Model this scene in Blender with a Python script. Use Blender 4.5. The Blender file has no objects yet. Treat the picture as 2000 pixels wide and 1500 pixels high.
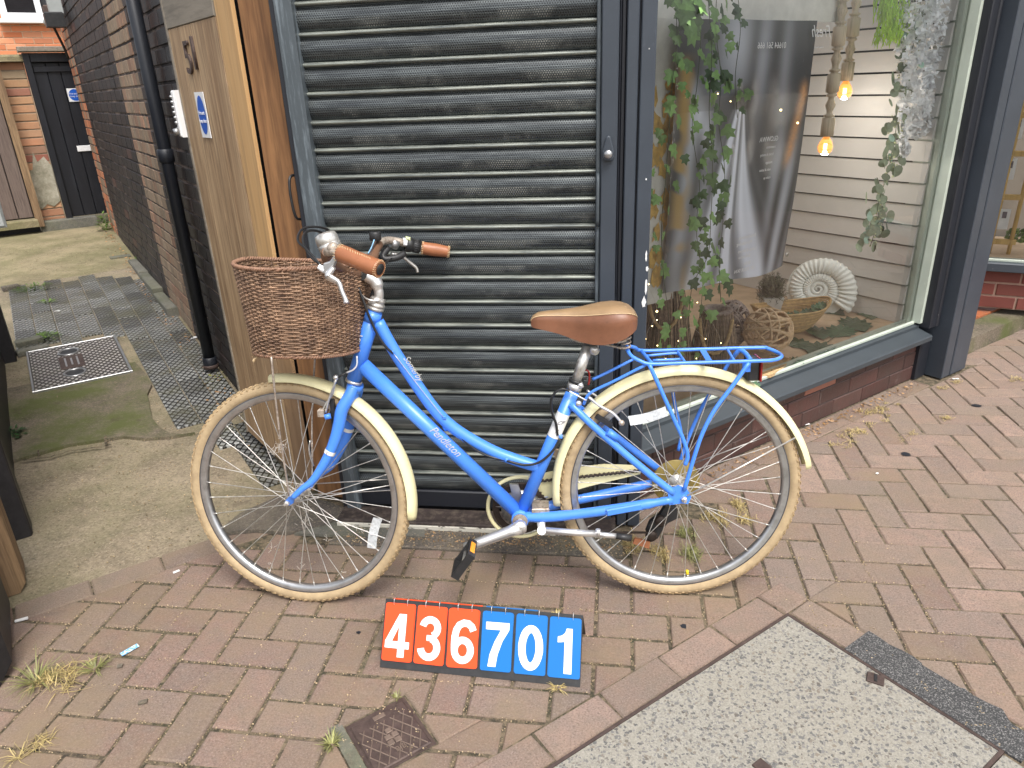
import bpy, bmesh, math, random
from mathutils import Vector, Matrix, noise
random.seed(7)
R_ = random.random
def U_(a, b): return random.uniform(a, b)
V = Vector
SC = bpy.context.scene
COL = SC.collection
# ---------------------------------------------------------------- camera
FP = 1401.0; PITCH = math.radians(22.71); ROLL = math.radians(2.35); YAW = math.radians(8.33); CH = 1.436
cy_, sy_ = math.cos(YAW), math.sin(YAW)
CF = V((-sy_*math.cos(PITCH), cy_*math.cos(PITCH), -math.sin(PITCH)))
_r0 = V((cy_, sy_, 0)); _u0 = _r0.cross(CF)
CR = _r0*math.cos(ROLL) - _u0*math.sin(ROLL)
CU = _r0*math.sin(ROLL) + _u0*math.cos(ROLL)
CC = V((0, 0, CH))
cd = bpy.data.cameras.new('camera'); cam = bpy.data.objects.new('camera', cd); COL.objects.link(cam)
cd.sensor_width = 36; cd.lens = FP/2000*36; cd.clip_start = 0.05; cd.clip_end = 400
cam.matrix_world = Matrix(((CR.x, CU.x, -CF.x, CC.x), (CR.y, CU.y, -CF.y, CC.y), (CR.z, CU.z, -CF.z, CC.z), (0, 0, 0, 1)))
SC.camera = cam
# ---------------------------------------------------------------- world, sun, exposure
SUN_EL = math.radians(58); SUN_ROT = math.radians(150)
w = bpy.data.worlds.new("World"); SC.world = w; w.use_nodes = True
nt = w.node_tree; nt.nodes.clear()
wo = nt.nodes.new('ShaderNodeOutputWorld'); wb = nt.nodes.new('ShaderNodeBackground'); ws = nt.nodes.new('ShaderNodeTexSky')
ws.sky_type = 'NISHITA'; ws.sun_disc = False; ws.sun_elevation = SUN_EL; ws.sun_rotation = SUN_ROT
ws.air_density = 1.0; ws.dust_density = 4.0; ws.ozone_density = 0.6
whs = nt.nodes.new('ShaderNodeHueSaturation'); whs.inputs['Saturation'].default_value = 0.35
nt.links.new(ws.outputs[0], whs.inputs['Color']); nt.links.new(whs.outputs[0], wb.inputs[0]); wb.inputs[1].default_value = 0.15
nt.links.new(wb.outputs[0], wo.inputs[0])
sl = bpy.data.lights.new('sun', 'SUN'); sl.energy = 1.5; sl.angle = math.radians(24); sl.color = (1, .965, .92)
sun = bpy.data.objects.new('sun', sl); COL.objects.link(sun)
# sky texture sun_rotation: clockwise from +Y seen from above
sd = V((math.sin(SUN_ROT)*math.cos(SUN_EL), math.cos(SUN_ROT)*math.cos(SUN_EL), math.sin(SUN_EL)))
sun.rotation_euler = sd.to_track_quat('Z', 'Y').to_euler(); sun.location = (0, -4, 8)
SC.view_settings.view_transform = 'Standard'; SC.view_settings.look = 'None'
SC.view_settings.gamma = 1; SC.view_settings.use_curve_mapping = False; SC.view_settings.exposure = 0.80
SC.cycles.max_bounces = 8; SC.cycles.transparent_max_bounces = 16
try: SC.cycles.use_denoising = True
except Exception: pass
# ---------------------------------------------------------------- survey helpers (site axes a: up the alley, b: along the shop window)
AB_ = math.radians(41.52)
vb = V((math.cos(AB_), math.sin(AB_), 0)); va = V((-math.sin(AB_), math.cos(AB_), 0)); vz = V((0, 0, 1)); vx = V((1, 0, 0)); vy = V((0, 1, 0))
def W(A, B, z=0.0): return va*A + vb*B + vz*z
def _ray(x, y): return CF + CR*((x-1000)/FP) - CU*((y-750)/FP)
def hit(x, y, n, d):
    r = _ray(x, y); return CC + r*((d - n.dot(CC))/n.dot(r))
def onz(x, y, z=0.0): return hit(x, y, vz, z)
def onA(x, y, A): return hit(x, y, va, A)
def onB(x, y, B): return hit(x, y, vb, B)
def onY(x, y, Y): return hit(x, y, vy, Y)
def gz(A): return max(0.0, min((A-3.59)*.0532, .255))       # the alley floor rises
def ong(x, y):
    p = onz(x, y)
    if p.dot(va) < 3.59: return p
    n = vz - va*.0532; return hit(x, y, n, -.0532*3.59)
# ---------------------------------------------------------------- object helpers
def wm(o):
    if o.parent: return wm(o.parent) @ o.matrix_parent_inverse @ o.matrix_basis
    return o.matrix_basis.copy()
def par(o, p):
    if p is not None:
        o.parent = p; o.matrix_parent_inverse = wm(p).inverted()
    return o
def tag(o, label=None, cat=None, group=None, kind=None):
    if label: o['label'] = label
    if cat: o['category'] = cat
    if group: o['group'] = group
    if kind: o['kind'] = kind
    return o
def thing(name, label, cat, loc=(0, 0, 0), group=None):
    o = bpy.data.objects.new(name, None); COL.objects.link(o); o.location = loc; o.empty_display_size = .1
    return tag(o, label, cat, group)
def link(name, me, parent=None, mx=None):
    o = bpy.data.objects.new(name, me); COL.objects.link(o)
    if mx is not None: o.matrix_basis = mx
    return par(o, parent)
class MB:
    def __init__(s): s.v = []; s.f = []; s.sm = []
    def add(s, vs, fs, smooth=False):
        n = len(s.v); s.v += [tuple(q) for q in vs]; s.f += [tuple(i+n for i in f) for f in fs]; s.sm += [smooth]*len(fs); return s
    def box(s, c, u, v, w_, su, sv, sw, ch=0.0):
        # box centred at c with axes u,v,w and full sizes; ch chamfers the +w face rim
        c = V(c); hu, hv, hw = u*su/2, v*sv/2, w_*sw/2
        if ch <= 0:
            vs = [c+a*hu+b*hv+d*hw for d in (-1, 1) for b in (-1, 1) for a in (-1, 1)]
            return s.add(vs, [(0, 2, 3, 1), (4, 5, 7, 6), (0, 1, 5, 4), (2, 6, 7, 3), (0, 4, 6, 2), (1, 3, 7, 5)])
        cu, cv, cw = u*ch, v*ch, w_*ch
        vs = [c+a*hu+b*hv-hw for b in (-1, 1) for a in (-1, 1)]
        vs += [c+a*hu+b*hv+hw-cw for b in (-1, 1) for a in (-1, 1)]
        vs += [c+a*(hu-cu)+b*(hv-cv)+hw for b in (-1, 1) for a in (-1, 1)]
        fs = [(0, 2, 3, 1), (8, 9, 11, 10)]
        for k in (0, 4): fs += [(k, k+1, k+5, k+4), (k+2, k+6, k+7, k+3), (k, k+4, k+6, k+2), (k+1, k+3, k+7, k+5)]
        return s.add(vs, fs)
    def prism(s, poly, d, smooth=False):
        n = len(poly); vs = [V(p) for p in poly] + [V(p)+d for p in poly]
        fs = [tuple(range(n-1, -1, -1)), tuple(range(n, 2*n))]
        s.add(vs, fs); m = len(s.v)-2*n
        s.f += [(m+i, m+(i+1) % n, m+n+(i+1) % n, m+n+i) for i in range(n)]; s.sm += [smooth]*n
        return s
    def tube(s, pts, r, n=8, cap=True, closed=False, smooth=True, up=None, flat=1.0):
        pts = [V(p) for p in pts]; m = len(pts); rr = r if isinstance(r, (list, tuple)) else [r]*m
        vs = []; prev = None
        for i, p in enumerate(pts):
            if closed: t = pts[(i+1) % m]-pts[i-1]
            else: t = pts[min(i+1, m-1)]-pts[max(i-1, 0)]
            t = t.normalized() if t.length > 1e-9 else V((0, 0, 1))
            if prev is None:
                a0 = V(up) if up is not None else (V((0, 0, 1)) if abs(t.z) < .9 else V((1, 0, 0)))
            else: a0 = prev
            nrm = a0 - t*a0.dot(t)
            if nrm.length < 1e-6: nrm = t.orthogonal()
            nrm.normalize(); bn = t.cross(nrm); prev = nrm
            for k in range(n):
                an = 2*math.pi*k/n; vs.append(p+(nrm*math.cos(an)*flat+bn*math.sin(an))*rr[i])
        fs = []
        for i in range(m if closed else m-1):
            j = (i+1) % m
            for k in range(n): fs.append((i*n+k, i*n+(k+1) % n, j*n+(k+1) % n, j*n+k))
        s.add(vs, fs, smooth)
        if cap and not closed:
            b0 = len(s.v)-m*n
            s.f += [tuple(b0+k for k in range(n-1, -1, -1)), tuple(b0+(m-1)*n+k for k in range(n))]; s.sm += [False, False]
        return s
    def lathe(s, prof, o, ax, n=24, smooth=True, a0=0, a1=2*math.pi):
        # prof: (radius, height) along ax from o
        o = V(o); ax = V(ax).normalized(); e1 = ax.orthogonal().normalized(); e2 = ax.cross(e1); full = abs(a1-a0-2*math.pi) < 1e-6
        vs = []; cnt = n if full else n+1
        for (r, h) in prof:
            for k in range(cnt):
                an = a0+(a1-a0)*k/n; vs.append(o+ax*h+(e1*math.cos(an)+e2*math.sin(an))*r)
        fs = []
        for i in range(len(prof)-1):
            for k in range(n):
                k2 = (k+1) % cnt
                fs.append((i*cnt+k, i*cnt+k2, (i+1)*cnt+k2, (i+1)*cnt+k))
        return s.add(vs, fs, smooth)
    def ball(s, c, r, n=12, m=8, sc=(1, 1, 1)):
        vs = []; fs = []
        for i in range(m+1):
            th = math.pi*i/m
            for k in range(n): vs.append(V(c)+V((r*sc[0]*math.sin(th)*math.cos(2*math.pi*k/n), r*sc[1]*math.sin(th)*math.sin(2*math.pi*k/n), r*sc[2]*math.cos(th))))
        for i in range(m):
            for k in range(n): fs.append((i*n+k, (i+1)*n+k, (i+1)*n+(k+1) % n, i*n+(k+1) % n))
        return s.add(vs, fs, True)
    def mesh(s, name, m=None):
        me = bpy.data.meshes.new(name); me.from_pydata(s.v, [], s.f)
        me.polygons.foreach_set('use_smooth', s.sm); me.update()
        if m is not None: me.materials.append(m)
        return me
    def obj(s, name, m=None, parent=None, label=None, kind=None):
        o = link(name, s.mesh(name, m), parent)
        if label: o['label'] = label
        if kind: o['kind'] = kind
        return o
    def top(s, name, m, label, cat, group=None, kind=None):
        o = link(name, s.mesh(name, m)); return tag(o, label, cat, group, kind)
def wn(o, lim=math.radians(35), bev=0.0, seg=2):
    # small bevel so edges catch light
    if bev:
        b = o.modifiers.new('bevel', 'BEVEL'); b.width = bev; b.segments = seg; b.limit_method = 'ANGLE'; b.angle_limit = lim
    return o
def cr(pts, n=8, closed=False):
    # Catmull-Rom through points
    P = [V(p) for p in pts]; out = []; m = len(P)
    rng = range(m) if closed else range(m-1)
    for i in rng:
        p0 = P[i-1] if (closed or i > 0) else P[0]*2-P[1]
        p1, p2 = P[i], P[(i+1) % m]
        p3 = P[(i+2) % m] if (closed or i+2 < m) else P[-1]*2-P[-2]
        for k in range(n):
            t = k/n; out.append(.5*((2*p1)+(p2-p0)*t+(2*p0-5*p1+4*p2-p3)*t*t+(3*p1-p0-3*p2+p3)*t**3))
    if not closed: out.append(P[-1].copy())
    return out
def text(name, s, size, m, parent, o, u, v, ext=.0006, off=0.0, sx=1.0, shear=0.0, align='CENTER', kind=None):
    # flat lettering lying on the plane (u right, v up) at o
    c = bpy.data.curves.new(name, 'FONT'); c.body = s; c.size = size; c.extrude = ext; c.offset = off; c.shear = shear
    c.align_x = align; c.align_y = 'CENTER'; c.resolution_u = 4
    t = bpy.data.objects.new(name, c); COL.objects.link(t); bpy.context.view_layer.update()
    me = bpy.data.meshes.new_from_object(t); bpy.data.objects.remove(t)
    me.materials.clear(); me.materials.append(m)
    n = u.cross(v).normalized()
    mx = Matrix(((u.x*sx, v.x, n.x, o.x), (u.y*sx, v.y, n.y, o.y), (u.z*sx, v.z, n.z, o.z), (0, 0, 0, 1)))
    me.transform(mx)
    return link(name, me, parent)
# ---------------------------------------------------------------- materials
class NT:
    def __init__(s, name):
        s.m = bpy.data.materials.new(name); s.m.use_nodes = True; s.t = s.m.node_tree; s.t.nodes.clear()
        s.out = s.n('ShaderNodeOutputMaterial'); s.b = s.n('ShaderNodeBsdfPrincipled'); s.l(s.b.outputs[0], s.out.inputs[0])
        s.pos = s.n('ShaderNodeNewGeometry').outputs['Position']
    def n(s, t): return s.t.nodes.new(t)
    def l(s, a, b): s.t.links.new(a, b)
    def put(s, sock, v):
        if hasattr(v, 'is_linked') or hasattr(v, 'links'): s.l(v, sock)
        else: sock.default_value = v
    def math(s, op, a, b=None, c=None, clamp=False):
        n = s.n('ShaderNodeMath'); n.operation = op; n.use_clamp = clamp; s.put(n.inputs[0], a)
        if b is not None: s.put(n.inputs[1], b)
        if c is not None: s.put(n.inputs[2], c)
        return n.outputs[0]
    def vm(s, op, a, b=None):
        n = s.n('ShaderNodeVectorMath'); n.operation = op; s.put(n.inputs[0], a)
        if b is not None: s.put(n.inputs[1], b)
        return n.outputs['Value'] if op in ('LENGTH', 'DOT_PRODUCT') else n.outputs[0]
    def noise(s, scale, detail=4, rough=.55, vec=None, stretch=None, dist=0.0):
        n = s.n('ShaderNodeTexNoise'); n.inputs['Scale'].default_value = scale; n.inputs['Detail'].default_value = detail
        n.inputs['Roughness'].default_value = rough; n.inputs['Distortion'].default_value = dist
        v = vec if vec is not None else s.pos
        if stretch is not None: v = s.vm('MULTIPLY', v, stretch)
        s.l(v, n.inputs['Vector']); return n.outputs['Fac']
    def axes(s, ex, ey, ez, vec=None):
        # coordinates of the position along three world axes
        v = vec if vec is not None else s.pos
        c = s.n('ShaderNodeCombineXYZ')
        for i, e in enumerate((ex, ey, ez)): s.l(s.vm('DOT_PRODUCT', v, tuple(e)), c.inputs[i])
        return c.outputs[0]
    def ramp(s, fac, stops, interp='LINEAR'):
        n = s.n('ShaderNodeValToRGB'); cr_ = n.color_ramp; cr_.interpolation = interp
        while len(cr_.elements) < len(stops): cr_.elements.new(.5)
        for e, (p, c) in zip(cr_.elements, stops):
            e.position = p; e.color = (c, c, c, 1) if isinstance(c, (int, float)) else (*c, 1)
        s.l(fac, n.inputs[0]); return n.outputs[0]
    def mix(s, fac, a, b, mode='MIX'):
        n = s.n('ShaderNodeMix'); n.data_type = 'RGBA'; n.blend_type = mode; n.clamp_factor = True
        s.put(n.inputs[0], fac)
        for i, v in ((6, a), (7, b)):
            if isinstance(v, (tuple, list)): n.inputs[i].default_value = (*v[:3], 1)
            else: s.l(v, n.inputs[i])
        return n.outputs[2]
    def rnd(s):
        o = s.n('ShaderNodeObjectInfo').outputs['Random']; g = s.n('ShaderNodeNewGeometry').outputs['Random Per Island']
        return s.math('FRACT', s.math('ADD', o, g))
    def hue(s, col, h=.5, sat=1.0, val=1.0):
        n = s.n('ShaderNodeHueSaturation'); s.put(n.inputs['Hue'], h); s.put(n.inputs['Saturation'], sat); s.put(n.inputs['Value'], val); s.l(col, n.inputs['Color']); return n.outputs[0]
    def bump(s, h, strength=.3, dist=.002, nrm=None):
        n = s.n('ShaderNodeBump'); n.inputs['Strength'].default_value = strength; n.inputs['Distance'].default_value = dist
        s.l(h, n.inputs['Height'])
        if nrm is not None: s.l(nrm, n.inputs['Normal'])
        s.l(n.outputs[0], s.b.inputs['Normal']); return n.outputs[0]
    def fin(s, col=None, rough=None, metal=None, **k):
        if col is not None:
            if isinstance(col, (tuple, list)): s.b.inputs['Base Color'].default_value = (*col, 1)
            else: s.l(col, s.b.inputs['Base Color'])
        if rough is not None: s.put(s.b.inputs['Roughness'], rough)
        if metal is not None: s.put(s.b.inputs['Metallic'], metal)
        for kk, v in k.items(): s.put(s.b.inputs[kk], v)
        return s.m
def simple(name, col, rough=.5, metal=0.0, var=.12, scale=14, bump=0.0, bs=120, dirt=0.0, dcol=(.16, .12, .08), rnd=0.0, **k):
    s = NT(name); c = s.mix(s.ramp(s.noise(scale, 5, .6), [(.3, 0), (.7, 1)]), tuple(x*(1-var) for x in col), tuple(min(1, x*(1+var)) for x in col))
    if rnd:
        c = s.hue(c, .5, 1, s.math('ADD', s.math('MULTIPLY', s.rnd(), 2*rnd), 1-rnd))
    if dirt:
        c = s.mix(s.math('MULTIPLY', s.ramp(s.noise(scale*1.7+3, 6, .65), [(.48, 0), (.68, 1)]), dirt), c, dcol)
    if bump: s.bump(s.noise(bs, 4, .6), bump, .002)
    return s.fin(c, rough, metal, **k)
MT = {}
def mats():
    M = MT
    # --- paving brick
    def paver(name, c1, c2, c3, dirt=.5):
        s = NT(name); r = s.rnd()
        base = s.ramp(r, [(0, c1), (.35, c2), (.7, c3), (1, c1)])
        base = s.hue(base, .5, .88, s.math('ADD', s.math('MULTIPLY', s.math('FRACT', s.math('MULTIPLY', r, 7.3)), .30), .82))
        mott = s.noise(19, 6, .75); base = s.mix(s.ramp(mott, [(.38, 0), (.68, .75)]), base, (.185, .150, .125))
        fine = s.noise(230, 5, .8); base = s.mix(s.ramp(fine, [(.50, 0), (.66, .62)]), base, (.40, .31, .25))
        dk = s.noise(190, 5, .8, stretch=(1, 1.1, 1)); base = s.mix(s.ramp(dk, [(.49, 0), (.66, .8)]), base, (.085, .06, .055))
        d = s.noise(3.1, 6, .62); base = s.mix(s.math('MULTIPLY', s.ramp(d, [(.42, 0), (.66, 1)]), dirt), base, (.235, .175, .105))
        d2 = s.noise(2.0, 5, .7, stretch=(1.3, 1, 1)); base = s.mix(s.math('MULTIPLY', s.ramp(d2, [(.55, 0), (.72, 1)]), .3), base, (.13, .12, .075))
        bl = s.noise(7.5, 4, .6, stretch=(1, 1.7, 1)); base = s.mix(s.ramp(bl, [(.68, 0), (.76, .32)]), base, (.05, .045, .04))
        h = s.math('ADD', s.math('MULTIPLY', s.noise(480, 3, .7), .6), s.math('MULTIPLY', s.noise(45, 4, .6), .8))
        s.bump(h, .8, .003)
        return s.fin(base, .9)
    M['paver'] = paver('paving_brick', (.25, .145, .105), (.225, .135, .098), (.215, .15, .11), .7)
    M['paver_r'] = paver('paving_brick_pink', (.320, .200, .148), (.28, .182, .132), (.25, .182, .14), .3)
    M['sandbed'] = (lambda s: (s.bump(s.noise(300, 4, .7), .8, .004), s.fin(s.mix(s.ramp(s.noise(55, 6, .75), [(.4, 0), (.62, 1)]), s.mix(s.ramp(s.noise(5, 4, .6), [(.4, 0), (.65, 1)]), (.045, .036, .025), (.045, .046, .024)), (.22, .17, .11)), .95))[1])(NT('joint_sand'))
    # --- concretes
    def conc(name, c1, c2, moss=.0, speck=.25, crack=True):
        s = NT(name); c = s.mix(s.ramp(s.noise(4.5, 9, .75), [(.36, 0), (.64, 1)]), tuple(x*.78 for x in c1), tuple(x*1.12 for x in c2))
        c = s.mix(s.math('MULTIPLY', s.ramp(s.noise(110, 7, .85), [(.50, 0), (.64, 1)]), min(1, speck*1.5)), c, (.46, .38, .27))
        c = s.mix(s.math('MULTIPLY', s.ramp(s.noise(80, 7, .85, stretch=(1, 1.2, 1)), [(.51, 0), (.64, 1)]), min(1, speck*1.7)), c, (.06, .05, .04))
        if moss: c = s.mix(s.math('MULTIPLY', s.ramp(s.noise(2.3, 7, .72), [(.43, 0), (.62, 1)]), moss), c, (.085, .10, .025))
        c = s.mix(s.ramp(s.noise(9, 7, .75), [(.55, 0), (.70, .65)]), c, (.06, .045, .03))
        if crack:
            v = s.n('ShaderNodeTexVoronoi'); v.feature = 'DISTANCE_TO_EDGE'; v.inputs['Scale'].default_value = .9
            nn = s.n('ShaderNodeTexNoise'); nn.inputs['Scale'].default_value = 4.5; nn.inputs['Detail'].default_value = 7; s.l(s.pos, nn.inputs['Vector']); dv = s.vm('ADD', s.pos, s.vm('MULTIPLY', nn.outputs['Color'], (.9, .9, .9)))
            s.l(dv, v.inputs['Vector']); c = s.mix(s.ramp(v.outputs['Distance'], [(0, .55), (.004, 0)]), c, (.06, .05, .03))
        h = s.math('ADD', s.math('MULTIPLY', s.noise(300, 3, .7), .5), s.noise(24, 6, .7)); s.bump(h, .5, .006)
        return s.fin(c, .92)
    M['concrete'] = conc('worn_concrete', (.21, .17, .115), (.31, .255, .175), .35, .5, False)
    M['concrete_back'] = conc('yellowed_concrete', (.24, .20, .115), (.31, .26, .155), .4)
    M['concrete_patch'] = conc('mossy_concrete', (.105, .088, .062), (.185, .15, .11), .9, .35, False)
    M['kerbstone'] = conc('grey_stone', (.12, .12, .105), (.17, .165, .14), .35, .2, False)
    M['tarmac'] = (lambda s: (s.bump(s.noise(260, 2, .6), 1, .004), s.fin(s.mix(s.ramp(s.noise(330, 2, .6), [(.5, 0), (.68, 1)]), (.045, .045, .045), (.26, .25, .24)), .85))[1])(NT('tarmac_patch'))
    # exposed aggregate
    s = NT('exposed_aggregate'); v = s.n('ShaderNodeTexVoronoi'); v.inputs['Scale'].default_value = 118; v.inputs['Randomness'].default_value = 1.0
    nn = s.n('ShaderNodeTexNoise'); nn.inputs['Scale'].default_value = 120; s.l(s.pos, nn.inputs['Vector']); dv = s.vm('ADD', s.pos, s.vm('MULTIPLY', nn.outputs['Color'], (.014, .014, .014)))
    s.l(dv, v.inputs['Vector']); sep = s.n('ShaderNodeSeparateColor'); s.l(v.outputs['Color'], sep.inputs[0])
    size = s.math('ADD', s.math('MULTIPLY', sep.outputs[1], .34), .26)
    inside = s.math('GREATER_THAN', s.math('SUBTRACT', size, v.outputs['Distance']), 0)
    pick = s.math('MULTIPLY', inside, s.ramp(sep.outputs[0], [(.22, 0), (.25, 1)]))
    stone = s.ramp(sep.outputs[2], [(0, (.10, .097, .093)), (.4, (.19, .183, .17)), (.75, (.14, .133, .125)), (.9, (.21, .18, .14)), (1, (.09, .08, .072))])
    matrix = s.mix(s.ramp(s.noise(220, 4, .7), [(.35, 0), (.7, 1)]), (.20, .185, .155), (.37, .35, .30))
    matrix = s.mix(s.ramp(s.noise(3, 4, .6), [(.4, 0), (.7, .35)]), matrix, (.30, .27, .21))
    s.bump(s.math('ADD', s.math('MULTIPLY', pick, .5), s.noise(150, 4, .7)), .35, .002)
    M['aggregate'] = s.fin(s.mix(pick, matrix, stone), .85)
    # --- bricks
    def brick(name, cols, bump=.5, dirt=.3, dcol=(.05, .04, .035), rough=.85, white=0.0):
        s = NT(name); r = s.rnd(); n = len(cols); c = s.ramp(r, [(i/(n-1), q) for i, q in enumerate(cols)])
        c = s.hue(c, .5, 1, s.math('ADD', s.math('MULTIPLY', s.math('FRACT', s.math('MULTIPLY', r, 9.7)), .4), .8))
        c = s.mix(s.math('MULTIPLY', s.ramp(s.noise(11, 6, .7), [(.4, 0), (.7, 1)]), dirt), c, dcol)
        if white: c = s.mix(s.math('MULTIPLY', s.ramp(s.noise(9, 8, .8, stretch=(1, 1, .35)), [(.58, 0), (.72, 1)]), white), c, (.45, .42, .38))
        s.bump(s.math('ADD', s.math('MULTIPLY', s.noise(180, 4, .7), .5), s.noise(28, 5, .7)), bump, .004); return s.fin(c, rough)
    M['brick_black'] = brick('soot_black_brick', [(.016, .014, .015), (.022, .018, .018), (.022, .015, .014), (.030, .020, .018), (.015, .014, .016)], .8, .4, (.014, .012, .013), .55, .5)
    M['brick_buff'] = brick('pale_buff_brick', [(.30, .21, .145), (.27, .20, .135), (.33, .19, .125), (.25, .19, .13), (.31, .23, .16)], .7, .3, (.17, .12, .08))
    M['brick_orange'] = brick('orange_brick', [(.42, .13, .06), (.50, .19, .09), (.38, .15, .08), (.52, .24, .13)], .5, .2, (.3, .14, .08))
    M['brick_bright'] = brick('new_orange_brick', [(.60, .185, .075), (.66, .25, .12), (.55, .20, .10), (.68, .30, .16)], .3, .1, (.4, .2, .12))
    M['brick_old'] = brick('old_patched_brick', [(.42, .17, .10), (.48, .28, .15), (.33, .10, .07), (.40, .30, .19), (.46, .22, .12)], .8, .3, (.2, .15, .1))
    M['brick_red'] = brick('dark_red_glazed_brick', [(.070, .032, .027), (.088, .036, .030), (.062, .030, .026), (.085, .042, .035)], .45, .6, (.050, .038, .032), .55, .35)
    M['brick_red2'] = brick('plain_red_brick', [(.20, .055, .04), (.17, .045, .035), (.23, .07, .05)], .35, .2, (.08, .03, .025), .7)
    M['brick_patch'] = brick('new_pale_red_brick', [(.36, .15, .10), (.38, .17, .12)], .5, .2, (.2, .09, .06))
    M['mortar_dark'] = (lambda s: (s.bump(s.noise(160, 4, .6), .6, .003), s.fin(s.mix(s.ramp(s.noise(2.2, 6, .7), [(.45, 0), (.62, 1)]), (.035, .028, .027), (.30, .23, .19)), .95))[1])(NT('sooty_mortar'))
    M['mortar_pale'] = simple('pale_mortar', (.30, .24, .17), .95, 0, .25, 30, .6, 160)
    M['mortar_cream'] = simple('cream_mortar', (.52, .36, .24), .95, 0, .15, 30, .4, 160)
    M['mortar_red'] = simple('red_mortar', (.055, .038, .033), .9, 0, .3, 30, .5, 160)
    M['render'] = (lambda s: (s.bump(s.noise(30, 7, .75), 1, .01), s.fin(s.mix(s.ramp(s.noise(7, 8, .75), [(.35, 0), (.65, 1)]), (.20, .19, .13), (.50, .46, .37)), .95))[1])(NT('flaking_render'))
    # --- diamond pattern stable tile : colour + relief of 28 mm diamonds along the two site axes
    def diamond(name, top, low, p=.030, gap=.16, axes=None, metal=0.0, rough=.55, dirt=.6, ang=45):
        s = NT(name); ex, ey = axes
        q = s.axes(ex, ey, vz); sp = s.n('ShaderNodeSeparateXYZ'); s.l(q, sp.inputs[0])
        def edge(k):
            f = s.math('FRACT', s.math('DIVIDE', k, p)); return s.math('SUBTRACT', .5, s.math('ABSOLUTE', s.math('SUBTRACT', f, .5)))
        mn = s.math('MINIMUM', edge(sp.outputs[0]), edge(sp.outputs[1]))
        m = s.ramp(mn, [(gap*.45, 0), (gap*.75, 1)])
        dn = s.ramp(s.noise(5.2, 6, .7), [(.46, 0), (.66, 1)])
        tc = s.mix(s.ramp(s.noise(8, 4, .6), [(.3, 0), (.7, 1)]), tuple(x*.72 for x in top), tuple(x*1.2 for x in top))
        if not metal: tc = s.hue(tc, .5, 1, s.math('ADD', s.math('MULTIPLY', s.rnd(), .8), .6))
        c = s.mix(m, low, tc); c = s.mix(s.math('MULTIPLY', dn, dirt), c, (.085, .08, .035))
        s.bump(m, .9, .004)
        return s.fin(c, rough, s.math('MULTIPLY', s.math('MULTIPLY', m, s.math('SUBTRACT', 1, dn)), metal) if metal else 0.0)
    d1 = (va*.58+vb*.815).normalized(); d2 = (va*.58-vb*.815).normalized()
    M['tile'] = diamond('diamond_blue_tile', (.23, .235, .225), (.008, .007, .006), .029, .21, (d1, d2), 0, .36, .6)
    M['cover'] = diamond('chequered_steel', (.56, .53, .50), (.035, .027, .022), .028, .34, (d1, d2), .45, .45, .3)
    M['iron'] = simple('rusty_cast_iron', (.085, .058, .050), .6, .35, .25, 30, .5, 220, .5, (.14, .10, .08))
    M['iron_logo'] = simple('worn_cast_iron', (.19, .14, .11), .6, .3, .2, 40, .3, 220)
    # --- timber
    def wood(name, c1, c2, ax_len=vz, wide=None, scale=26, rough=.7, contrast=1.0, knots=False):
        s = NT(name); wide = wide or (va, vb)
        q = s.axes(wide[0], wide[1], ax_len); q = s.vm('MULTIPLY', q, (1, 1, .055))
        g = s.noise(scale, 6, .7, vec=q, dist=1.2); g2 = s.noise(scale*4.2, 4, .7, vec=q)
        c = s.mix(s.ramp(g, [(.33, 0), (.66, contrast)]), c1, c2); c = s.mix(s.ramp(g2, [(.48, 0), (.68, .6)]), c, tuple(x*.42 for x in c1)); c = s.mix(s.ramp(s.noise(3.2, 5, .6, vec=s.vm('MULTIPLY', q, (1, 1, 6))), [(.45, 0), (.7, .45)]), c, tuple(x*.7 for x in c1))
        s.bump(s.math('ADD', g, s.math('MULTIPLY', g2, .7)), .35, .003); return s.fin(c, rough)
    M['wood_gate'] = wood('weathered_gate_board', (.26, .160, .085), (.50, .35, .205), scale=20)
    M['wood_ply'] = wood('grey_plywood', (.21, .18, .14), (.31, .27, .215), ax_len=va, wide=(vz, vb), scale=9)
    M['wood_orange'] = wood('fresh_pale_pine', (.50, .29, .115), (.60, .38, .175), scale=7, contrast=.8)
    s = NT('pale_pine_weathered_at_foot'); q = s.vm('MULTIPLY', s.axes(va, vb, vz), (1, 1, .055)); g = s.noise(8, 6, .7, vec=q, dist=1.2); g2 = s.noise(34, 4, .7, vec=q)
    sz = s.n('ShaderNodeSeparateXYZ'); s.l(s.pos, sz.inputs[0]); wz = s.math('ADD', sz.outputs[2], s.math('MULTIPLY', s.math('SUBTRACT', s.noise(5, 5, .7), .5), .9))
    cw_ = s.mix(s.ramp(g, [(.33, 0), (.66, .8)]), (.48, .285, .12), (.58, .375, .18)); cb = s.mix(s.ramp(g, [(.33, 0), (.66, 1)]), (.17, .10, .055), (.33, .215, .125))
    cc_ = s.mix(s.ramp(wz, [(.35, 1), (.95, 0)]), cw_, cb); cc_ = s.mix(s.ramp(g2, [(.5, 0), (.7, .4)]), cc_, (.14, .085, .045)); s.bump(g, .3, .003); M['wood_orange'] = s.fin(cc_, .7)
    M['wood_post'] = wood('stained_brown_post', (.15, .068, .027), (.31, .155, .062), scale=13)
    M['wood_fence'] = wood('grey_brown_fence', (.12, .085, .07), (.165, .125, .105), wide=(vx, vy))
    M['wood_old'] = wood('old_oak_stump', (.14, .08, .04), (.33, .22, .12), scale=22)
    M['wood_dark'] = simple('black_tarred_timber', (.014, .013, .015), .55, 0, .3, 30, .4, 90, .2, (.05, .045, .04))
    M['wood_baluster'] = wood('turned_pine', (.66, .54, .38), (.78, .66, .50), scale=20)
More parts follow.
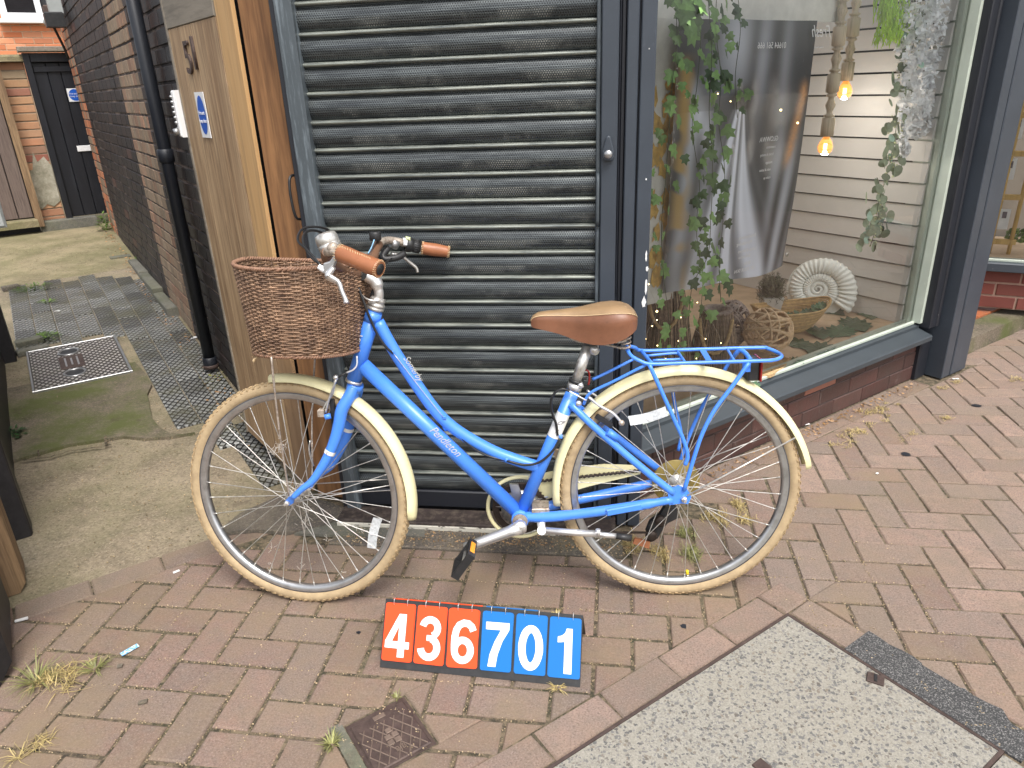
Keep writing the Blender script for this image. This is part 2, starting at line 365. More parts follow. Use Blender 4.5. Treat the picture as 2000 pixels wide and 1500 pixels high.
    M['wood_rack'] = wood('yellow_pine_rack', (.62, .40, .13), (.70, .48, .18), scale=14)
    # --- paint
    def paint(name, col, rough=.4, chip=0.0, chipc=(.7, .7, .68), streak=0.0, sc=(60, 60, 5)):
        s = NT(name); c = s.mix(s.ramp(s.noise(6, 5, .6), [(.3, 0), (.7, 1)]), tuple(x*.9 for x in col), tuple(x*1.1 for x in col))
        c = s.mix(s.ramp(s.noise(40, 6, .7), [(.62, 0), (.75, .35)]), c, tuple(min(1, x*1.7+.02) for x in col))
        if streak: c = s.mix(s.math('MULTIPLY', s.ramp(s.noise(1, 7, .75, stretch=sc), [(.5, 0), (.68, 1)]), streak), c, tuple(min(1, x*3.2+.02) for x in col))
        if chip: c = s.mix(s.ramp(s.noise(34, 6, .75), [(.735-chip*.1, 0), (.745-chip*.1, 1)]), c, chipc)
        s.bump(s.noise(70, 4, .6), .12, .002); return s.fin(c, rough)
    M['navy'] = paint('dark_slate_paint', (.045, .055, .070), .38, .08)
    M['navy_dark'] = paint('near_black_paint', (.015, .017, .023), .45, .12)
    M['navy_worn'] = paint('rubbed_slate_paint', (.066, .080, .090), .45, .05, streak=.75)
    M['sill'] = paint('slate_sill_paint', (.040, .049, .057), .5, .12, (.25, .24, .22))
    M['cream_bead'] = paint('cream_green_bead', (.44, .49, .42), .45, .15, (.3, .28, .24))
    M['peel'] = simple('bare_white_primer', (.78, .78, .76), .6)
    M['door_black'] = paint('black_door_paint', (.012, .013, .017), .35, .0, streak=.25, sc=(30, 30, 2.5))
    M['threshold'] = simple('peeling_threshold', (.040, .028, .025), .75, 0, .4, 22, .4, 140, .6, (.15, .12, .09))
    M['threshold_w'] = (lambda s: s.fin(s.mix(s.ramp(s.noise(38, 7, .75, stretch=(.5, 1, 1.4)), [(.56, 0), (.60, 1)]), (.66, .63, .54), (.05, .035, .03)), .75))(NT('flaked_white_threshold'))
    M['weatherboard'] = (lambda s: s.fin(s.mix(s.ramp(s.noise(5, 4, .6), [(.3, 0), (.7, 1)]), (.64, .62, .59), (.70, .68, .65)), .6))(NT('greige_weatherboard'))
    # --- roller shutter, perforated
    s = NT('perforated_shutter'); sp = s.n('ShaderNodeSeparateXYZ'); s.l(s.pos, sp.inputs[0])
    P = .0070
    cb = s.n('ShaderNodeCombineXYZ'); s.l(sp.outputs[0], cb.inputs[0]); s.l(sp.outputs[2], cb.inputs[1])
    def cell(off):
        q = s.vm('ADD', s.vm('DIVIDE', cb.outputs[0], (P, P*1.732, 1)), (off, off, 0)); q = s.vm('SUBTRACT', s.vm('FRACTION', q), (.5, .5, 0))
        return s.vm('LENGTH', s.vm('MULTIPLY', q, (1, 1.732, 0)))
    d = s.math('MINIMUM', cell(0), cell(.5)); hole = s.ramp(d, [(.25, 1), (.31, 0)])
    ph = s.math('FRACT', s.math('DIVIDE', s.math('SUBTRACT', SLAT_Z0+10*SLAT_P, sp.outputs[2]), SLAT_P))
    band = s.math('MULTIPLY', s.math('GREATER_THAN', ph, .21), s.math('LESS_THAN', ph, .93)); hole = s.math('MULTIPLY', hole, band)
    st = s.noise(1, 6, .72, stretch=(5, 5, 160)); st2 = s.noise(1, 5, .7, stretch=(9, 9, 38))
    mc = s.mix(s.ramp(st, [(.4, 0), (.66, 1)]), (.048, .055, .060), (.145, .163, .163)); mc = s.mix(s.ramp(st2, [(.42, 0), (.68, .6)]), mc, (.030, .035, .038))
    bead = s.math('LESS_THAN', ph, .17); mc = s.mix(s.math('MULTIPLY', bead, s.ramp(s.noise(1, 5, .7, stretch=(7, 7, 120)), [(.35, .1), (.6, .85)])), mc, (.34, .36, .31))  # bright highlight of the bead painted in as pale streaks
    lit = s.math('MULTIPLY', s.math('GREATER_THAN', ph, .6), s.ramp(s.noise(5, 5, .7), [(.5, 0), (.62, .55)]))  # some holes coloured pale to imitate light catching in them
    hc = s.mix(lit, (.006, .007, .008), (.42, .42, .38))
    s.bump(s.math('SUBTRACT', 1, hole), .5, .0015)
    M['shutter'] = s.fin(s.mix(hole, mc, hc), s.math('ADD', s.math('MULTIPLY', st, .25), .22), s.math('MULTIPLY', s.math('SUBTRACT', 1, hole), .45))
    # --- bicycle
    def bikep(name, col, rough=.22, coat=.6, dirt=.25):
        s = NT(name); c = s.mix(s.ramp(s.noise(9, 5, .6), [(.35, 0), (.7, 1)]), tuple(x*.93 for x in col), tuple(min(1, x*1.05) for x in col))
        c = s.mix(s.math('MULTIPLY', s.ramp(s.noise(20, 7, .75), [(.55, 0), (.72, 1)]), dirt), c, (.20, .19, .17))
        c = s.mix(s.ramp(s.noise(75, 5, .7), [(.69, 0), (.72, .8)]), c, (.62, .65, .70))
        s.bump(s.noise(60, 4, .6), .05, .001); m = s.fin(c, s.math('ADD', s.math('MULTIPLY', s.noise(30, 4, .6), .25), rough)); s.b.inputs['Coat Weight'].default_value = coat; s.b.inputs['Coat Roughness'].default_value = .2; return m
    M['blue'] = bikep('sky_blue_frame_paint', (.068, .255, .86), .28, .35, .12)
    M['cream'] = bikep('cream_mudguard', (.84, .77, .45), .35, .25, .25)
    M['tyre'] = (lambda s: (s.bump(s.noise(260, 3, .6), .5, .001), s.fin(s.mix(s.ramp(s.noise(22, 6, .7), [(.38, 0), (.68, 1)]), (.46, .345, .20), (.33, .24, .14)), .82))[1])(NT('tan_rubber'))
    M['tread'] = simple('tan_tread_rubber', (.38, .27, .145), .85, 0, .3, 30, .3, 200, .5, (.13, .09, .05))
    M['rim'] = simple('brushed_rim', (.55, .55, .55), .3, .9, .15, 20, .1, 300, .35, (.25, .23, .21))
    M['rim_dark'] = simple('brake_track', (.10, .10, .11), .5, .4, .2, 30)
    M['steel'] = simple('dull_steel', (.68, .66, .62), .34, .75, .2, 50, .1, 200, .5, (.22, .17, .12))
    M['alu'] = simple('polished_alloy', (.80, .79, .78), .28, .8, .08, 40, .05, 200, .15, (.4, .37, .33))
    M['rusty'] = simple('rusted_chrome', (.50, .43, .36), .5, .6, .3, 60, .3, 200, .7, (.19, .11, .06))
    M['black'] = simple('black_plastic', (.020, .020, .021), .45, 0, .3, 30, .1, 200, .3, (.06, .055, .05))
    M['cable'] = simple('black_cable', (.015, .015, .016), .35)
    M['chain'] = simple('oily_chain', (.045, .032, .025), .5, .5, .3, 80)
    def leather(name, col, wear):
        s = NT(name); c = s.mix(s.ramp(s.noise(16, 6, .65), [(.35, 0), (.7, 1)]), tuple(x*.82 for x in col), tuple(x*1.12 for x in col))
        c = s.mix(s.ramp(s.noise(60, 6, .7), [(.6, 0), (.74, .5)]), c, tuple(x*.4 for x in col)); c = s.mix(s.ramp(s.noise(28, 5, .7), [(.70, 0), (.73, wear)]), c, (.55, .33, .14))
        s.bump(s.math('ADD', s.noise(230, 4, .6), s.noise(20, 3, .5)), .22, .0014); return s.fin(c, .42)
    M['leather'] = leather('chestnut_leather', (.33, .125, .055), .0)
    M['saddle_side'] = leather('worn_brown_saddle', (.20, .085, .045), .7)
    M['saddle_top'] = leather('faded_tan_saddle', (.31, .20, .105), .1)
    M['stitch'] = simple('cream_thread', (.62, .45, .26), .8)
    M['wrap'] = leather('dusty_leather_wrap', (.16, .085, .05), 0)
    M['wicker'] = (lambda s: (s.bump(s.noise(300, 3, .6), .2, .001), s.fin(s.hue(s.mix(s.ramp(s.noise(34, 5, .7), [(.35, 0), (.68, 1)]), (.125, .072, .047), (.36, .225, .14)), .5, 1, s.math('ADD', s.math('MULTIPLY', s.rnd(), .6), .75)), .6))[1])(NT('brown_wicker'))
    M['wicker_rim'] = simple('reddish_wicker', (.27, .15, .095), .55, 0, .25, 60, .3, 200)
    M['reflector'] = simple('clear_reflector', (.55, .57, .58), .2, 0, .25, 130, .7, 400)
    M['red_lens'] = simple('red_reflector', (.26, .018, .015), .25)
    M['disc'] = simple('yellowed_plastic_disc', (.34, .25, .06), .3, 0, .2, 14, 0, 100, .4, (.12, .09, .03), **{'Transmission Weight': .25})
    M['silver_print'] = simple('silver_print', (.52, .52, .50), .5)
    M['white'] = simple('white_plastic', (.80, .80, .80), .4, 0, .04)
    M['sticker'] = simple('white_sticker', (.78, .78, .76), .45, 0, .05, 60, 0, 100, .2, (.45, .45, .45))
    M['web'] = simple('cobweb_fluff', (.55, .50, .44), .95)
    M['yellow'] = simple('yellow_cap', (.85, .62, .01), .4)
    M['amber'] = simple('amber_reflector', (.85, .33, .03), .3)
    # --- sign
    M['card_o'] = simple('orange_card', (.80, .070, .008), .35, 0, .03)
    M['card_b'] = simple('blue_card', (.0, .145, .46), .35, 0, .03)
    M['print_w'] = simple('white_digit', (.86, .86, .88), .45, 0, .02)
    M['sign_blue'] = simple('mandatory_blue', (.01, .10, .50), .35, 0, .05)
    M['zinc'] = simple('brushed_zinc', (.42, .42, .42), .35, .8, .1)
    # --- display
    M['floor_disp'] = simple('tan_display_floor', (.52, .38, .25), .7, 0, .15, 12, .2, 90)
    M['taupe'] = simple('taupe_wall', (.36, .31, .26), .8, 0, .15, 3)
    M['ceil'] = simple('white_plaster', (.6, .6, .58), .8)
    def leaf(name, col, var=.3):
        s = NT(name); c = s.hue(s.mix(s.ramp(s.noise(40, 4, .6), [(.3, 0), (.7, 1)]), tuple(x*.8 for x in col), tuple(x*1.25 for x in col)), .5, 1, s.math('ADD', s.math('MULTIPLY', s.rnd(), 2*var), 1-var))
        return s.fin(c, .5)
    M['ivy'] = leaf('ivy_leaf', (.17, .31, .09), .5); M['ivy_d'] = leaf('dark_ivy_leaf', (.035, .085, .025), .4)
    M['stem'] = simple('green_stem', (.05, .07, .025), .7)
    M['euca'] = leaf('sage_leaf', (.24, .30, .20), .4); M['euca_mint'] = leaf('mint_leaf', (.34, .52, .42), .2)
    M['lime'] = leaf('lime_foliage', (.46, .74, .05), .25); M['petal'] = leaf('white_petal', (.90, .92, .95), .05)
    M['berry'] = leaf('cream_berry', (.48, .52, .30), .2)
    M['palm'] = leaf('fabric_palm_leaf', (.045, .10, .045), .3)
    M['weed'] = leaf('weed_leaf', (.10, .17, .03), .4); M['straw'] = leaf('dry_grass', (.40, .31, .13), .35); M['grass'] = leaf('thin_grass', (.22, .22, .08), .4)
    M['deadleaf'] = leaf('dead_leaf', (.30, .17, .07), .5)
    M['twig_tan'] = simple('tan_willow', (.66, .47, .29), .6, 0, .25, 60); M['twig_grey'] = simple('greywashed_twig', (.25, .20, .175), .7, 0, .4, 60)
    M['twig_dark'] = simple('brown_twig', (.23, .165, .11), .75, 0, .4, 80, .2, 200, rnd=.6); M['rope'] = simple('jute_rope', (.42, .29, .14), .85, 0, .25, 120, .5, 300)
    M['bamboo'] = simple('bamboo_strip', (.50, .33, .14), .5, 0, .25, 60, .2, 200, rnd=.2)
    M['plaster'] = simple('chalk_white_resin', (.86, .88, .84), .55, 0, .04)
    M['coir'] = simple('woven_coir', (.50, .34, .17), .9, 0, .3, 160, .8, 300)
    M['pot'] = simple('grey_white_pot', (.60, .60, .58), .5)
    M['heather'] = leaf('grey_green_heather', (.14, .14, .085), .4)
    M['canvas_pale'] = simple('pale_canvas', (.72, .71, .67), .8)
    s = NT('bulb_glow'); s.b.inputs['Emission Color'].default_value = (1, .62, .22, 1); s.b.inputs['Emission Strength'].default_value = 9; M['glow'] = s.fin((1, .8, .5), .4)
    s = NT('amber_bulb_glass'); s.b.inputs['Transmission Weight'].default_value = 1; s.b.inputs['IOR'].default_value = 1.1; s.b.inputs['Emission Color'].default_value = (1, .32, .05, 1); s.b.inputs['Emission Strength'].default_value = .55; M['bulb'] = s.fin((1, .62, .30), .05)
    s = NT('fairy_glow'); s.b.inputs['Emission Color'].default_value = (1, .72, .32, 1); s.b.inputs['Emission Strength'].default_value = 6; M['fairy'] = s.fin((1, .8, .5), .4)
    # window glass : clear pane with a fresnel reflection
    s = NT('window_glass'); g = s.n('ShaderNodeBsdfGlossy'); g.inputs['Roughness'].default_value = .0; tr = s.n('ShaderNodeBsdfTransparent'); tr.inputs[0].default_value = (.93, .95, .94, 1)
    fr = s.n('ShaderNodeFresnel'); fr.inputs[0].default_value = 1.5; mx = s.n('ShaderNodeMixShader'); s.l(s.math('MULTIPLY', fr.outputs[0], 1.7, clamp=True), mx.inputs[0]); s.l(tr.outputs[0], mx.inputs[1]); s.l(g.outputs[0], mx.inputs[2]); s.l(mx.outputs[0], s.out.inputs[0])
    M['glass'] = s.m
    M['dark_glass'] = simple('dark_house_window', (.02, .02, .022), .05)
    M['upvc'] = simple('white_upvc', (.82, .83, .85), .35, 0, .03)
    M['terracotta'] = simple('terracotta_tile', (.42, .135, .055), .45, 0, .2, 14, .2, 100, .4, (.16, .12, .09), rnd=.25)
    M['slate'] = conc('slate_slab', (.075, .068, .066), (.15, .125, .10), .2, .35, False)
    M['paper'] = simple('white_paper', (.75, .75, .74), .6); M['litter_blue'] = simple('pale_blue_foil', (.25, .48, .70), .3, 0, .4, 90)
    M['photo'] = simple('small_dark_photo', (.12, .10, .12), .4, 0, .6, 50)
    M['grey_box'] = simple('grey_plastic_box', (.36, .38, .37), .5)
SLAT_Z0 = 1.5925; SLAT_P = .0785; SY = 2.17
mats(); M = MT
def inview(p, mrg=60):
    d = p-CC; z = d.dot(CF)
    if z < .1: return False
    x = 1000+FP*d.dot(CR)/z; y = 750-FP*d.dot(CU)/z
    return -mrg < x < 2000+mrg and -mrg < y < 1500+mrg
def poly_clip(poly, n, d):
    # keep the part of a convex 2d polygon with n.p <= d
    out = []; m = len(poly)
    for i in range(m):
        p, q = poly[i], poly[(i+1) % m]; a, b = n.dot(p)-d, n.dot(q)-d
        if a <= 0: out.append(p)
        if (a < 0 < b) or (b < 0 < a): out.append(p+(q-p)*(a/(a-b)))
    return out
def paving_piece(mb, poly, z0, z1, ch=.004, tilt=(0, 0, 0)):
    # a brick laid on the ground, its top face chamfered; poly in world xy, counter-clockwise
    n = len(poly); c = sum(poly, V((0, 0, 0)))/n
    def zt(p): return z1+tilt[0]+(p.x-c.x)*tilt[1]+(p.y-c.y)*tilt[2]
    lo = [V((p.x, p.y, z0)) for p in poly]; mid = [V((p.x, p.y, zt(p)-ch)) for p in poly]
    top = []
    for p in poly:
        d = c-p; top.append(V((p.x, p.y, zt(p)))+d.normalized()*ch*1.4)
    vs = lo+mid+top; fs = [tuple(range(2*n, 3*n))]
    for k in (0, n): fs += [(k+i, k+(i+1) % n, k+n+(i+1) % n, k+n+i) for i in range(n)]
    mb.add(vs, fs)
def area(poly): return abs(sum((poly[i].x*poly[(i+1) % len(poly)].y-poly[(i+1) % len(poly)].x*poly[i].y) for i in range(len(poly))))/2
# ================================================================ GROUND
g = MB(); S = 60
g.add([(-S, -S, -.06), (S, -S, -.06), (S, S, -.06), (-S, S, -.06)], [(0, 1, 2, 3)])
tag(g.obj('ground', M['sandbed']), 'sandy soil under and around the paving', kind='structure')
# ---------------- pavement : herringbone brick field
pav = thing('pavement', 'red brown herringbone brick pavement outside the shop', None); pav['kind'] = 'structure'; del pav['label']
MB().add([V((-2.6, -1.2, -.0048)), V((7.5, -1.2, -.0048)), V((7.5, 5.2, -.0048)), V((-2.6, 5.2, -.0048))], [(0, 1, 2, 3)]).obj('joint_bed', M['sandbed'], pav, kind='stuff')
CELL = .1035; ang = math.radians(-.6); eu = V((math.cos(ang), math.sin(ang), 0)); ev = V((-math.sin(ang), math.cos(ang), 0)); P0 = V((-.028, 1.592, 0))
def keep_regions(poly):
    # clip the field against border courses, slab, hatch, alley and shop; returns a list of convex polygons
    ps = [poly]
    ps = [poly_clip(p, va, 2.283) for p in ps]                               # alley border
    def outside_box(ps, a0, a1, b0, b1):
        res = []
        for p in ps:
            if len(p) < 3: continue
            A_ = [q.dot(va) for q in p]; B_ = [q.dot(vb) for q in p]
            if max(A_) <= a0 or min(A_) >= a1 or max(B_) <= b0 or min(B_) >= b1: res.append(p); continue
            r = p
            for n_, d_ in ((va, a0), (-va, -a1), (vb, b0), (-vb, -b1)):
                o = poly_clip(r, n_, d_)
                if len(o) >= 3 and area(o) > 2e-4: res.append(o)
                r = poly_clip(r, -n_, -d_)
                if len(r) < 3: break
        return res
    ps = outside_box(ps, -1.2, 1.053, -2.5, 1.532)      # slab with its border
    ps = outside_box(ps, .30, .955, 1.532, 1.645)
    ps = outside_box(ps, 1.155, 1.340, .305, .508)    # small iron cover
    ps = outside_box(ps, 1.555, 3.4, 1.42, 3.46)     # shop window base and its border course
    ps = outside_box(ps, 1.55, 3, 3.46, 3.86)     # column
    ps = [poly_clip(p, vy, 1.952) if min(q.x for q in p) > -1.15 and max(q.x for q in p) < .16 else p for p in ps if len(p) >= 3]  # stone apron
    ps = [p for p in ps if len(p) >= 3 and not (sum(q.x for q in p)/len(p) < .3 and sum(q.y for q in p)/len(p) > 1.96 and sum((q.dot(va) for q in p))/len(p) > 1.5)]
    ps = [poly_clip(p, va, 1.66) if sum(q.dot(vb) for q in p)/len(p) > 3.6 else p for p in ps]
    return [p for p in ps if len(p) >= 3 and area(p) > 5e-4]
pieces = []
for i in range(-26, 62):
    for j in range(-26, 40):
        m = (i-j) % 4
        if m == 0: x0, y0, x1, y1 = i, j, i+2, j+1
        elif m == 2: x0, y0, x1, y1 = i, j-1, i+1, j+1
        else: continue
        q = [P0+eu*(x*CELL)+ev*(y*CELL) for x, y in ((x0, y0), (x1, y0), (x1, y1), (x0, y1))]
        c = (q[0]+q[2])/2
        if c.x < -2.5 or c.x > 7 or c.y < -.9 or c.y > 4.9: continue
        gap = U_(.0040, .0062) if c.x < .55 else U_(.0026, .0040)
        q = [p+(c-p)*0+((c-p).project(eu).normalized()+(c-p).project(ev).normalized())*gap for p in q]
        for p in keep_regions(q): pieces.append(p)
def lay(pieces, parent, mat_fn, name, maxp, z0=-.05, jit=.0018, ch=.004):
    vis = []; rest = []
    for p in pieces:
        c = sum(p, V((0, 0, 0)))/len(p); (vis if inview(c) else rest).append((((c-CC).length)/math.sqrt(max(area(p), .002)), p, c))
    vis.sort(key=lambda t: t[0]); rest += vis[maxp:]; vis = vis[:maxp]
    for _, p, c in vis:
        mb = MB(); zt = U_(-jit, jit); paving_piece(mb, [q-c for q in p], z0, 0, ch, (zt, U_(-.012, .012), U_(-.012, .012)))
        o = link(name, mb.mesh(name, mat_fn(c)), parent, Matrix.Translation(c))
    groups = {}
    for _, p, c in rest:
        mb = groups.setdefault(mat_fn(c).name, (MB(), mat_fn(c)))[0]
        paving_piece(mb, p, z0, 0, ch, (U_(-jit, jit), U_(-.012, .012), U_(-.012, .012)))
    for k, (mb, m) in groups.items():
        if mb.f: mb.obj(name+'_field', m, parent, kind='stuff')
def pmat(c):
    t = c.x*.75-c.y*.15+U_(-.25, .25)
    return M['paver_r'] if t > .28 or (c.y < 1.0 and U_(0, 1) > .8) else M['paver']
lay(pieces, pav, pmat, 'paving_brick', 262)
# border courses
def course(A0, A1, B0, B1, along, L, jog=0):
    out = []; t = jog
    lo, hi = (B0, B1) if along == 'b' else (A0, A1)
    t = lo+jog
    while t < hi-.01:
        e = min(t+L, hi); gp = .0022
        if along == 'b': q = [W(A0+gp, t+gp), W(A0+gp, e-gp), W(A1-gp, e-gp), W(A1-gp, t+gp)]
        else: q = [W(t+gp, B0+gp), W(t+gp, B1-gp), W(e-gp, B1-gp), W(e-gp, B0+gp)]
        q = [p+V((U_(-.003, .003), U_(-.003, .003), 0)) for p in q]
        # counter clockwise
        ar = sum(q[i].x*q[(i+1) % 4].y-q[(i+1) % 4].x*q[i].y for i in range(4))
        out.append(q if ar > 0 else q[::-1]); t = e
    return out
bord = course(.955, 1.052, -.9, 1.64, 'b', .207, .155)+course(.765, .955, 1.545, 1.64, 'a', .19)+course(1.557, 1.655, 1.64, 3.46, 'b', .212, -.1)
bord += course(2.285, 2.383, -.85, .62, 'b', .212, .1)
# slab frame position
lay(bord, pav, lambda c: M['paver_r'] if c.dot(va) < 1.2 or U_(0, 1) > .5 else M['paver'], 'border_brick', 30)
# ---------------- exposed aggregate slab
t = thing('utility_slab', 'pale exposed aggregate slab in a thin dark frame at the front of the pavement', 'manhole cover', W(.66, 1.1))
MB().prism([W(.387, .30, -.05), W(.387, 1.527, -.05), W(.942, 1.527, -.05), W(.942, .30, -.05)], vz*.052).obj('slab', M['aggregate'], t)
fr = MB()
for (a0, a1, b0, b1) in ((.943, .951, .28, 1.536), (.378, .386, .28, 1.536), (.386, .943, 1.528, 1.536)):
    fr.box(W((a0+a1)/2, (b0+b1)/2, -.022), va, vb, vz, a1-a0, b1-b0, .05)
fr.obj('frame', M['iron'], t)
MB().prism([W(.1, .30, -.05), W(.1, 1.527, -.05), W(.376, 1.527, -.05), W(.376, .30, -.05)], vz*.051).obj('slab', M['aggregate'], t)
c = onz(1710, 1326, .004)
k = MB(); k.box(c+vz*.0, (va*.5+vb).normalized(), (va-vb*.5).normalized(), vz, .034, .040, .006, .001); k.obj('keyhole', M['iron'], t)
k = MB(); k.box(c+vz*.0036, (va*.6+vb).normalized(), (va-vb*.6).normalized(), vz, .024, .007, .002); k.obj('slot', M['black'], t)
c = onz(1488, 1497, .004); MB().box(c, va, vb, vz, .03, .03, .006, .001).obj('keyhole', M['iron'], t)
tb = MB(); n = 14; top = []
for i in range(n+1): top.append(W(.775-.43*i/n, 1.654+U_(-.006, .006)-(.02 if i > 11 else 0), .0012))
tb.prism([W(.775, 1.539, -.05), W(.345, 1.539, -.05)]+[V((p.x, p.y, -.05)) for p in top[::-1]], vz*.0515).obj('tarmac_patch', M['tarmac'], pav)
# ---------------- small cast iron cover beside it
t = thing('iron_cover', 'small square rusty cast iron cover with a diamond grid, below the number sign', 'drain cover', W(1.24, .42))
MB().prism([W(1.160, .342, -.04), W(1.335, .342, -.04), W(1.335, .503, -.04), W(1.160, .503, -.04)][::-1], vz*.036).obj('frame', M['iron'], t)
MB().box(W(1.245, .4225, -.002), va, vb, vz, .155, .143, .006, .003).obj('lid', M['iron'], t)
rb = MB()
for k in range(-9, 10):
    for (d1, d2) in (((va*.86+vb*.5), 1), ((va*.86-vb*.5), -1)):
        d1 = d1.normalized(); o = W(1.236, .4225, .0018)+vb*(.0265*k)
        # clip the rib to the lid
        ts = []
        for tt in [x*.002 for x in range(-140, 141)]:
            p = o+d1*tt
            if 1.172 < p.dot(va) < 1.292 and .356 < p.dot(vb) < .489: ts.append(tt)
        if len(ts) > 6: rb.tube([o+d1*ts[0], o+d1*ts[-1]], .0016, 4, smooth=False)
rb.obj('grid', M['iron_logo'], t, kind='stuff')
for (da, db) in ((.008, -.008), (.008, .010), (-.010, -.008), (-.010, .010), (.026, .001)): MB().box(W(1.232+da, .4225+db, .0025), va, vb, vz, .014, .015, .003, .001).obj('emblem', M['iron_logo'], t)
text('letter', 'BJB', .020, M['iron_logo'], t, W(1.196, .428, .0028), vb, va, .001)
MB().box(W(1.310, .4225, .0015), vb, va, vz, .03, .013, .002, .0005).obj('badge', M['iron_logo'], t)
# concrete strip beside it
MB().prism([W(1.15, .308, -.04), W(1.35, .308, -.04), W(1.35, .339, -.04), W(1.15, .339, -.04)][::-1], vz*.041).obj('concrete_strip', M['kerbstone'], pav)
# ================================================================ ALLEY FLOOR
def alley_sheet(poly, h, m, name, parent=None, thick=.0, kind=None, sub=True):
    # poly of (A,B); follows the slope; splits at the grade line
    def zz(A): return gz(A)+h
    mb = MB(); P = [V((a_, b_, 0)) for a_, b_ in poly]
    for lo, hi in ((-5, 3.59), (3.59, 8.38), (8.38, 30)):
        q = poly_clip(poly_clip(P, V((1, 0, 0)), hi), V((-1, 0, 0)), -lo)
        if len(q) >= 3:
            vs = [W(p.x, p.y, zz(p.x)) for p in q]
            mb.add(vs, [tuple(range(len(vs)))]); 
            if thick:
                n_ = len(vs); mb.add(vs+[v-vz*thick for v in vs], [(i, n_+i, n_+(i+1) % n_, (i+1) % n_) for i in range(n_)])
    return mb.obj(name, m, parent, kind=kind)
o = alley_sheet([(2.375, -1.2), (6.6, -1.2), (6.6, 1.6), (2.375, 1.6)], -.003, M['concrete'], 'alley_floor', None, .1); o['kind'] = 'structure'
o = alley_sheet([(6.6, -1.2), (14, -1.2), (14, 3), (6.6, 3)], -.002, M['concrete_back'], 'alley_path', None, .1); o['kind'] = 'structure'
# diamond tiles
tl = thing('tiled_paving', None, None, W(5, .3)); tl['kind'] = 'structure'
tp = []
for r in range(0, 40):
    B0 = -.235+r*.1165
    if B0 > .68: break
    for k in range(0, 20):
        A0 = 3.30+k*.232-(.116 if r % 2 else 0)
        A1 = A0+.226; B1 = min(B0+.112, .685); cA, cB = (A0+A1)/2, (B0+B1)/2
        if cA > 6.5-.25*(cB > .5): continue
        if cB < .33 and cA < 4.98+U_(-.05, .08): continue
        if cA < 3.38+.0*cB: 
            continue
        if (cA < 4.4 and cB < .40 and U_(0, 1) > .45): continue
        if .40 < cB < .5 and 4.0 < cA < 4.2: continue
        tp.append((A0, A1, B0, B1))
for k in range(4):
    tp.append((3.07-.0, 3.29, .46+.1165*min(k, 1), .57+.1165*min(k, 1))) if k < 2 else tp.append((2.84-.23*(k-2), 3.06-.23*(k-2), .52, .63))
for (A0, A1, B0, B1) in tp:
    mb = MB(); h = U_(.002, .008); ta, tb_ = U_(-.01, .01), U_(-.02, .02)
    q = [(A0, B0), (A1, B0), (A1, B1), (A0, B1)]; cA, cB = (A0+A1)/2, (B0+B1)/2
    lo = [W(x, y, gz(x)-.02) for x, y in q]; hi = [W(x, y, gz(x)+h-.003+(x-cA)*ta+(y-cB)*tb_) for x, y in q]
    hi2 = [W(x+(cA-x)*.03, y+(cB-y)*.06, gz(x)+h+(x-cA)*ta+(y-cB)*tb_) for x, y in q]
    vs = lo+hi+hi2; fs = [(11, 10, 9, 8)]
    for kk in (0, 4): fs += [(kk+(i+1) % 4, kk+i, kk+4+i, kk+4+(i+1) % 4) for i in range(4)]
    mb.add(vs, fs); mb.obj('paving_tile', M['tile'], tl)
# concrete patch with a ragged edge round the inspection cover
rag = []
pts = [(4.40, -.55), (4.40, .315), (4.18, .335), (4.02, .335), (3.9, .30), (3.72, .285), (3.6, .27), (3.45, .285), (3.36, .31), (3.31, .36), (3.30, .40), (3.32, .30), (3.38, .20), (3.47, .13), (3.50, .02), (3.53, -.08), (3.50, -.55)]
pts = [(p[0], p[1]) for p in pts]
pp = [W(a_+U_(-.008, .008), b_+U_(-.006, .006), gz(a_)-.02) for a_, b_ in pts]
mb = MB(); nn = len(pp); mb.add(pp+[p+vz*.032 for p in pp], [tuple(range(nn, 2*nn))]+[(i, (i+1) % nn, nn+(i+1) % nn, nn+i) for i in range(nn)])
o = mb.obj('concrete_patch', M['concrete_patch']); o['kind'] = 'structure'
def joint(pts, w_=.004):
    mb = MB()
    for p, q in zip(pts[:-1], pts[1:]):
        d = (q-p).normalized(); s_ = vz.cross(d)*w_*U_(.3, 1.0)/2; mb.add([p-s_, p+s_, q+s_, q-s_], [(3, 2, 1, 0)])
    return mb
cj = MB()
for px in ([(375, 895), (395, 935), (398, 990)], [(300, 560+280), (232, 880), (228, 930), (222, 990)]): pass
for L_ in ([(112, 778), (116, 800), (122, 840), (128, 875)], [(66, 800), (70, 850), (78, 905)], [(200, 800), (206, 840), (210, 880)], [(28, 836), (90, 834), (150, 828), (210, 826), (262, 822)], [(40, 905), (90, 900), (140, 885), (190, 880), (225, 872)]):
    pts_ = []
    for a_, b_ in zip(L_[:-1], L_[1:]):
        for k in range(5): f_ = k/5; pts_.append(ong(a_[0]+(b_[0]-a_[0])*f_+U_(-1.5, 1.5), a_[1]+(b_[1]-a_[1])*f_+U_(-1.5, 1.5))+vz*.0135)
    m_ = joint(pts_, .014); n0_ = len(cj.v); cj.v += m_.v; cj.f += [tuple(i+n0_ for i in f) for f in m_.f]; cj.sm += m_.sm
cj.obj('slab_joints', M['sandbed'], kind='stuff')['label'] = 'worn open joints and cracks in the mossy concrete'
bpy.data.objects['slab_joints']['category'] = 'joint'
mb = MB(); mb.prism([W(4.40, -.55, gz(4.4)-.02), W(5.1, -.55, gz(5.1)-.02), W(5.1, -.24, gz(5.1)-.02), W(4.40, -.24, gz(4.4)-.02)][::-1], vz*.028); 
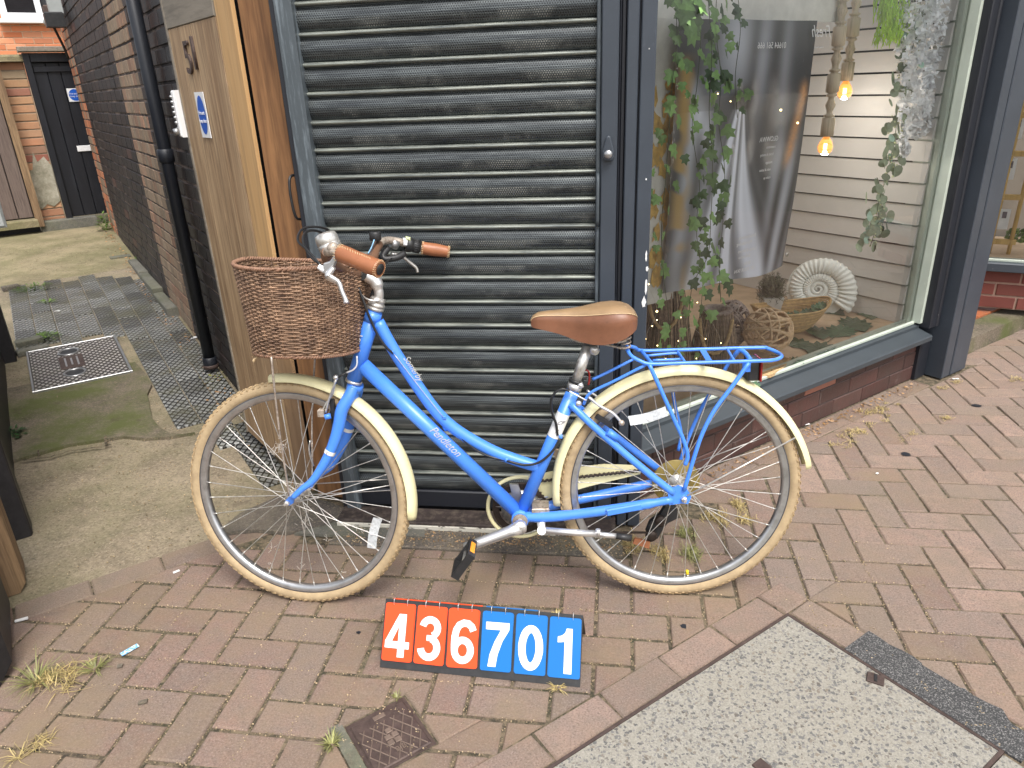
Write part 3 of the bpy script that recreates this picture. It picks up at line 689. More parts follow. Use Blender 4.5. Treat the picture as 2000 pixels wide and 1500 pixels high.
# inspection cover
cn = [ong(*p) for p in ((62, 703), (236, 684), (264, 744), (64, 781))]
A0, A1, B0, B1 = 4.24, 4.90, -.19, .285
t = thing('inspection_cover', 'rectangular chequered steel inspection cover with two oval handles in the mossy concrete', 'manhole cover', W(4.57, .05, gz(4.57)))
s_ = V((va.x, va.y, .0532)).normalized(); nn_ = vb.cross(s_)*-1
nn_ = s_.cross(vb)*-1 if s_.cross(vb).z < 0 else s_.cross(vb)
ctr = W((A0+A1)/2, (B0+B1)/2, gz((A0+A1)/2)+.012)
MB().box(ctr, s_, vb, nn_, A1-A0-.03, B1-B0-.03, .02).obj('plate', M['cover'], t)
fr = MB()
for (ca, cb, la, lb) in (((A0+A1)/2, B1-.006, A1-A0, .012), ((A0+A1)/2, B0+.006, A1-A0, .012), (A0+.006, (B0+B1)/2, .012, B1-B0-.024), (A1-.006, (B0+B1)/2, .012, B1-B0-.024)):
    fr.box(W(ca, cb, gz(ca)+.014), s_, vb, nn_, la, lb, .024, .002)
fr.obj('frame', M['zinc'], t)
for ca in (4.40, 4.76):
    o_ = W(ca, .02, gz(ca)+.022); rg = MB(); pts = [o_+s_*(.052*math.cos(x*.2618))+vb*(.052*math.sin(x*.2618)) for x in range(24)]; rg.tube(pts, .007, 6, closed=True); rg.obj('handle_ring', M['zinc'], t)
    rg = MB(); rg.add([o_+nn_*.001+s_*(.043*math.cos(x*.3927))+vb*(.043*math.sin(x*.3927)) for x in range(16)], [tuple(range(16))]); rg.obj('recess', M['black'], t)
o_ = W(4.58, .02, gz(4.58)+.0235); MB().box(o_, s_, vb, nn_, .20, .12, .004, .001).obj('name_plate', M['iron'], t)
for r_, s2 in enumerate(('INSPECTION', 'COVER', 'DRAIN')): pass
for k in range(3):
    MB().box(o_+vb*(.03*(k-1))+nn_*.003, s_, vb, nn_, .14-.03*(k % 2), .009, .002).obj('raised_lettering', M['zinc'], t)
# kerb stones, slate slabs and debris along the alley
kb = thing('kerb', None, None, W(5.8, .72, gz(5.8))); kb['kind'] = 'structure'
for (a0, a1, hh) in ((5.12, 5.62, .045), (5.63, 6.22, .05), (6.23, 6.8, .03)): MB().box(W((a0+a1)/2, .664, gz(a0)+hh/2), va, vb, vz, a1-a0, .07, hh+.04, .008).obj('kerb_stone', M['kerbstone'], kb)
MB().box(W(7.02, .60, gz(7.02)+.002), vb, va, vz, .16, .09, .012, .002).top('drain_grate', M['kerbstone'], 'small grey drain grate in the alley floor beside the brick wall', 'drain')
o = MB(); q = [onz(*p, .0) for p in ((420, 1048), (470, 1008), (560, 968), (640, 985), (690, 1003), (640, 1030), (560, 1046), (500, 1040))]
nq = len(q); o.add(q+[p+vz*.014 for p in q], [tuple(range(nq, 2*nq))[::-1]]+[(i, (i+1) % nq, nq+(i+1) % nq, nq+i) for i in range(nq)]); o.obj('slate_slab', M['slate'])['kind'] = 'structure'
o = MB(); q = [onz(*p, .0) for p in ((575, 1046), (640, 1025), (720, 1010), (760, 1020), (830, 1030), (830, 1052), (740, 1052), (660, 1050))]
nq = len(q); o.add(q+[p+vz*.010 for p in q], [tuple(range(nq, 2*nq))[::-1]]+[(i, (i+1) % nq, nq+(i+1) % nq, nq+i) for i in range(nq)]); o.obj('broken_concrete', M['kerbstone'])['kind'] = 'structure'
# stone apron under the shutter
MB().box(V((-.445, 2.012, -.018)), vx, vy, vz, 1.0, .115, .05, .004).obj('stone_apron', M['slate'])['kind'] = 'structure'
MB().add([W(2.1, 1.0, .001), W(2.1, .70, .001), W(2.38, .55, .001), W(2.5, .9, .001)], [(0, 1, 2, 3)]).obj('soil_strip', M['sandbed'])['kind'] = 'structure'
# ================================================================ BRICK WALLS
_bc = {}
def brick_mesh(L, H, D, m, v):
    k = (round(L, 4), round(H, 4), D, m.name, v)
    if k not in _bc:
        mb = MB(); mb.box((0, 0, -D/2), vx, vy, vz, L, H, D, .003)
        vs = [V(p)+V((U_(-.0012, .0012), U_(-.0014, .0014), U_(-.001, .0016))) for p in mb.v]; mb.v = [tuple(p) for p in vs]
        _bc[k] = mb.mesh('brick', m)
    return _bc[k]
def brick_wall(t, u, n, o, segs, z0f, z1, mortar, thick=.1, course_h=.075, joint=.012, maxp=300, proud=.006, phase=0.0, zstart=0.0, wob=.0015):
    up = vz; out = []
    for (u0, u1, mfn, bond) in segs:
        k = 0; z = zstart
        while z < z1-1e-6:
            zc = z+course_h/2
            L0 = .225 if bond == 's' else .1125
            if bond == 'f': pat = [.225, .1125]
            elif bond == 'h': pat = [.1125]
            else: pat = [.225]
            x = u0-(phase+(.1125 if k % 2 else 0) if bond != 'h' else (.056 if k % 2 else 0)); i = k
            while x < u1-.008:
                L = pat[i % len(pat)]; i += 1
                a0, a1 = max(x, u0), min(x+L, u1); x += L
                if a1-a0 < .02: continue
                if z+course_h < z0f((a0+a1)/2): continue
                out.append(((a0+a1)/2, zc, a1-a0-joint, mfn((a0+a1)/2, zc)))
            z += course_h; k += 1
    mx0 = Matrix(((u.x, 0, n.x, 0), (u.y, 0, n.y, 0), (u.z, 1, n.z, 0), (0, 0, 0, 1)))
    rows = []
    for (uc, zc, L, m) in out:
        p = o+u*uc+up*zc; vis = inview(p, 30); rows.append((not vis, (p-CC).length, p, L, m))
    rows.sort(key=lambda r: (r[0], r[1]))
    grp = {}
    for i, (hid, d, p, L, m) in enumerate(rows):
        p = p+n*U_(-wob, wob)
        if i < maxp and not hid:
            me = brick_mesh(L, course_h-joint, .03, m, random.randrange(3)); ob = bpy.data.objects.new('brick', me); COL.objects.link(ob)
            mx = mx0.copy(); mx.translation = p; ob.matrix_basis = mx @ Matrix.Rotation(U_(-.006, .006), 4, 'Z'); par(ob, t)
        else:
            grp.setdefault(m.name, (MB(), m))[0].box(p-n*.015, u, up, n, L, course_h-joint, .03, .003)
    for mb, m in grp.values(): mb.obj('brickwork', m, t, kind='stuff')
    ua = min(s_[0] for s_ in segs); ub = max(s_[1] for s_ in segs)
    return MB().box(o+u*((ua+ub)/2)+up*((z1+zstart)/2)-n*(proud+thick/2), u, up, n, ub-ua, z1-zstart, thick).obj('mortar', mortar, t)
# alley side wall (right of the alley)
t = thing('brick_side_wall', 'sooty black alley wall with a pale brick band, right of the alley', 'wall', W(6, .7, 0))
def am(uc, zc):
    if 7.85 < uc: return M['brick_orange'] if U_(0, 1) < .55 else M['brick_buff']
    if 4.66 < uc < 5.42: return M['brick_buff']
    return M['brick_black'] if U_(0, 1) < .975 else M['brick_red']
brick_wall(t, va, -vb, W(0, .70), [(3.0, 4.66, am, 's'), (4.66, 5.42, am, 'h'), (5.42, 7.85, am, 's'), (7.85, 8.43, am, 'h')], lambda u_: gz(u_)-.05, 2.85, M['mortar_dark'])
MB().box(W(8.395, .95, 1.4), vb, vz, va, .38, 2.9, .06).obj('end_face', M['brick_orange'], t)
# far yard wall with door
t = thing('yard_wall', 'short pier of old patched orange brick beside the black yard door', 'wall', W(8.7, .25, .3))
brick_wall(t, vb, -va, W(8.70, 0), [(.125, .345, lambda a, b: M['brick_old'], 'f')], lambda u_: .3, 1.80, M['mortar_pale'], thick=.2, zstart=.30)
rn = MB(); poly = [W(8.688, b_, z_) for b_, z_ in ((.13, .47), (.17, .46), (.22, .50), (.27, .47), (.338, .52), (.343, .86), (.30, .95), (.235, .90), (.22, 1.0), (.18, .84), (.13, .80))]
rn.prism(poly, va*.012).obj('render_patch', M['render'], t)
MB().box(W(8.78, .235, 1.83), vb, va, vz, .30, .30, .06, .02).obj('coping_stone', M['concrete_back'], t)
MB().box(W(8.62, .36, .30), vb, va, vz, .50, .12, .10, .01).obj('stone_step', M['kerbstone'], t)
# yard door
MB().box(W(8.74, .9, 1.1), vb, vz, -va, 1.1, 1.5, .02).obj('backing', M['door_black'], t)
t = thing('yard_door', 'black boarded door at the far end of the alley with a white letter plate', 'door', W(8.68, .58, .36))
for (b0, b1, z0, z1, m) in ((.347, .405, .34, 1.87, 'navy_dark'), (.405, 1.2, 1.79, 1.87, 'navy_dark')):
    MB().box(W(8.66, (b0+b1)/2, (z0+z1)/2), vb, vz, -va, b1-b0, z1-z0, .08, .005).obj('door_frame', M['door_black'], t)
MB().box(W(8.64, .72, 1.90), vb, vz, -va, .80, .045, .16, .006).obj('timber_cap', M['wood_ply'], t)
for k in range(7):
    MB().box(W(8.68, .405+.055+.112*k, 1.07), vb, vz, -va, .109, 1.43, .03, .004).obj('door_board', M['door_black'], t)
MB().box(W(8.655, .42+.35, 1.73), vb, vz, -va, .72, .05, .02, .003).obj('door_rail', M['door_black'], t)
MB().box(W(8.655, .685, 1.0), vb, vz, -va, .17, .055, .012, .003).obj('letter_plate', M['white'], t)
sg = MB().box(W(8.655, .70, 1.495), vb, vz, -va, .125, .12, .004).obj('notice', M['white'], t)
dm = MB(); dm.add([W(8.651, .70, 1.495)+vb*(.053*math.cos(k*.2618))+vz*(.053*math.sin(k*.2618)) for k in range(24)], [tuple(range(23, -1, -1))]); par(link('blue_disc', dm.mesh('blue_disc', M['sign_blue'])), sg)
for k, s2 in enumerate(('Fire escape', 'keep clear')): text('lettering', s2, .021, M['print_w'], sg, W(8.649, .70, 1.507-.024*k), vb, vz, .0004)
# left fence at the far end
_fb = W(8.64, -.45, 1.0)
t = thing('boarded_fence', 'grey brown boarded fence left of the black yard door', 'fence', W(8.6, -.1, .35))
for k in range(9): MB().box(W(8.60, .075-.062-.125*k, 1.08), vb, vz, -va, .118, 1.36, .02, .004).obj('fence_board', M['wood_fence'], t)
MB().box(_fb, vb, vz, -va, 1.1, 1.5, .02).obj('backing', M['wood_dark'], t); MB().box(W(8.56, .113, 1.05), vb, va, vz, .065, .07, 1.48, .006).obj('fence_post', M['wood_old'], t)
MB().box(W(8.55, -.45, .355), vb, va, vz, 1.1, .16, .07, .01).obj('gravel_board', M['concrete_back'], t)
# far house
t = thing('far_house', 'bright orange brick house with a white framed window beyond the alley', 'house', W(12.5, .8, .3))
brick_wall(t, vb, -va, W(12.5, 0), [(-1.0, 2.4, lambda a, b: M['brick_bright'], 's')], lambda u_: 1.7, 3.3, M['mortar_cream'], zstart=0.9, maxp=220)
fw = MB(); 
for (b0, b1, z0, z1) in ((.39, 1.5, 2.47, 2.545), (.39, .47, 2.545, 3.2), (.80, .87, 2.545, 3.2), (1.42, 1.5, 2.545, 3.2)):
    fw.box(W(12.47, (b0+b1)/2, (z0+z1)/2), vb, vz, -va, b1-b0, z1-z0, .07, .004)
f_ = fw.obj('window_frame', M['upvc'], t)
par(MB().box(W(12.49, .95, 2.87), vb, vz, -va, 1.0, .66, .01).obj('pane', M['dark_glass']), f_)
MB().box(W(12.44, .95, 2.445), vb, vz, -va, 1.2, .05, .12, .006).obj('window_sill', M['upvc'], t)
# floodlight and junction box on the wall corner
t = thing('floodlight', 'black floodlight with a pale grey box on the alley wall corner', 'lamp', W(7.95, .66, 2.1))
MB().box(W(7.6, .63, 2.19), va, vb, vz, .09, .10, .16, .01).obj('junction_box', M['grey_box'], t)
MB().box(W(7.55, .60, 2.06), va, vb, vz, .13, .14, .11, .01).obj('lamp_head', M['black'], t)
MB().box(W(8.02, .62, 2.13), va, vb, vz, .12, .10, .16, .01).obj('bracket', M['iron'], t)
MB().tube(cr([W(8.02, .64, 2.3), W(8.0, .60, 2.2), W(8.05, .62, 2.05), W(8.1, .66, 1.9), W(8.15, .68, 1.8)], 5), .012, 6).obj('cable', M['cable'], t)
MB().ball(W(8.0, .58, 2.08), .035, 8, 6).obj('sensor', M['grey_box'], t)
# black drain pipe
t = thing('drain_pipe', 'black downpipe running down the alley wall behind the wooden gate', 'pipe', W(4.42, .63, .05))
pc_ = onB(403, 672, .650); PAx = pc_.dot(va); xb, xt = W(PAx, .650, .07), W(PAx, .650, 2.8)
MB().tube([xb, xt], .031, 16).obj('pipe', M['navy_dark'], t)
for z in (1.17, .08): MB().lathe([(.032, -.03), (.038, -.025), (.038, .03), (.032, .035)], W(PAx, .650, z), vz, 16).obj('collar', M['navy_dark'], t)
MB().lathe([(.033, -.012), (.041, -.01), (.041, .01), (.033, .012)], W(PAx, .650, .062), vz, 16).obj('rope_seal', M['iron'], t)
# ================================================================ WOODEN GATE (left of the shutter)
gp = V((-1.597, 2.690, 0)); gq = V((-1.208, 2.318, 0)); gd = (gq-gp).normalized(); gn = V((gd.y, -gd.x, 0))
if gn.dot(CC-gp) < 0: gn = -gn
t = thing('wooden_gate', 'weathered wooden gate with number 51, a keypad and a blue round notice', 'gate', gp)
def gbox(a0, a1, z0, z1, off, th, m, name, ch=.002): return MB().box(gp+gd*((a0+a1)/2)+vz*((z0+z1)/2)+gn*(off-th/2), gd, vz, gn, a1-a0, z1-z0, th, ch).obj(name, m, t)
for (a0, a1) in ((0, .135), (.136, .27), (.271, .405), (.406, .535)): gbox(a0, a1, .055, 1.66, 0, .03, M['wood_gate'], 'board', .0012)
gbox(0, .02, .055, 2.4, .004, .04, M['wood_ply'], 'edge_strip')
gbox(.021, .535, 1.6615, 2.4, .0025, .030, M['wood_ply'], 'top_panel')
# pale edge of the gate post
ge = onY(462, 0, 2.28); q0 = gq+gd*.004; q1 = V((-1.106, 2.227, 0))
eu_ = (q1-q0); ew = eu_.length; eu_.normalize(); en = V((eu_.y, -eu_.x, 0)); 
if en.dot(CC-q0) < 0: en = -en
MB().box(q0+eu_*(ew/2)-en*.006+vz*1.22, eu_, vz, en, ew-.004, 2.36, .012, .002).obj('gate_post', M['wood_orange'], t)
def glet(s2, a_, z_, size): 
    return text('number', s2, size, M['iron'], t, gp+gd*a_+vz*z_+gn*.004, gd, vz, .004, off=.0)
glet('5', .205, 1.555, .15); glet('1', .275, 1.565, .15)
kp = MB().box(gp+gd*-.004+vz*1.378+gn*.012, gd, vz, gn, .034, .165, .028, .006).obj('keypad', M['white'], t)
for k in range(6): par(MB().ball(gp+gd*-.012+vz*(1.438-.018*k)+gn*.028, .0065, 8, 6).obj('button', M['zinc']), kp)
par(MB().tube([gp+gd*-.008+vz*1.318+gn*.026, gp-gd*.012+vz*1.315+gn*.045], [.015, .011], 10).obj('knob', M['zinc']), kp)
nb = MB().box(gp+gd*.245+vz*1.375+gn*.004, gd, vz, gn, .095, .150, .003).obj('notice', M['white'], t)
dm = MB(); dm.add([gp+gd*(.245+.040*math.cos(k*.2618))+vz*(1.375+.064*math.sin(k*.2618))+gn*.0062 for k in range(24)], [tuple(range(24))]); par(link('blue_disc', dm.mesh('blue_disc', M['sign_blue'])), nb)
for k, s2 in enumerate(('Fire exit', 'keep clear')): text('lettering', s2, .019, M['print_w'], nb, gp+gd*.245+vz*(1.382-.026*k)+gn*.0072, gd, vz, .0003)
# near-black panel standing in for shade in the gap, and brown post
MB().box(V((-1.10, 2.42, 1.2)), vx, vz, -vy, .20, 2.6, .1).top('gap_shade_panel', M['wood_dark'], 'black panel added for the deep shade in the gap between gate and brown post', 'board')
t = thing('timber_post', 'thick reddish brown stained post between the gate and the shutter', 'post', V((-1.02, 2.24, 0)))
pl_, pr_ = V((-1.092, 2.237, 0)), V((-.984, 2.217, 0)); pu = (pr_-pl_).normalized(); pn = V((pu.y, -pu.x, 0))
MB().box((pl_+pr_)/2-pn*.04+vz*1.22, pu, vz, pn, (pr_-pl_).length, 2.40, .08, .004).obj('post', M['wood_post'], t)
hd = cr([V((-.968, 2.20, 1.20)), V((-.975, 2.16, 1.198)), V((-.978, 2.15, 1.16)), V((-.976, 2.15, 1.10)), V((-.972, 2.16, 1.072)), V((-.965, 2.19, 1.068))], 4)
MB().tube(hd, .0042, 8).top('pull_handle', M['black'], 'thin black bent pull handle at the left shutter frame', 'handle')
# ================================================================ ROLLER SHUTTER
t = thing('roller_shutter', 'dark perforated steel roller shutter behind the bicycle', 'shutter', V((-.475, SY, 0)))
prof = []
for (y, z) in ((.006, 0), (-.001, -.0005), (-.0065, -.003), (-.009, -.0065), (-.0075, -.0105), (-.002, -.013), (.004, -.0145), (.0045, -.017)): prof.append((y, z))
for k in range(9):
    a_ = k/8; prof.append((.0035-.0125*math.sin(math.pi*a_)**.75, -.0175-(SLAT_P-.0195)*a_))
prof.append((.006, -SLAT_P+.0005))
x0, x1 = -.905, -.047
vs = [(x, y, z) for (y, z) in prof for x in (x0, x1)]
slm = MB().add(vs, [(2*i, 2*i+1, 2*i+3, 2*i+2) for i in range(len(prof)-1)], True).mesh('slat', M['shutter'])
SLAT_TOP = SLAT_Z0+10*SLAT_P
for k in range(29):
    z = SLAT_TOP-k*SLAT_P
    if z < .055: break
    link('slat', slm, t, Matrix.Translation((0, SY+U_(-.0006, .0006), z)))
    zl = z-SLAT_P
MB().box(V((-.477, SY+.0, (zl+.034)/2+.001)), vx, vz, -vy, .861, zl-.034, .02, .004).obj('bottom_rail', M['navy_dark'], t)
MB().box(V((-.475, SY+.03, 1.2)), vx, vz, -vy, .9, 2.5, .02).obj('backing', M['navy_dark'], t)
def jamb(x0, x1, y0, m, name, dep=.08, z0=.012, ch=.003): return MB().box(V(((x0+x1)/2, y0+dep/2, (z0+2.45)/2)), vx, vz, -vy, x1-x0, 2.45-z0, dep, ch).obj(name, m, t)
jamb(-.938, -.886, 2.135, M['navy_worn'], 'guide_rail'); jamb(-.956, -.939, 2.146, M['navy_dark'], 'frame_bead')
jamb(-.046, -.033, 2.142, M['navy_worn'], 'guide_rail')
bl = MB().tube([V((-.040, 2.135, 1.19)), V((-.040, 2.128, 1.17)), V((-.040, 2.128, 1.06)), V((-.040, 2.135, 1.04))], .005, 8).obj('locking_pin', M['navy_worn'], t)
MB().box(V((-.46, 2.105, .0165)), vx, vz, -vy, .98, .033, .09, .004).obj('threshold', M['threshold'], t)
MB().box(V((-.46, 2.057, .0115)), vx, vz, -vy, .98, .022, .006, .001).obj('threshold_strip', M['threshold_w'], t)
# ================================================================ SHOP FRONT
t = thing('shopfront_pilaster', 'dark slate painted pilaster between the shutter and the display window', 'pilaster', V((.04, 2.16, 0)))
def pil(x0, x1, y0, m, name='board', dep=.10, z0=.004, ch=.003): return MB().box(V(((x0+x1)/2, y0+dep/2, (z0+2.45)/2)), vx, vz, -vy, x1-x0, 2.45-z0, dep, ch).obj(name, m, t)
pil(-.0325, .0135, 2.128, M['navy']); pil(.014, .0195, 2.140, M['navy_dark'], 'groove'); pil(.020, .0335, 2.150, M['navy_dark'], 'recess')
pil(.034, .066, 2.136, M['navy']); pil(.0665, .071, 2.146, M['navy_dark'], 'groove'); pil(.0715, .112, 2.136, M['navy'])
lk = MB(); c = onY(1188, 300, 2.127)
pts2 = [(-.016, -.012), (-.017, .006), (-.006, .045), (0, .05), (.006, .045), (.017, .006), (.016, -.012), (.010, -.020), (-.010, -.020)]
lk.prism([c+vx*x+vz*z-vy*.012 for x, z in pts2], vy*.012); l_ = wn(lk.obj('lock_cover', M['navy'], t), bev=.004)
par(MB().lathe([(0, .0), (.011, 0), (.0115, -.003), (.0115, -.008), (0, -.008)], c-vy*.020, vy*1, 18).obj('lock_ring', M['zinc']), l_)
par(MB().box(c-vy*.0225, (vx*.8+vz*.6), (vz*.8-vx*.6), -vy, .002, .008, .002).obj('key_slot', M['black']), l_)
pe = MB()
for (px, py, w_, h_) in ((1262, 560, .004, .05), (1258, 590, .006, .035), (1262, 500, .003, .03), (1264, 525, .004, .015), (1262, 350, .0018, .006), (1268, 95, .0012, .004)):
    c = onY(px, py, 2.1345); n_ = 12
    pe.add([c+vx*(w_*math.cos(k*2*math.pi/n_)*U_(.6, 1.3))+vz*(h_/2*math.sin(k*2*math.pi/n_)*U_(.7, 1.2)) for k in range(n_)], [tuple(range(n_))[::-1]])
pe.obj('peeled_patch', M['peel'], t)
# ---------------- display window
DB0, DB1 = 1.585, 3.455
t = thing('display_window', 'large shop display window with slate sill and cream bead', 'window', W(1.70, 2.5, .29))
gl = MB(); gl.add([W(1.700, DB0, .30), W(1.700, DB1, .30), W(1.700, DB1, 2.45), W(1.700, DB0, 2.45)], [(0, 1, 2, 3)]); gl.obj('glass_pane', M['glass'], t)
sill = MB(); pr = [(1.600, .218), (1.600, .238), (1.604, .242), (1.672, .262), (1.672, .276), (1.6885, .281), (1.715, .281), (1.715, .218)]
sill.prism([W(a_, 1.50, z_) for a_, z_ in pr], vb*(3.475-1.50)); sill.obj('sill', M['sill'], t)
MB().box(W(1.6925, (DB0+DB1)/2, .2890), vb, vz, -va, DB1-DB0, .015, .013, .003).obj('bead', M['cream_bead'], t)
MB().box(W(1.722, (DB0+DB1)/2, .2925), vb, vz, -va, DB1-DB0, .022, .013, .003).obj('inner_bead', M['cream_bead'], t)
MB().box(W(1.708, 3.4655, 1.37), vb, vz, -va, .019, 2.16, .10, .003).obj('end_bead', M['cream_bead'], t)
MB().box(W(1.760, 3.440, 1.37), vb, vz, -va, .028, 2.16, .108, .003).obj('end_bead', M['cream_bead'], t)
MB().box(W(1.70, 1.572, 1.37), vb, vz, -va, .025, 2.16, .05, .003).obj('end_frame', M['navy'], t)
# moulded dark jamb right of the glass
t = thing('corner_column', 'dark painted column standing at the right end of the display window', 'column', W(1.6, 3.67, 0))
MB().box(W(1.68, 3.503, 1.36), vb, vz, -va, .055, 2.18, .12, .004).obj('moulding', M['navy_dark'], t)
MB().box(W(1.665, 3.5315+.010, 1.36), vb, vz, -va, .02, 2.18, .10, .006).obj('moulding', M['navy_dark'], t)
MB().box(W(1.690, 3.510, .11), vb, vz, -va, .09, .22, .10, .004).obj('plinth', M['navy_dark'], t)
MB().box(W(1.636, 3.600, 1.24), vb, vz, -va, .072, 2.47, .15, .003).obj('post', M['navy'], t)
MB().box(W(1.640, 3.6395, 1.24), vb, vz, -va, .006, 2.47, .15, .001).obj('groove', M['navy_dark'], t)
MB().box(W(1.636, 3.716, 1.24), vb, vz, -va, .146, 2.47, .155, .004).obj('post', M['navy'], t)
# ---------------- brick riser under the window
t = thing('brick_riser', 'dark red brick riser below the display window sill', 'wall', W(1.66, 2.5, 0))
def rm(uc, zc): return M['brick_patch'] if (2.62 < uc < 2.80 and .075 < zc < .225) and U_(0, 1) < .65 else M['brick_red']
brick_wall(t, vb, -va, W(1.66, 0), [(1.46, 3.47, rm, 's')], lambda u_: -.1, .2205, M['mortar_red'], zstart=-.004, joint=.005, proud=.003, course_h=.0753)
# upper fascia (out of frame, casts the right shade) and shop box
t = thing('shop_building', 'dark painted fascia and upper wall above shutter and window', 'building', W(1.8, 2.5, 2.6))
MB().box(V((-.48, 2.22, 2.75)), vx, vz, -vy, 1.2, .6, .14).obj('fascia', M['navy'], t)
MB().box(W(1.72, 2.6, 2.75), vb, vz, -va, 2.3, .6, .14).obj('fascia', M['navy'], t)
MB().box(V((-.5, 2.30, 4.3)), vx, vz, -vy, 1.3, 2.5, .12).obj('upper_wall', M['brick_red2'], t)

# ================================================================ INSIDE THE DISPLAY WINDOW
FZ = .285
t = thing('display_box', 'greige weatherboarded end wall and tan floor inside the display window', 'display', W(2.2, 3, FZ))
MB().box(W(2.35, 2.4, FZ-.02), vb, va, vz, 2.2, 1.30, .04).obj('floor', M['floor_disp'], t)
for k in range(24):
    z = FZ+.002+.0945*k
    bd = MB(); vs = [V((0, 0, 0))]*8
    # a lapped board: bottom edge proud of the top edge
    A0_, A1_ = 1.735, 3.1
    vs = [W(A0_, 3.405, z), W(A1_, 3.405, z), W(A1_, 3.416, z+.0855), W(A0_, 3.416, z+.0855), W(A0_, 3.43, z), W(A1_, 3.43, z), W(A1_, 3.43, z+.0858), W(A0_, 3.43, z+.0858)]
    bd.add(vs, [(0, 1, 2, 3), (1, 0, 4, 5), (3, 2, 6, 7), (0, 3, 7, 4), (2, 1, 5, 6), (5, 4, 7, 6)]); bd.obj('weatherboard', M['weatherboard'], t)
MB().box(W(2.47, 3.44, 1.3), va, vz, vb, 1.30, 2.3, .015).obj('wall_backing', M['navy_dark'], t)  # near-black sheet darkens the board gaps in place of shadow lines
MB().box(W(3.0, 2.4, 1.35), vb, vz, va, 2.3, 2.4, .04).obj('back_wall', M['taupe'], t)
MB().box(W(2.4, 1.46, 1.35), va, vz, vb, 1.4, 2.4, .04).obj('side_wall', M['taupe'], t)  # taupe also stands in for a brown building mirrored in the glass

# poster
PA = 1.905; pb0, pb1, pz0, pz1 = 1.975, 2.715, .655, 1.615
NX, NY = 150, 200; vs = []; cols = []; fs = []
def sm(a, b, x): x = max(0, min(1, (x-a)/(b-a))); return x*x*(3-2*x)
def G2(u, v, cu, cv, su, sv): return math.exp(-((u-cu)/su)**2-((v-cv)/sv)**2)
def poster(u, v):
    # u 0..1 left to right, v 0 top .. 1 bottom : a grey print of draped cloth gathered at one point
    g_ = .035+.02*noise.noise(V((u*3, v*3, 1)))
    # soft broad light in the upper part
    g_ += .34*G2(u, v, .40, .08, .11, .16)+.22*G2(u, v, .62, .12, .05, .22)+.16*G2(u, v, .80, .15, .05, .25)+.12*G2(u, v, .22, .22, .10, .14)
    g_ -= .20*G2(u, v, .46, .27, .09, .035)
    # gathered cloth : folds fanning out below a knot
    ku, kv = .455, .31; d = v-kv
    if d > 0:
        sp = .045+.42*d+.12*d*d; x = (u-ku+.05*d)/sp
        w_ = math.exp(-(x/1.0)**4)
        fold = .5+.5*math.sin(x*9+2.2*noise.noise(V((x*1.5, v*1.6, 4)))+1.0)
        fold2 = .5+.5*math.sin(x*23+3*noise.noise(V((x*2, v*2, 8))))
        g_ = g_*(1-w_)+w_*(.16+.80*fold**1.1*(.75+.25*fold2))
        # second sheet of cloth at the left and right edges
        x2 = (u-.86)/.10; w2 = math.exp(-x2*x2)*sm(.30, .6, v); g_ += w2*.30*(.5+.5*math.sin(x2*5+v*9))
        x3 = (u-.14)/.09; w3 = math.exp(-x3*x3)*sm(.05, .35, v); g_ += w3*.5*(.6+.4*math.sin(x3*4+v*6))
    # arm-like diagonal
    da = abs((u-.10)-.62*(v-.20)); g_ += .32*math.exp(-(da/.055)**2)*sm(.16, .24, v)*(1-sm(.42, .52, v))
    g_ = max(.02, min(.92, g_*1.5)); c = V((g_*.93, g_*.97, g_*1.10))
    o_ = math.exp(-((u-.955+.28*max(0, v-.28))/.028)**2)*sm(.20, .26, v)*(1-sm(.50, .58, v))*(.5+.6*abs(noise.noise(V((u*30, v*60, 2)))))
    o_ = max(0, min(1, o_*1.3)); c = c*(1-o_)+V((.62, .30, .11))*o_
    o2 = math.exp(-((u-.075)/.05)**2)*sm(.10, .16, v)*sm(-.2, .15, noise.noise(V((u*9, v*12, 5))))
    c = c*(1-o2*.8)+V((.72, .46, .13))*o2*.8
    return c
for j in range(NY+1):
    for i in range(NX+1):
        u, v = i/NX, j/NY
        rip = .012*math.sin(u*11+v*2)*(.4+v)+.004*math.sin(u*23+1)+.035*sm(.6, 1, v)*(u-.5)**2
        zb = pz1-(pz1-pz0)*v+ (.02 if False else 0)
        vs.append(W(PA+rip, pb0+(pb1-pb0)*u-.03*v*(u-.2), zb+.022*math.sin(u*6+.6)*v*.4)); cols.append(poster(u, v))
for j in range(NY):
    for i in range(NX):
        a = j*(NX+1)+i; fs.append((a, a+1, a+NX+2, a+NX+1))
me = bpy.data.meshes.new('hanging_banner'); me.from_pydata(vs, [], fs); me.polygons.foreach_set('use_smooth', [True]*len(fs))
ca = me.color_attributes.new('print', 'FLOAT_COLOR', 'POINT')
ca.data.foreach_set('color', [x for c in cols for x in (c.x, c.y, c.z, 1)])
s = NT('printed_banner'); at = s.n('ShaderNodeVertexColor'); at.layer_name = 'print'
cc = s.mix(s.ramp(s.noise(150, 5, .8, stretch=(1, 1, .4)), [(.62, 0), (.72, .35)]), at.outputs[0], (.6, .6, .64)); me.materials.append(s.fin(cc, .38))
t = tag(thing('hanging_banner', 'large grey photographic banner of draped cloth hanging inside the window', 'banner', W(PA, 2.35, 1.1)))
link('banner_sheet', me, t)
def ptext(s2, px, py, size, sh=0.0, sx=.9):
    o_ = onA(px, py, PA-.022); return text('lettering', s2, size, M['print_w'], t, o_, -vb, vz, .0002, sx=sx, shear=sh)
ptext('Fresh', 1606, 62, .060, .45); ptext('01664 561 666', 1508, 89, .030)
ptext('tanning & beauty', 1600, 92, .010, .4)
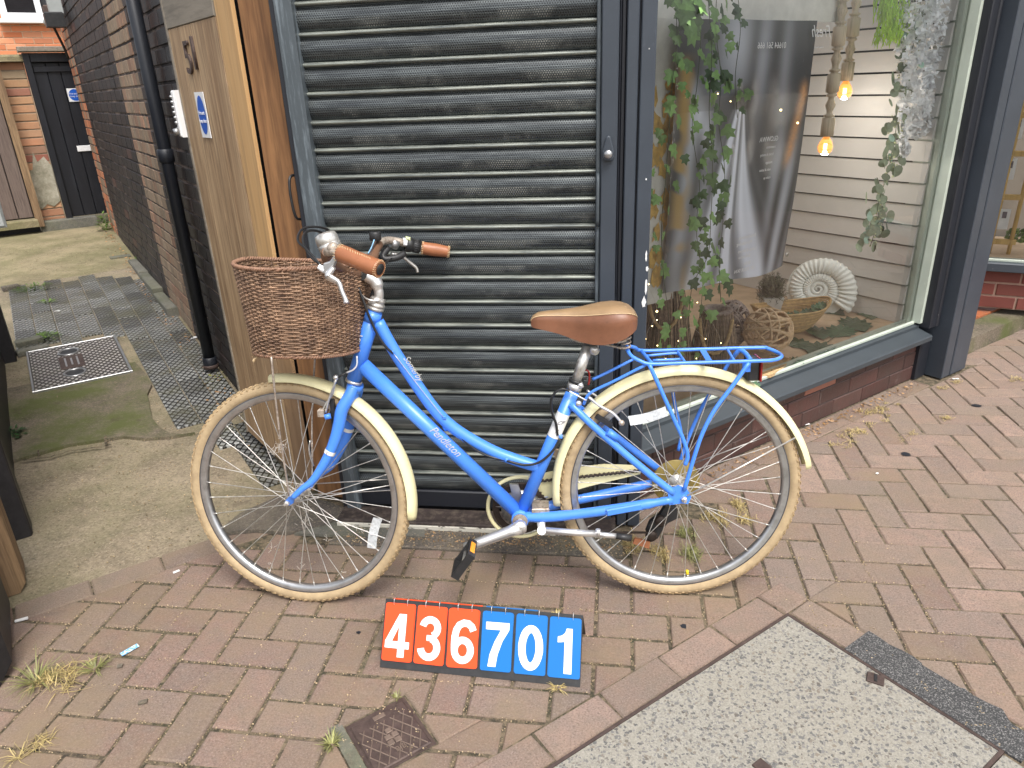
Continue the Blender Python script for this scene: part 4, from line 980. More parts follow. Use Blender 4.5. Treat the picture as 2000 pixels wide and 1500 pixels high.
for k, s2 in enumerate(('GLOWWA', 'treatments', 'facials & waxing', 'massage', 'nails & lashes', 'make up')): ptext(s2, 1502+(k % 2)*6-k*2, 272+k*15, .026 if k == 0 else .014)
for k, s2 in enumerate(('Enhancements', 'Microblading', 'Lashes & Brows', 'Bellissimo', 'SKIN', 'LET YOUR SKIN')): ptext(s2, 1460-(k % 2)*6, 462+k*13, .020)
MB().lathe([(.004, 0), (.009, 0), (.009, .002), (.004, .002)], onA(1537, 497, PA-.022), -va, 14).obj('eyelet', M['steel'], t)
MB().box(W(2.0, 2.42, 1.665), vb, vz, -va, 1.15, .09, .01).top('pale_canvas', M['canvas_pale'], 'pale canvas panel behind the top of the grey banner', 'panel')
MB().box(W(1.96, 1.99, 1.12), vb, vz, -va, .16, 1.0, .01).top('gilded_panel', M['canvas_pale'], 'pale upright panel with gold flakes behind the ivy strands', 'panel')
gf = MB()
for k in range(34):
    c = W(1.95, U_(1.915, 2.06), U_(.72, 1.42)); n_ = 9; ph = U_(0, 6)
    gf.add([c+vb*(math.cos(ph+q*.698)*U_(.012, .032))+vz*(math.sin(ph+q*.698)*U_(.015, .05)) for q in range(n_)], [tuple(range(n_))])
gf.top('gold_flakes', simple('gold_leaf', (.66, .42, .12), .45, .2, .3, 40), 'gold painted flakes on the pale upright panel', 'decoration', kind='stuff')
# pendants of turned pine balusters with bulbs
def pendant(px, pbulb, B, top, lab):
    c = onB(px, pbulb, B) ; x = V((c.x, c.y, 0)); zb = c.z
    t = thing('pendant_lamp', lab, 'lamp', x+vz*zb, 'pendant lamps in the window')
    prof = [(.0, 0), (.027, 0), (.027, .075)]; z = .075
    base = [(.010, .002), (.016, .006), (.016, .012), (.009, .016), (.0095, .030), (.0155, .052), (.0095, .072), (.0085, .084), (.016, .088), (.016, .094), (.010, .098), (.019, .104), (.019, .172), (.011, .178)]
    while z < top-zb+.3:
        prof += [(r*1.4, z+h) for r, h in base]; z += .180
    MB().lathe(prof, x+vz*(zb+.042), vz, 18).obj('turned_stem', M['wood_baluster'], t)
    b_ = MB().lathe([(.013, .045), (.014, .037), (.026, .020), (.033, 0), (.029, -.021), (.015, -.033), (0, -.036)], x+vz*zb, vz, 20).obj('bulb', M['bulb'], t)
    par(MB().box(x+vz*(zb+.0), CR, vz, -CF, .017, .026, .004, .001).obj('filament', M['glow']), b_)
    MB().lathe([(.013, .03), (.013, .045)], x+vz*zb, vz, 14).obj('cap', M['rusty'], t)
    L = bpy.data.lights.new('pendant_light', 'POINT'); L.energy = 1.9; L.color = (1, .93, .85); L.shadow_soft_size = .03
    lo = bpy.data.objects.new('pendant_light', L); COL.objects.link(lo); lo.location = x+vz*(zb-.045); par(lo, t)
pendant(1650, 178, 3.16, 2.4, 'higher pendant of turned pale wood with a lit bulb, farther right')
pendant(1612, 286, 2.98, 2.4, 'lower pendant of turned pale wood with a lit bulb, nearer the banner')
# chalk white ammonite
ac = onB(1597, 565, 3.26); an = (CC-ac); an.z = .35; an.normalize(); au = vz.cross(an).normalized(); av_ = an.cross(au)
t = thing('ammonite_plaque', 'large chalk white ribbed ammonite leaning on the weatherboards', 'ornament', ac)
mb = MB(); NT_, NC = 1000, 12; turns = 3.7; vs = []; fs = []
for i in range(NT_+1):
    f_ = i/NT_; th = -turns*2*math.pi*(1-f_)+.6; R1 = .190*math.exp(-2.05*(1-f_)*1.0)*(f_**.25 if f_ > 0 else 0)
    tube_r = R1*.235+.002; rib = 1+.12*math.sin(th*38)*(1 if f_ > .25 else .5)
    ctr_ = R1*.78
    for k in range(NC):
        a_ = 2*math.pi*k/NC; rr = ctr_+tube_r*math.cos(a_)*1.0*(1+(rib-1)*.5); h = tube_r*.62*math.sin(a_)*rib
        vs.append(ac+(au*math.cos(-th)+av_*math.sin(-th))*rr*1.0+an*h)
for i in range(NT_):
    for k in range(NC): fs.append((i*NC+k, i*NC+(k+1) % NC, (i+1)*NC+(k+1) % NC, (i+1)*NC+k))
mb.add(vs, fs, True); mb.obj('shell', M['plaster'], t)
n_ = 40; MB().prism([ac-an*.012+(au*math.cos(k*.157)+av_*math.sin(k*.157))*.15 for k in range(n_)], -an*.02).obj('back', M['plaster'], t)
# twig vases with rope handles
def vase(A, B, h, r0, r1, n, lab):
    t = thing('twig_vase', lab, 'vase', W(A, B, FZ), 'twig vases with rope handles')
    tw = MB(); c = W(A, B, FZ)
    for k in range(n):
        a_ = 2*math.pi*k/n; d = V((math.cos(a_), math.sin(a_), 0)); j = U_(-.004, .004)
        for q in (0, 1):
            rr = (r0+j, r1+j); tw.tube([c+d*rr[0]+vz*.004, c+d*((rr[0]+rr[1])/2+.004)+vz*h/2, c+d*rr[1]+vz*(h+U_(-.006, .004))], U_(.0028, .0045), 5); 
            break
    tw.obj('twigs', M['twig_dark'], t, kind='stuff')
    MB().lathe([(r1-.002, h-.012), (r1+.008, h-.012), (r1+.009, h+.002), (r1-.012, h+.003), (r1-.016, h-.02), (r0-.02, .01)], c, vz, 28).obj('rim', M['twig_grey'], t)
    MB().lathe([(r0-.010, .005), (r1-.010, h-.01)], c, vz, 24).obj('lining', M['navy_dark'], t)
    to = (CC-c); to.z = 0; to.normalize(); sd_ = vz.cross(to)
    pts = []
    for k in range(11):
        f_ = k/10; a_ = -1.0+2.0*f_; sag = -math.cos((f_-.5)*math.pi)*.13
        rr = r1+(r0-r1)*(-sag/h+.12)+.014; pts.append(c+(to*math.cos(a_)+sd_*math.sin(a_))*rr+vz*(h*.88+sag))
    MB().tube(pts, .0075, 7).obj('rope_handle', M['rope'], t)
vase(2.02, 2.09, .395, .125, .060, 74, 'taller brown twig vase with rope handle behind the ivy at the left end')
vase(1.90, 2.265, .265, .105, .055, 64, 'shorter brown twig vase with rope handle right of the taller one')
# woven twig balls
def twig_ball(c, r, m, n, th, lab, sc=(1, 1, 1)):
    mb = MB()
    for k in range(n):
        ax = V((U_(-1, 1), U_(-1, 1), U_(-1, 1))).normalized(); e1 = ax.orthogonal().normalized(); e2 = ax.cross(e1); off = U_(-.55, .55); a0 = U_(0, 6.28); ln = U_(2.6, 5.2); pts = []
        for q in range(16):
            a_ = a0+ln*q/15; rr = r*(1+.05*noise.noise(V((k*3.1, a_, 0))))
            o_ = off+.16*noise.noise(V((k*1.7, a_*.8, 5)))
            p = (e1*math.cos(a_)+e2*math.sin(a_))*math.sqrt(max(.05, 1-o_*o_))+ax*o_; pts.append(c+V((p.x*sc[0], p.y*sc[1], p.z*sc[2]))*rr)
        mb.tube(pts, th*U_(.7, 1.25), 5)
    t = thing('woven_ball', lab, 'ornament', c-vz*r, 'woven twig balls'); mb.obj('twigs', m, t, kind='stuff')
twig_ball(onA(1500, 645, 1.86), .098, M['twig_tan'], 34, .0054, 'pale tan woven willow ball in front of the bamboo bowl', (1.05, 1.05, .95))
twig_ball(onA(1428, 633, 2.02), .100, M['twig_grey'], 44, .0048, 'greyish brown woven twig ball between the vases and the tan ball', (.8, .8, 1.05))
# boat shaped bamboo bowl
bc = W(1.995, 2.90, FZ); t = thing('bamboo_bowl', 'boat shaped bamboo strip bowl holding dark green leaves', 'bowl', bc)
ld = (vb*.93-va*.36).normalized(); wd = vz.cross(ld); mb = MB()
for r_ in range(19):
    f_ = r_/18; z = .006+.115*f_; L = (.075+.125*f_**.6); w_ = (.035+.075*f_**.6); pts = []
    for k in range(36):
        a_ = 2*math.pi*k/36; lift = .030*abs(math.cos(a_))**3*f_; pts.append(bc+ld*(L*math.copysign(abs(math.cos(a_))**.85, math.cos(a_)))+wd*(w_*math.sin(a_)*(1-.25*math.cos(a_)**4))+vz*(z+lift))
    mb.tube(pts, .0040 if r_ < 18 else .006, 5, closed=True)
mb.obj('strips', M['bamboo'], t, kind='stuff')
MB().add([bc+ld*(.07*math.cos(k*.3))+wd*(.035*math.sin(k*.3))+vz*.008 for k in range(21)], [tuple(range(21))]).obj('base', M['bamboo'], t)
# white pot with heather
pc = W(2.13, 2.93, FZ+.06); t = thing('potted_heather', 'grey green wiry plant in a small white square pot', 'plant', pc)
MB().box(pc-vz*.03, CR, V((0, 0, 1)).cross(CR), vz, .08, .08, .06).obj('stand', M['navy_dark'], t)
mb = MB(); q = [V((CR.x, CR.y, 0)).normalized(), vz.cross(V((CR.x, CR.y, 0))).normalized()]
vs = [pc+q[0]*(sx*r)+q[1]*(sy*r)+vz*z for z, r in ((0, .036), (.085, .048)) for sx, sy in ((-1, -1), (1, -1), (1, 1), (-1, 1))]
mb.add(vs, [(0, 1, 5, 4), (1, 2, 6, 5), (2, 3, 7, 6), (3, 0, 4, 7), (3, 2, 1, 0), (4, 5, 6, 7)]); mb.obj('pot', M['pot'], t)
mb = MB()
for k in range(420):
    d = V((U_(-1, 1), U_(-1, 1), U_(-.15, 1))).normalized(); e = pc+vz*.085+V((d.x*.068, d.y*.068, d.z*.11))*U_(.75, 1.1); s0 = pc+vz*.09+V((d.x, d.y, 0))*.02
    md = (s0+e)/2+V((U_(-1, 1), U_(-1, 1), U_(-1, 1)))*.014; mb.tube([s0, md, e, e+V((U_(-1, 1), U_(-1, 1), U_(-.5, 1)))*.014], .0013, 3, cap=False)
mb.obj('foliage', M['heather'], t, kind='stuff')
# fan leaves garland on the display floor
def fan_leaf(c, u, v, L, n=9, sp=.12, droop=0.0):
    # a broad leaf with jagged fingers
    N = v.cross(u).normalized(); N = N if N.z > 0 else -N; pts = [c-u*L*.5]
    for k in range(n*2+1):
        a_ = -2.2+4.4*k/(n*2); r = L*(.56 if k % 2 else .44)*(1-.10*abs(a_)); pts.append(c+u*(math.cos(a_)*r)+v*(math.sin(a_)*r*.72)+N*(.004*(k % 2)+.0))
    return [c+N*.006]+pts
def leaf_obj(pts, m, parent, name='leaf'):
    n_ = len(pts)-1; return MB().add(pts, [(0, i, i+1) for i in range(1, n_)]+[(0, n_, 1)]).obj(name, m, parent)
t = thing('palm_leaf_garland', 'garland of dark green split leaves lying along the display floor', 'garland', W(1.85, 2.9, FZ))
for (px, py, L, da) in ((1730, 603, .16, 0), (1700, 612, .15, .2), (1672, 634, .16, .5), (1640, 648, .15, -.2), (1600, 650, .13, .4), (1598, 682, .14, -.1), (1560, 672, .12, .8), (1556, 706, .13, .2), (1520, 700, .11, .9), (1440, 742, .15, .4), (1410, 726, .13, 1.2), (1400, 760, .13, .1), (1470, 752, .12, .7), (1625, 607, .13, .9), (1760, 592, .10, .3)):
    c = onz(px, py, FZ+.004+U_(0, .006)); a_ = da+.4; u = vb*math.cos(a_)+va*math.sin(a_); v = vz.cross(u); leaf_obj(fan_leaf(c, u, (v+vz*U_(-.06, .06)).normalized(), L*(1.45 if py < 690 else .8)), M['palm'], t)
MB().tube(cr([onz(x, y, FZ+.006) for x, y in ((1765, 596), (1700, 618), (1640, 652), (1580, 690), (1500, 720), (1420, 742), (1380, 760))], 5), .002, 5).obj('stem', M['stem'], t)
for k, (dx_, dz, a_) in enumerate(((.10, .075, 0), (.05, .07, 1), (.0, .065, .4), (.14, .09, .7), (.17, .10, .2))):
    c = bc+ld*(dx_-.02)+vz*(dz+.02)+wd*(-.02); u = ld*math.cos(a_)+wd*math.sin(a_); leaf_obj(fan_leaf(c, u, vz.cross(u)*.7+vz*.4, .10), M['palm'], t)
q = [onz(x, y, FZ+.003) for x, y in ((1475, 738), (1468, 712), (1500, 700), (1545, 706), (1530, 722), (1505, 738))]
MB().prism(q[::-1], vz*.014).top('coir_mat', M['coir'], 'small woven coir pad lying behind the bicycle rack inside the window', 'mat')
# ---------------- ivy strands
def ivy_mesh(m, r):
    o5 = [(0, -.42), (.30, -.50), (.62, -.22), (.36, .02), (.52, .34), (.20, .36), (0, .72), (-.20, .36), (-.52, .34), (-.36, .02), (-.62, -.22), (-.30, -.50)]
    mb = MB(); mb.add([(0, 0, .06*r)]+[(x*r, y*r, -.05*r*(abs(x)*2)) for x, y in o5], [(0, i, i % 12+1) for i in range(1, 13)]); return mb.mesh('leaf', m)
IV = [ivy_mesh(M['ivy'], .038), ivy_mesh(M['ivy_d'], .035), ivy_mesh(M['ivy'], .030)]
def face(p, n, roll, sc=1.0):
    n = n.normalized(); u = vz.cross(n); u = u.normalized() if u.length > .01 else V((1, 0, 0)); v = n.cross(u)
    m_ = Matrix(((u.x, v.x, n.x, p.x), (u.y, v.y, n.y, p.y), (u.z, v.z, n.z, p.z), (0, 0, 0, 1)))
    return m_ @ Matrix.Rotation(roll, 4, 'Z') @ Matrix.Diagonal((sc, sc, sc, 1))
def strand(pix, A, n, lab, meshes, name='ivy_strand', cat='ivy', grp='ivy strands hanging in the window', spread=.05, stem=.0012, m=None, hang=True, sc=(.8, 1.3)):
    path = cr([onA(x, y, A) for x, y in pix], 8); t = thing(name, lab, cat, path[-1], grp)
    MB().tube(path, stem, 5).obj('stem', m or M['stem'], t)
    for k in range(n):
        f_ = (k+U_(0, 1))/n*(len(path)-1); i = min(int(f_), len(path)-2); p = path[i].lerp(path[i+1], f_-i)
        p = p+vb*U_(-spread, spread)+va*U_(-.02, .02)+vz*U_(-.01, .01); nn = (-va+vb*U_(-.8, .8)+vz*U_(-.2, .6))
        link('leaf', random.choice(meshes), t, face(p, nn, math.pi+U_(-.9, .9) if hang else U_(0, 6.28), U_(*sc)))
    return t, path
strand([(1400, -20), (1398, 60), (1408, 150), (1404, 240), (1415, 330), (1412, 430), (1405, 520), (1408, 590)], 1.79, 44, 'darkest ivy strand hanging in front of the banner cloth', IV[:2]+[IV[1]])
strand([(1352, -20), (1368, 60), (1362, 160), (1352, 250), (1366, 360), (1360, 450), (1372, 540), (1368, 620)], 1.77, 46, 'leafiest ivy strand hanging in front of the gold flakes', IV)
strand([(1318, -20), (1322, 80), (1312, 170), (1306, 260), (1300, 350), (1292, 440), (1296, 540), (1308, 640), (1300, 700)], 1.74, 34, 'sparse pale ivy strand nearest the left end of the window', [IV[0], IV[2]])
strand([(1382, -20), (1390, 110), (1385, 220), (1392, 330), (1388, 430), (1382, 500), (1352, 560), (1345, 650), (1352, 700)], 1.745, 36, 'ivy strand hanging between the gold flakes and the banner, down to the vases', [IV[0], IV[2], IV[1]])
strand([(1440, -20), (1446, 60), (1436, 150), (1440, 230)], 1.80, 12, 'shortest ivy strand at the top middle of the banner', [IV[1], IV[2]])
# loose light ivy at top
strand([(1325, -30), (1345, 20), (1342, 70)], 1.73, 14, 'cluster of bright ivy leaves at the top left corner of the glass', [IV[0]], sc=(1.2, 1.8))
# ---------------- eucalyptus, white blossom and lime trailers
def oval(m, r, el=1.5):
    mb = MB(); n_ = 10; mb.add([(0, 0, .08*r)]+[(r*.62*math.sin(k*2*math.pi/n_), r*el*.5*math.cos(k*2*math.pi/n_), 0) for k in range(n_)], [(0, k+1, (k+1) % n_+1) for k in range(n_)]); return mb.mesh('leaf', m)
EU = [oval(M['euca'], .026), oval(M['euca'], .020), oval(M['euca'], .022, 1.9), oval(M['euca_mint'], .022)]
t, path = strand([(1800, -20), (1790, 60), (1768, 150), (1752, 240), (1738, 320), (1715, 400), (1712, 440), (1700, 480)], 1.80, 140, 'sage green eucalyptus trailer with cream berries hanging to window middle', EU[:3]*3+[EU[3]], 'eucalyptus_trailer', 'garland', 'trailing greenery at the window corner', .085, .0014, hang=False, sc=(1.0, 1.5))
mb = MB()
for k in range(130):
    f_ = U_(.05, 1)*(len(path)-1); p = path[int(f_)]+vb*U_(-.04, .04)+va*U_(-.02, .02)+vz*U_(-.02, .01); mb.ball(p, U_(.003, .0055), 6, 4)
mb.obj('berries', M['berry'], t, kind='stuff')
BLA = 1.775
t = thing('blossom_trailer', 'thick white wisteria blossom trailer beside the right end of the glass', 'garland', onA(1790, 240, 1.84), 'trailing greenery at the window corner')
for (pix, n, m, nm, lo) in (([(1862, -20), (1848, 60), (1830, 140), (1812, 215), (1796, 265)], 1500, 'petal', 'blossom', .17), ([(1805, -20), (1790, 60), (1778, 140), (1775, 240)], 480, 'petal', 'blossom', .11), ([(1770, 240), (1768, 280), (1765, 300)], 90, 'petal', 'blossom', .02)):
    path = cr([onA(x, y, BLA) for x, y in pix], 8); mb = MB()
    for k in range(n):
        f_ = U_(0, 1); p = path[int(f_*(len(path)-1))]+vb*U_(-lo, lo)*(1-.6*f_)+va*U_(-.02, .03)+vz*U_(-.02, .02); r = U_(.011, .019)
        a = V((U_(-1, 1), U_(-1, 1), U_(-1, 1))).normalized(); b_ = a.orthogonal().normalized(); c_ = a.cross(b_)
        mb.add([p+b_*r, p+(b_*.3+c_)*r*.9+a*r*.3, p-b_*r*.9, p+(b_*.2-c_)*r*.9+a*r*.25, p+a*r*.15], [(4, 0, 1), (4, 1, 2), (4, 2, 3), (4, 3, 0)])
    mb.obj(nm, M[m], t, kind='stuff')
mb = MB()
for k in range(60):
    p = onA(1835+U_(-14, 14), U_(-20, 45), 1.83); r = U_(.012, .022); a = V((U_(-1, 1), -1, U_(-.5, .5))).normalized(); b_ = a.orthogonal().normalized(); c_ = a.cross(b_)
    mb.add([p+b_*r, p+c_*r*.5, p-b_*r, p-c_*r*.5], [(0, 1, 2, 3)])
mb.obj('leaves', leaf_m := M['weed'], t, kind='stuff')
t = thing('lime_trailer', 'bright lime green feathery trailer at the top of the window', 'garland', onA(1740, 60, 1.82), 'trailing greenery at the window corner')
mb = MB()
for k in range(330):
    x = 1742+U_(-22, 26); y0 = U_(-40, 70); p = onA(x, y0, 1.82)+va*U_(-.03, .03); pts = [p]
    for q in range(4): p = p+vz*U_(-.018, -.006)+vb*U_(-.008, .008)+va*U_(-.006, .006); pts.append(p)
    mb.tube(pts, [.0022, .0028, .0026, .0020, .0008], 4, cap=False)
mb.obj('fronds', M['lime'], t, kind='stuff')
# ---------------- fairy lights
t = thing('fairy_lights', 'string of tiny warm fairy lights scattered over the twig vases', 'lights', W(1.8, 2.2, FZ))
for (px, py, A) in ((1283, 608, 1.75), (1267, 555, 1.73), (1283, 625, 1.76), (1274, 637, 1.75), (1325, 666, 1.78), (1284, 675, 1.76), (1378, 662, 1.76), (1362, 591, 1.80), (1405, 560, 1.80), (1261, 662, 1.74), (1408, 670, 1.77), (1330, 620, 1.78), (1300, 700, 1.75), (1360, 700, 1.75), (1310, 716, 1.76), (1317, 716, 1.76), (1427, 198, 1.83), (1525, 215, 1.86), (1558, 240, 1.86), (1402, 183, 1.80)):
    big = .0038 if (px, py) in ((1283, 608), (1525, 215), (1558, 240)) else .0022
    MB().ball(onA(px, py, A), big, 6, 5).obj('light', M['fairy'], t)
MB().tube(cr([onA(x, y, 1.76) for x, y in ((1264, 552), (1283, 608), (1262, 662), (1300, 700), (1345, 640), (1380, 662), (1362, 591), (1408, 670), (1360, 700))], 5), .0006, 3).obj('wire', M['steel'], t)
# ================================================================ SECOND SHOP AT FAR RIGHT
Q0 = onz(1915, 600, .12); e = V((math.cos(math.radians(-19.5)), math.sin(math.radians(-19.5)), 0)); n = V((e.y, -e.x, 0))
if n.dot(CC-Q0) < 0: n = -n
t = thing('next_shopfront', 'neighbouring shopfront with red brick base and dark sill at the far right', 'building', Q0)
brick_wall(t, e, n, V((Q0.x, Q0.y, 0)), [(-.9, 1.6, lambda a, b: M['brick_red2'], 's')], lambda u_: .0, .345, simple('pinkish_mortar', (.34, .22, .17), .95), zstart=.12, maxp=60, phase=.06)
def q2(u, z, off): return V((Q0.x, Q0.y, 0))+e*u+n*off+vz*z
MB().box(q2(.35, .372, .01), e, vz, n, 2.5, .05, .10, .004).obj('sill', M['navy'], t)
MB().box(q2(.35, .404, -.01), e, vz, n, 2.5, .014, .05, .002).obj('bead', M['cream_bead'], t)
MB().add([q2(-.9, .41, 0), q2(1.6, .41, 0), q2(1.6, 2.4, 0), q2(-.9, 2.4, 0)], [(0, 1, 2, 3)]).obj('glass_pane', M['glass'], t)
MB().box(q2(.35, .40, -.35), e, n, vz, 2.5, .66, .02).obj('display_floor', M['floor_disp'], t)
MB().box(q2(.35, 1.4, -.75), e, vz, n, 2.5, 2.2, .04).obj('back_wall', M['taupe'], t)
t = thing('leaflet_rack', 'yellow pine rack with white leaflets in the next shop window', 'rack', q2(.05, .41, -.1))
def ray_at(px, py, off):
    k = n.dot(Q0)+off; return hit(px, py, n, k)
rl = [ray_at(x, y, -.14) for x, y in ((1932, 497), (1945, 430), (1990, 215))]
for (xa, xb) in ((1930, 2012), (1968, 2050)):
    pa = ray_at(xa, 500, -.14); MB().tube([pa, pa+vz*.95+e*.01], .012, 6).obj('upright', M['wood_rack'], t)
for k, y in enumerate((472, 385, 300, 225)):
    c = ray_at(1958+k*11, y, -.14); MB().box(c, e, vz, n, .13, .030, .02, .002).obj('rail', M['wood_rack'], t)
for k, (x, y) in enumerate(((1960, 428), (1972, 330), (1988, 250))):
    c = ray_at(x, y, -.135); lf = MB().box(c, e, vz, n, .055, .115, .004).obj('leaflet', M['paper'], t)
    par(MB().box(c+vz*.024+n*.003, e, vz, n, .022, .036, .002).obj('picture', M['photo']), lf)
MB().box(ray_at(1995, 520, -.12)+vz*.02, e, n, vz, .2, .2, .05).obj('tray', M['wood_rack'], t)
mb = MB()
for k in range(120):
    p = ray_at(1995+U_(-30, 20), 462+U_(-14, 10), -.2+U_(-.05, .05)); r = .014; a = V((U_(-1, 1), -1, U_(-.3, 1))).normalized(); b_ = a.orthogonal().normalized(); c_ = a.cross(b_); mb.add([p+b_*r, p+c_*r*.6, p-b_*r, p-c_*r*.6], [(0, 1, 2, 3)])
mb.top('window_greenery', M['weed'], 'low green artificial leaves beside the leaflet rack', 'plant', kind='stuff')
# entrance step : slab, terracotta tiles, grey block
t = thing('entrance_step', 'terracotta tiled entrance step with a worn concrete edge beyond the column', 'step', W(1.8, 4.6, 0))
MB().prism([W(1.66, 3.87, -.04), W(1.66, 6.0, -.04), W(1.80, 6.0, -.04), W(1.80, 3.87, -.04)][::-1], vz*.125).obj('concrete_edge', M['concrete_patch'], t)
for r_ in range(3):
    for k in range(7):
        MB().box(W(1.805+.155*r_+.076, 3.95+.155*k+.076, .070), va, vb, vz, .150, .150, .05, .002).obj('tile', M['terracotta'], t)
MB().prism([W(1.80, 3.88, -.04), W(1.80, 6.0, -.04), W(3.2, 6.0, -.04), W(3.2, 3.88, -.04)][::-1], vz*.120).obj('tile_bed', M['mortar_pale'], t)
MB().box(W(2.06, 4.05, .11), va, vb, vz, .36, .42, .20, .012).obj('grey_block', M['sill'], t)
MB().box(W(1.96, 3.90, .62), vb, vz, -va, .04, 1.1, .5).obj('entrance_reveal', M['navy_dark'], t)
# ================================================================ LEFT EDGE OF THE ALLEY
def lpost(name, A, Bf, dA, dB, z0, z1, m, lab, cat='post', ch=.006, grp=None): return MB().box(W(A, Bf-dB/2, (z0+z1)/2), va, vz, vb, dA, z1-z0, dB, ch).top(name, M[m], lab, cat, grp)
lpost('fence_post', 4.90, -.240, .12, .12, .0, 1.7, 'wood_dark', 'black tarred post at the left edge beside the green weeds', grp='posts at the left edge')
lpost('boarded_fence', 3.86, -.300, 1.9, .05, .0, 1.6, 'wood_dark', 'dark boarded fence along the left edge of the alley', 'fence')
lpost('fence_post', 2.845, -.256, .09, .10, .0, 1.5, 'wood_dark', 'black sloping post left of the front wheel, behind the timber stump', grp='posts at the left edge')
lpost('timber_stump', 2.52, -.285, .16, .14, .0, .75, 'wood_old', 'split old oak post end at the left edge of the picture', ch=.02)
lpost('fence_post', 2.19, -.325, .38, .20, .0, .85, 'wood_dark', 'dark rounded post in the bottom left corner beside the dry grass', ch=.04, grp='posts at the left edge')
gb = onA(15, 445, 6.0); MB().box(W(6.05, -.114-.10, .85), vb, vz, -va, .20, .37, .12, .015).top('meter_box', M['grey_box'], 'grey plastic meter box cut by the left edge', 'box')
for (px, py, L, w_, h, lab) in ((58, 672, .20, .07, .035, 'mossy brick offcut lying by the left fence'), (66, 688, .24, .06, .03, 'dark split brick offcut under the mossy one'), (22, 565, .16, .06, .03, 'brown timber offcut beside the tiles at the left')):
    c = ong(px, py)+vz*h/2; MB().box(c, (vb+va*.15).normalized(), (va-vb*.15).normalized(), vz, L*.7, w_, h, .006).top('offcut', M['kerbstone' if 'mossy' in lab else 'slate'], lab, 'rubble', 'offcuts on the alley floor')
# ---------------- weeds and dry grass
def mat_(name, pos, n, ru, rv, ang_, m, lab, cat='grass', grp=None, L0=.016, h=.012):
    mb = MB(); u = V((math.cos(ang_), math.sin(ang_), 0)); v = vz.cross(u); nc = max(3, n//22); cs_ = [(random.gauss(0, ru*.5), random.gauss(0, rv*.5), U_(.5, 1.3)) for _ in range(nc)]
    for k in range(n):
        cx_, cy2, sz = random.choice(cs_); b0 = pos+u*(cx_+random.gauss(0, .012*sz))+v*(cy2+random.gauss(0, .009*sz)); a_ = U_(0, 6.283); d = V((math.cos(a_), math.sin(a_), 0)); Ln = L0*U_(.4, 1.8)*sz
        zz0 = U_(0, h*.5); p1 = b0+d*Ln*.5+vz*(zz0+U_(0, h)); p2 = b0+d*Ln+V((U_(-.3, .3), U_(-.3, .3), 0))*Ln+vz*U_(0, h*.8); s_ = vz.cross(d)*U_(.0006, .0014)
        b0 = b0+vz*zz0; mb.add([b0-s_, b0+s_, p1+s_*.8, p1-s_*.8, p2], [(0, 1, 2, 3), (3, 2, 4)])
    return mb.top(name, M[m], lab, cat, grp, 'stuff')
def tuft(name, pos, n, r, h, m, lab, cat='weed', grp=None, lean=1.0, wdt=.0016):
    mb = MB()
    for k in range(n):
        a_ = U_(0, 6.283); d = V((math.cos(a_), math.sin(a_), 0)); b0 = pos+d*U_(0, r*.35); L = h*U_(.4, 1.1); hz = r*U_(.3, 1.1)*lean
        p1 = b0+d*hz*.5+vz*L*.55; p2 = b0+d*hz+vz*L*U_(.4, .95); s_ = vz.cross(d)*wdt*U_(.6, 1.4)
        mb.add([b0-s_, b0+s_, p1+s_*.8, p1-s_*.8, p2], [(0, 1, 2, 3), (3, 2, 4)])
    return mb.top(name, M[m], lab, cat, grp)
def leafy(name, pos, n, r, h, m, lab, grp=None, lr=.012):
    mb = MB()
    for k in range(n):
        a_ = U_(0, 6.283); rr = r*math.sqrt(U_(0, 1)); p = pos+V((math.cos(a_)*rr, math.sin(a_)*rr, U_(.1, 1)*h*(1-rr/r*.6))); d = V((math.cos(a_), math.sin(a_), U_(-.2, .8))).normalized(); c_ = vz.cross(d).normalized(); L = lr*U_(.6, 1.5)
        mb.add([p-d*L, p+c_*L*.45, p+d*L, p-c_*L*.45], [(0, 1, 2, 3)])
        if k % 4 == 0: mb.tube([pos, p], .0008, 3, cap=False)
    return mb.top(name, M[m], lab, 'weed', grp)
leafy('weed', ong(65, 565), 130, .13, .05, 'weed', 'bright green weed clump at the far left of the tiles', 'weeds in the alley')
leafy('weed', ong(92, 592), 40, .06, .03, 'weed', 'small weed just in front of the far left clump', 'weeds in the alley')
leafy('weed', ong(90, 662), 110, .09, .05, 'weed', 'green weed behind the inspection cover', 'weeds in the alley')
leafy('weed', onz(22, 852, .02), 70, .07, .05, 'ivy_d', 'dark leafy weed on the moss by the left fence', 'weeds in the alley', .014)
leafy('weed', W(8.2, .64, gz(8.2)), 90, .08, .22, 'weed', 'leafy weed growing at the foot of the brick corner', 'weeds in the alley', .02)
leafy('weed', ong(278, 508), 60, .07, .08, 'weed', 'small weed against the foot of the pale brick band', 'weeds in the alley')
leafy('weed', ong(425, 740), 30, .10, .03, 'grass', 'thin weed among the tiles under the wooden gate', 'weeds in the alley')
tuft('grass_clump', onz(70, 1330), 80, .075, .045, 'grass', 'large half dry grass clump in the bottom left corner', 'grass', 'grass clumps', 1.2, .0013)
mat_('grass_clump', onz(95, 1330), 150, .07, .05, .2, 'straw', 'long dry straws spreading from the corner clump', 'grass', 'grass clumps', .045, .02)
tuft('grass_clump', onz(185, 1306), 50, .05, .03, 'grass', 'small green tuft right of the corner grass clump', 'grass', 'grass clumps')
mat_('grass_clump', onz(60, 1462), 60, .06, .03, .9, 'straw', 'yellow straws lying at the bottom left edge', 'grass', 'grass clumps', .05, .012)
tuft('grass_clump', onz(648, 1455), 60, .032, .028, 'grass', 'yellow green tuft left of the small iron cover', 'grass', 'grass clumps')
tuft('grass_clump', onz(775, 1362), 16, .02, .016, 'grass', 'tiny tuft at the top corner of the small iron cover', 'grass', 'grass clumps')
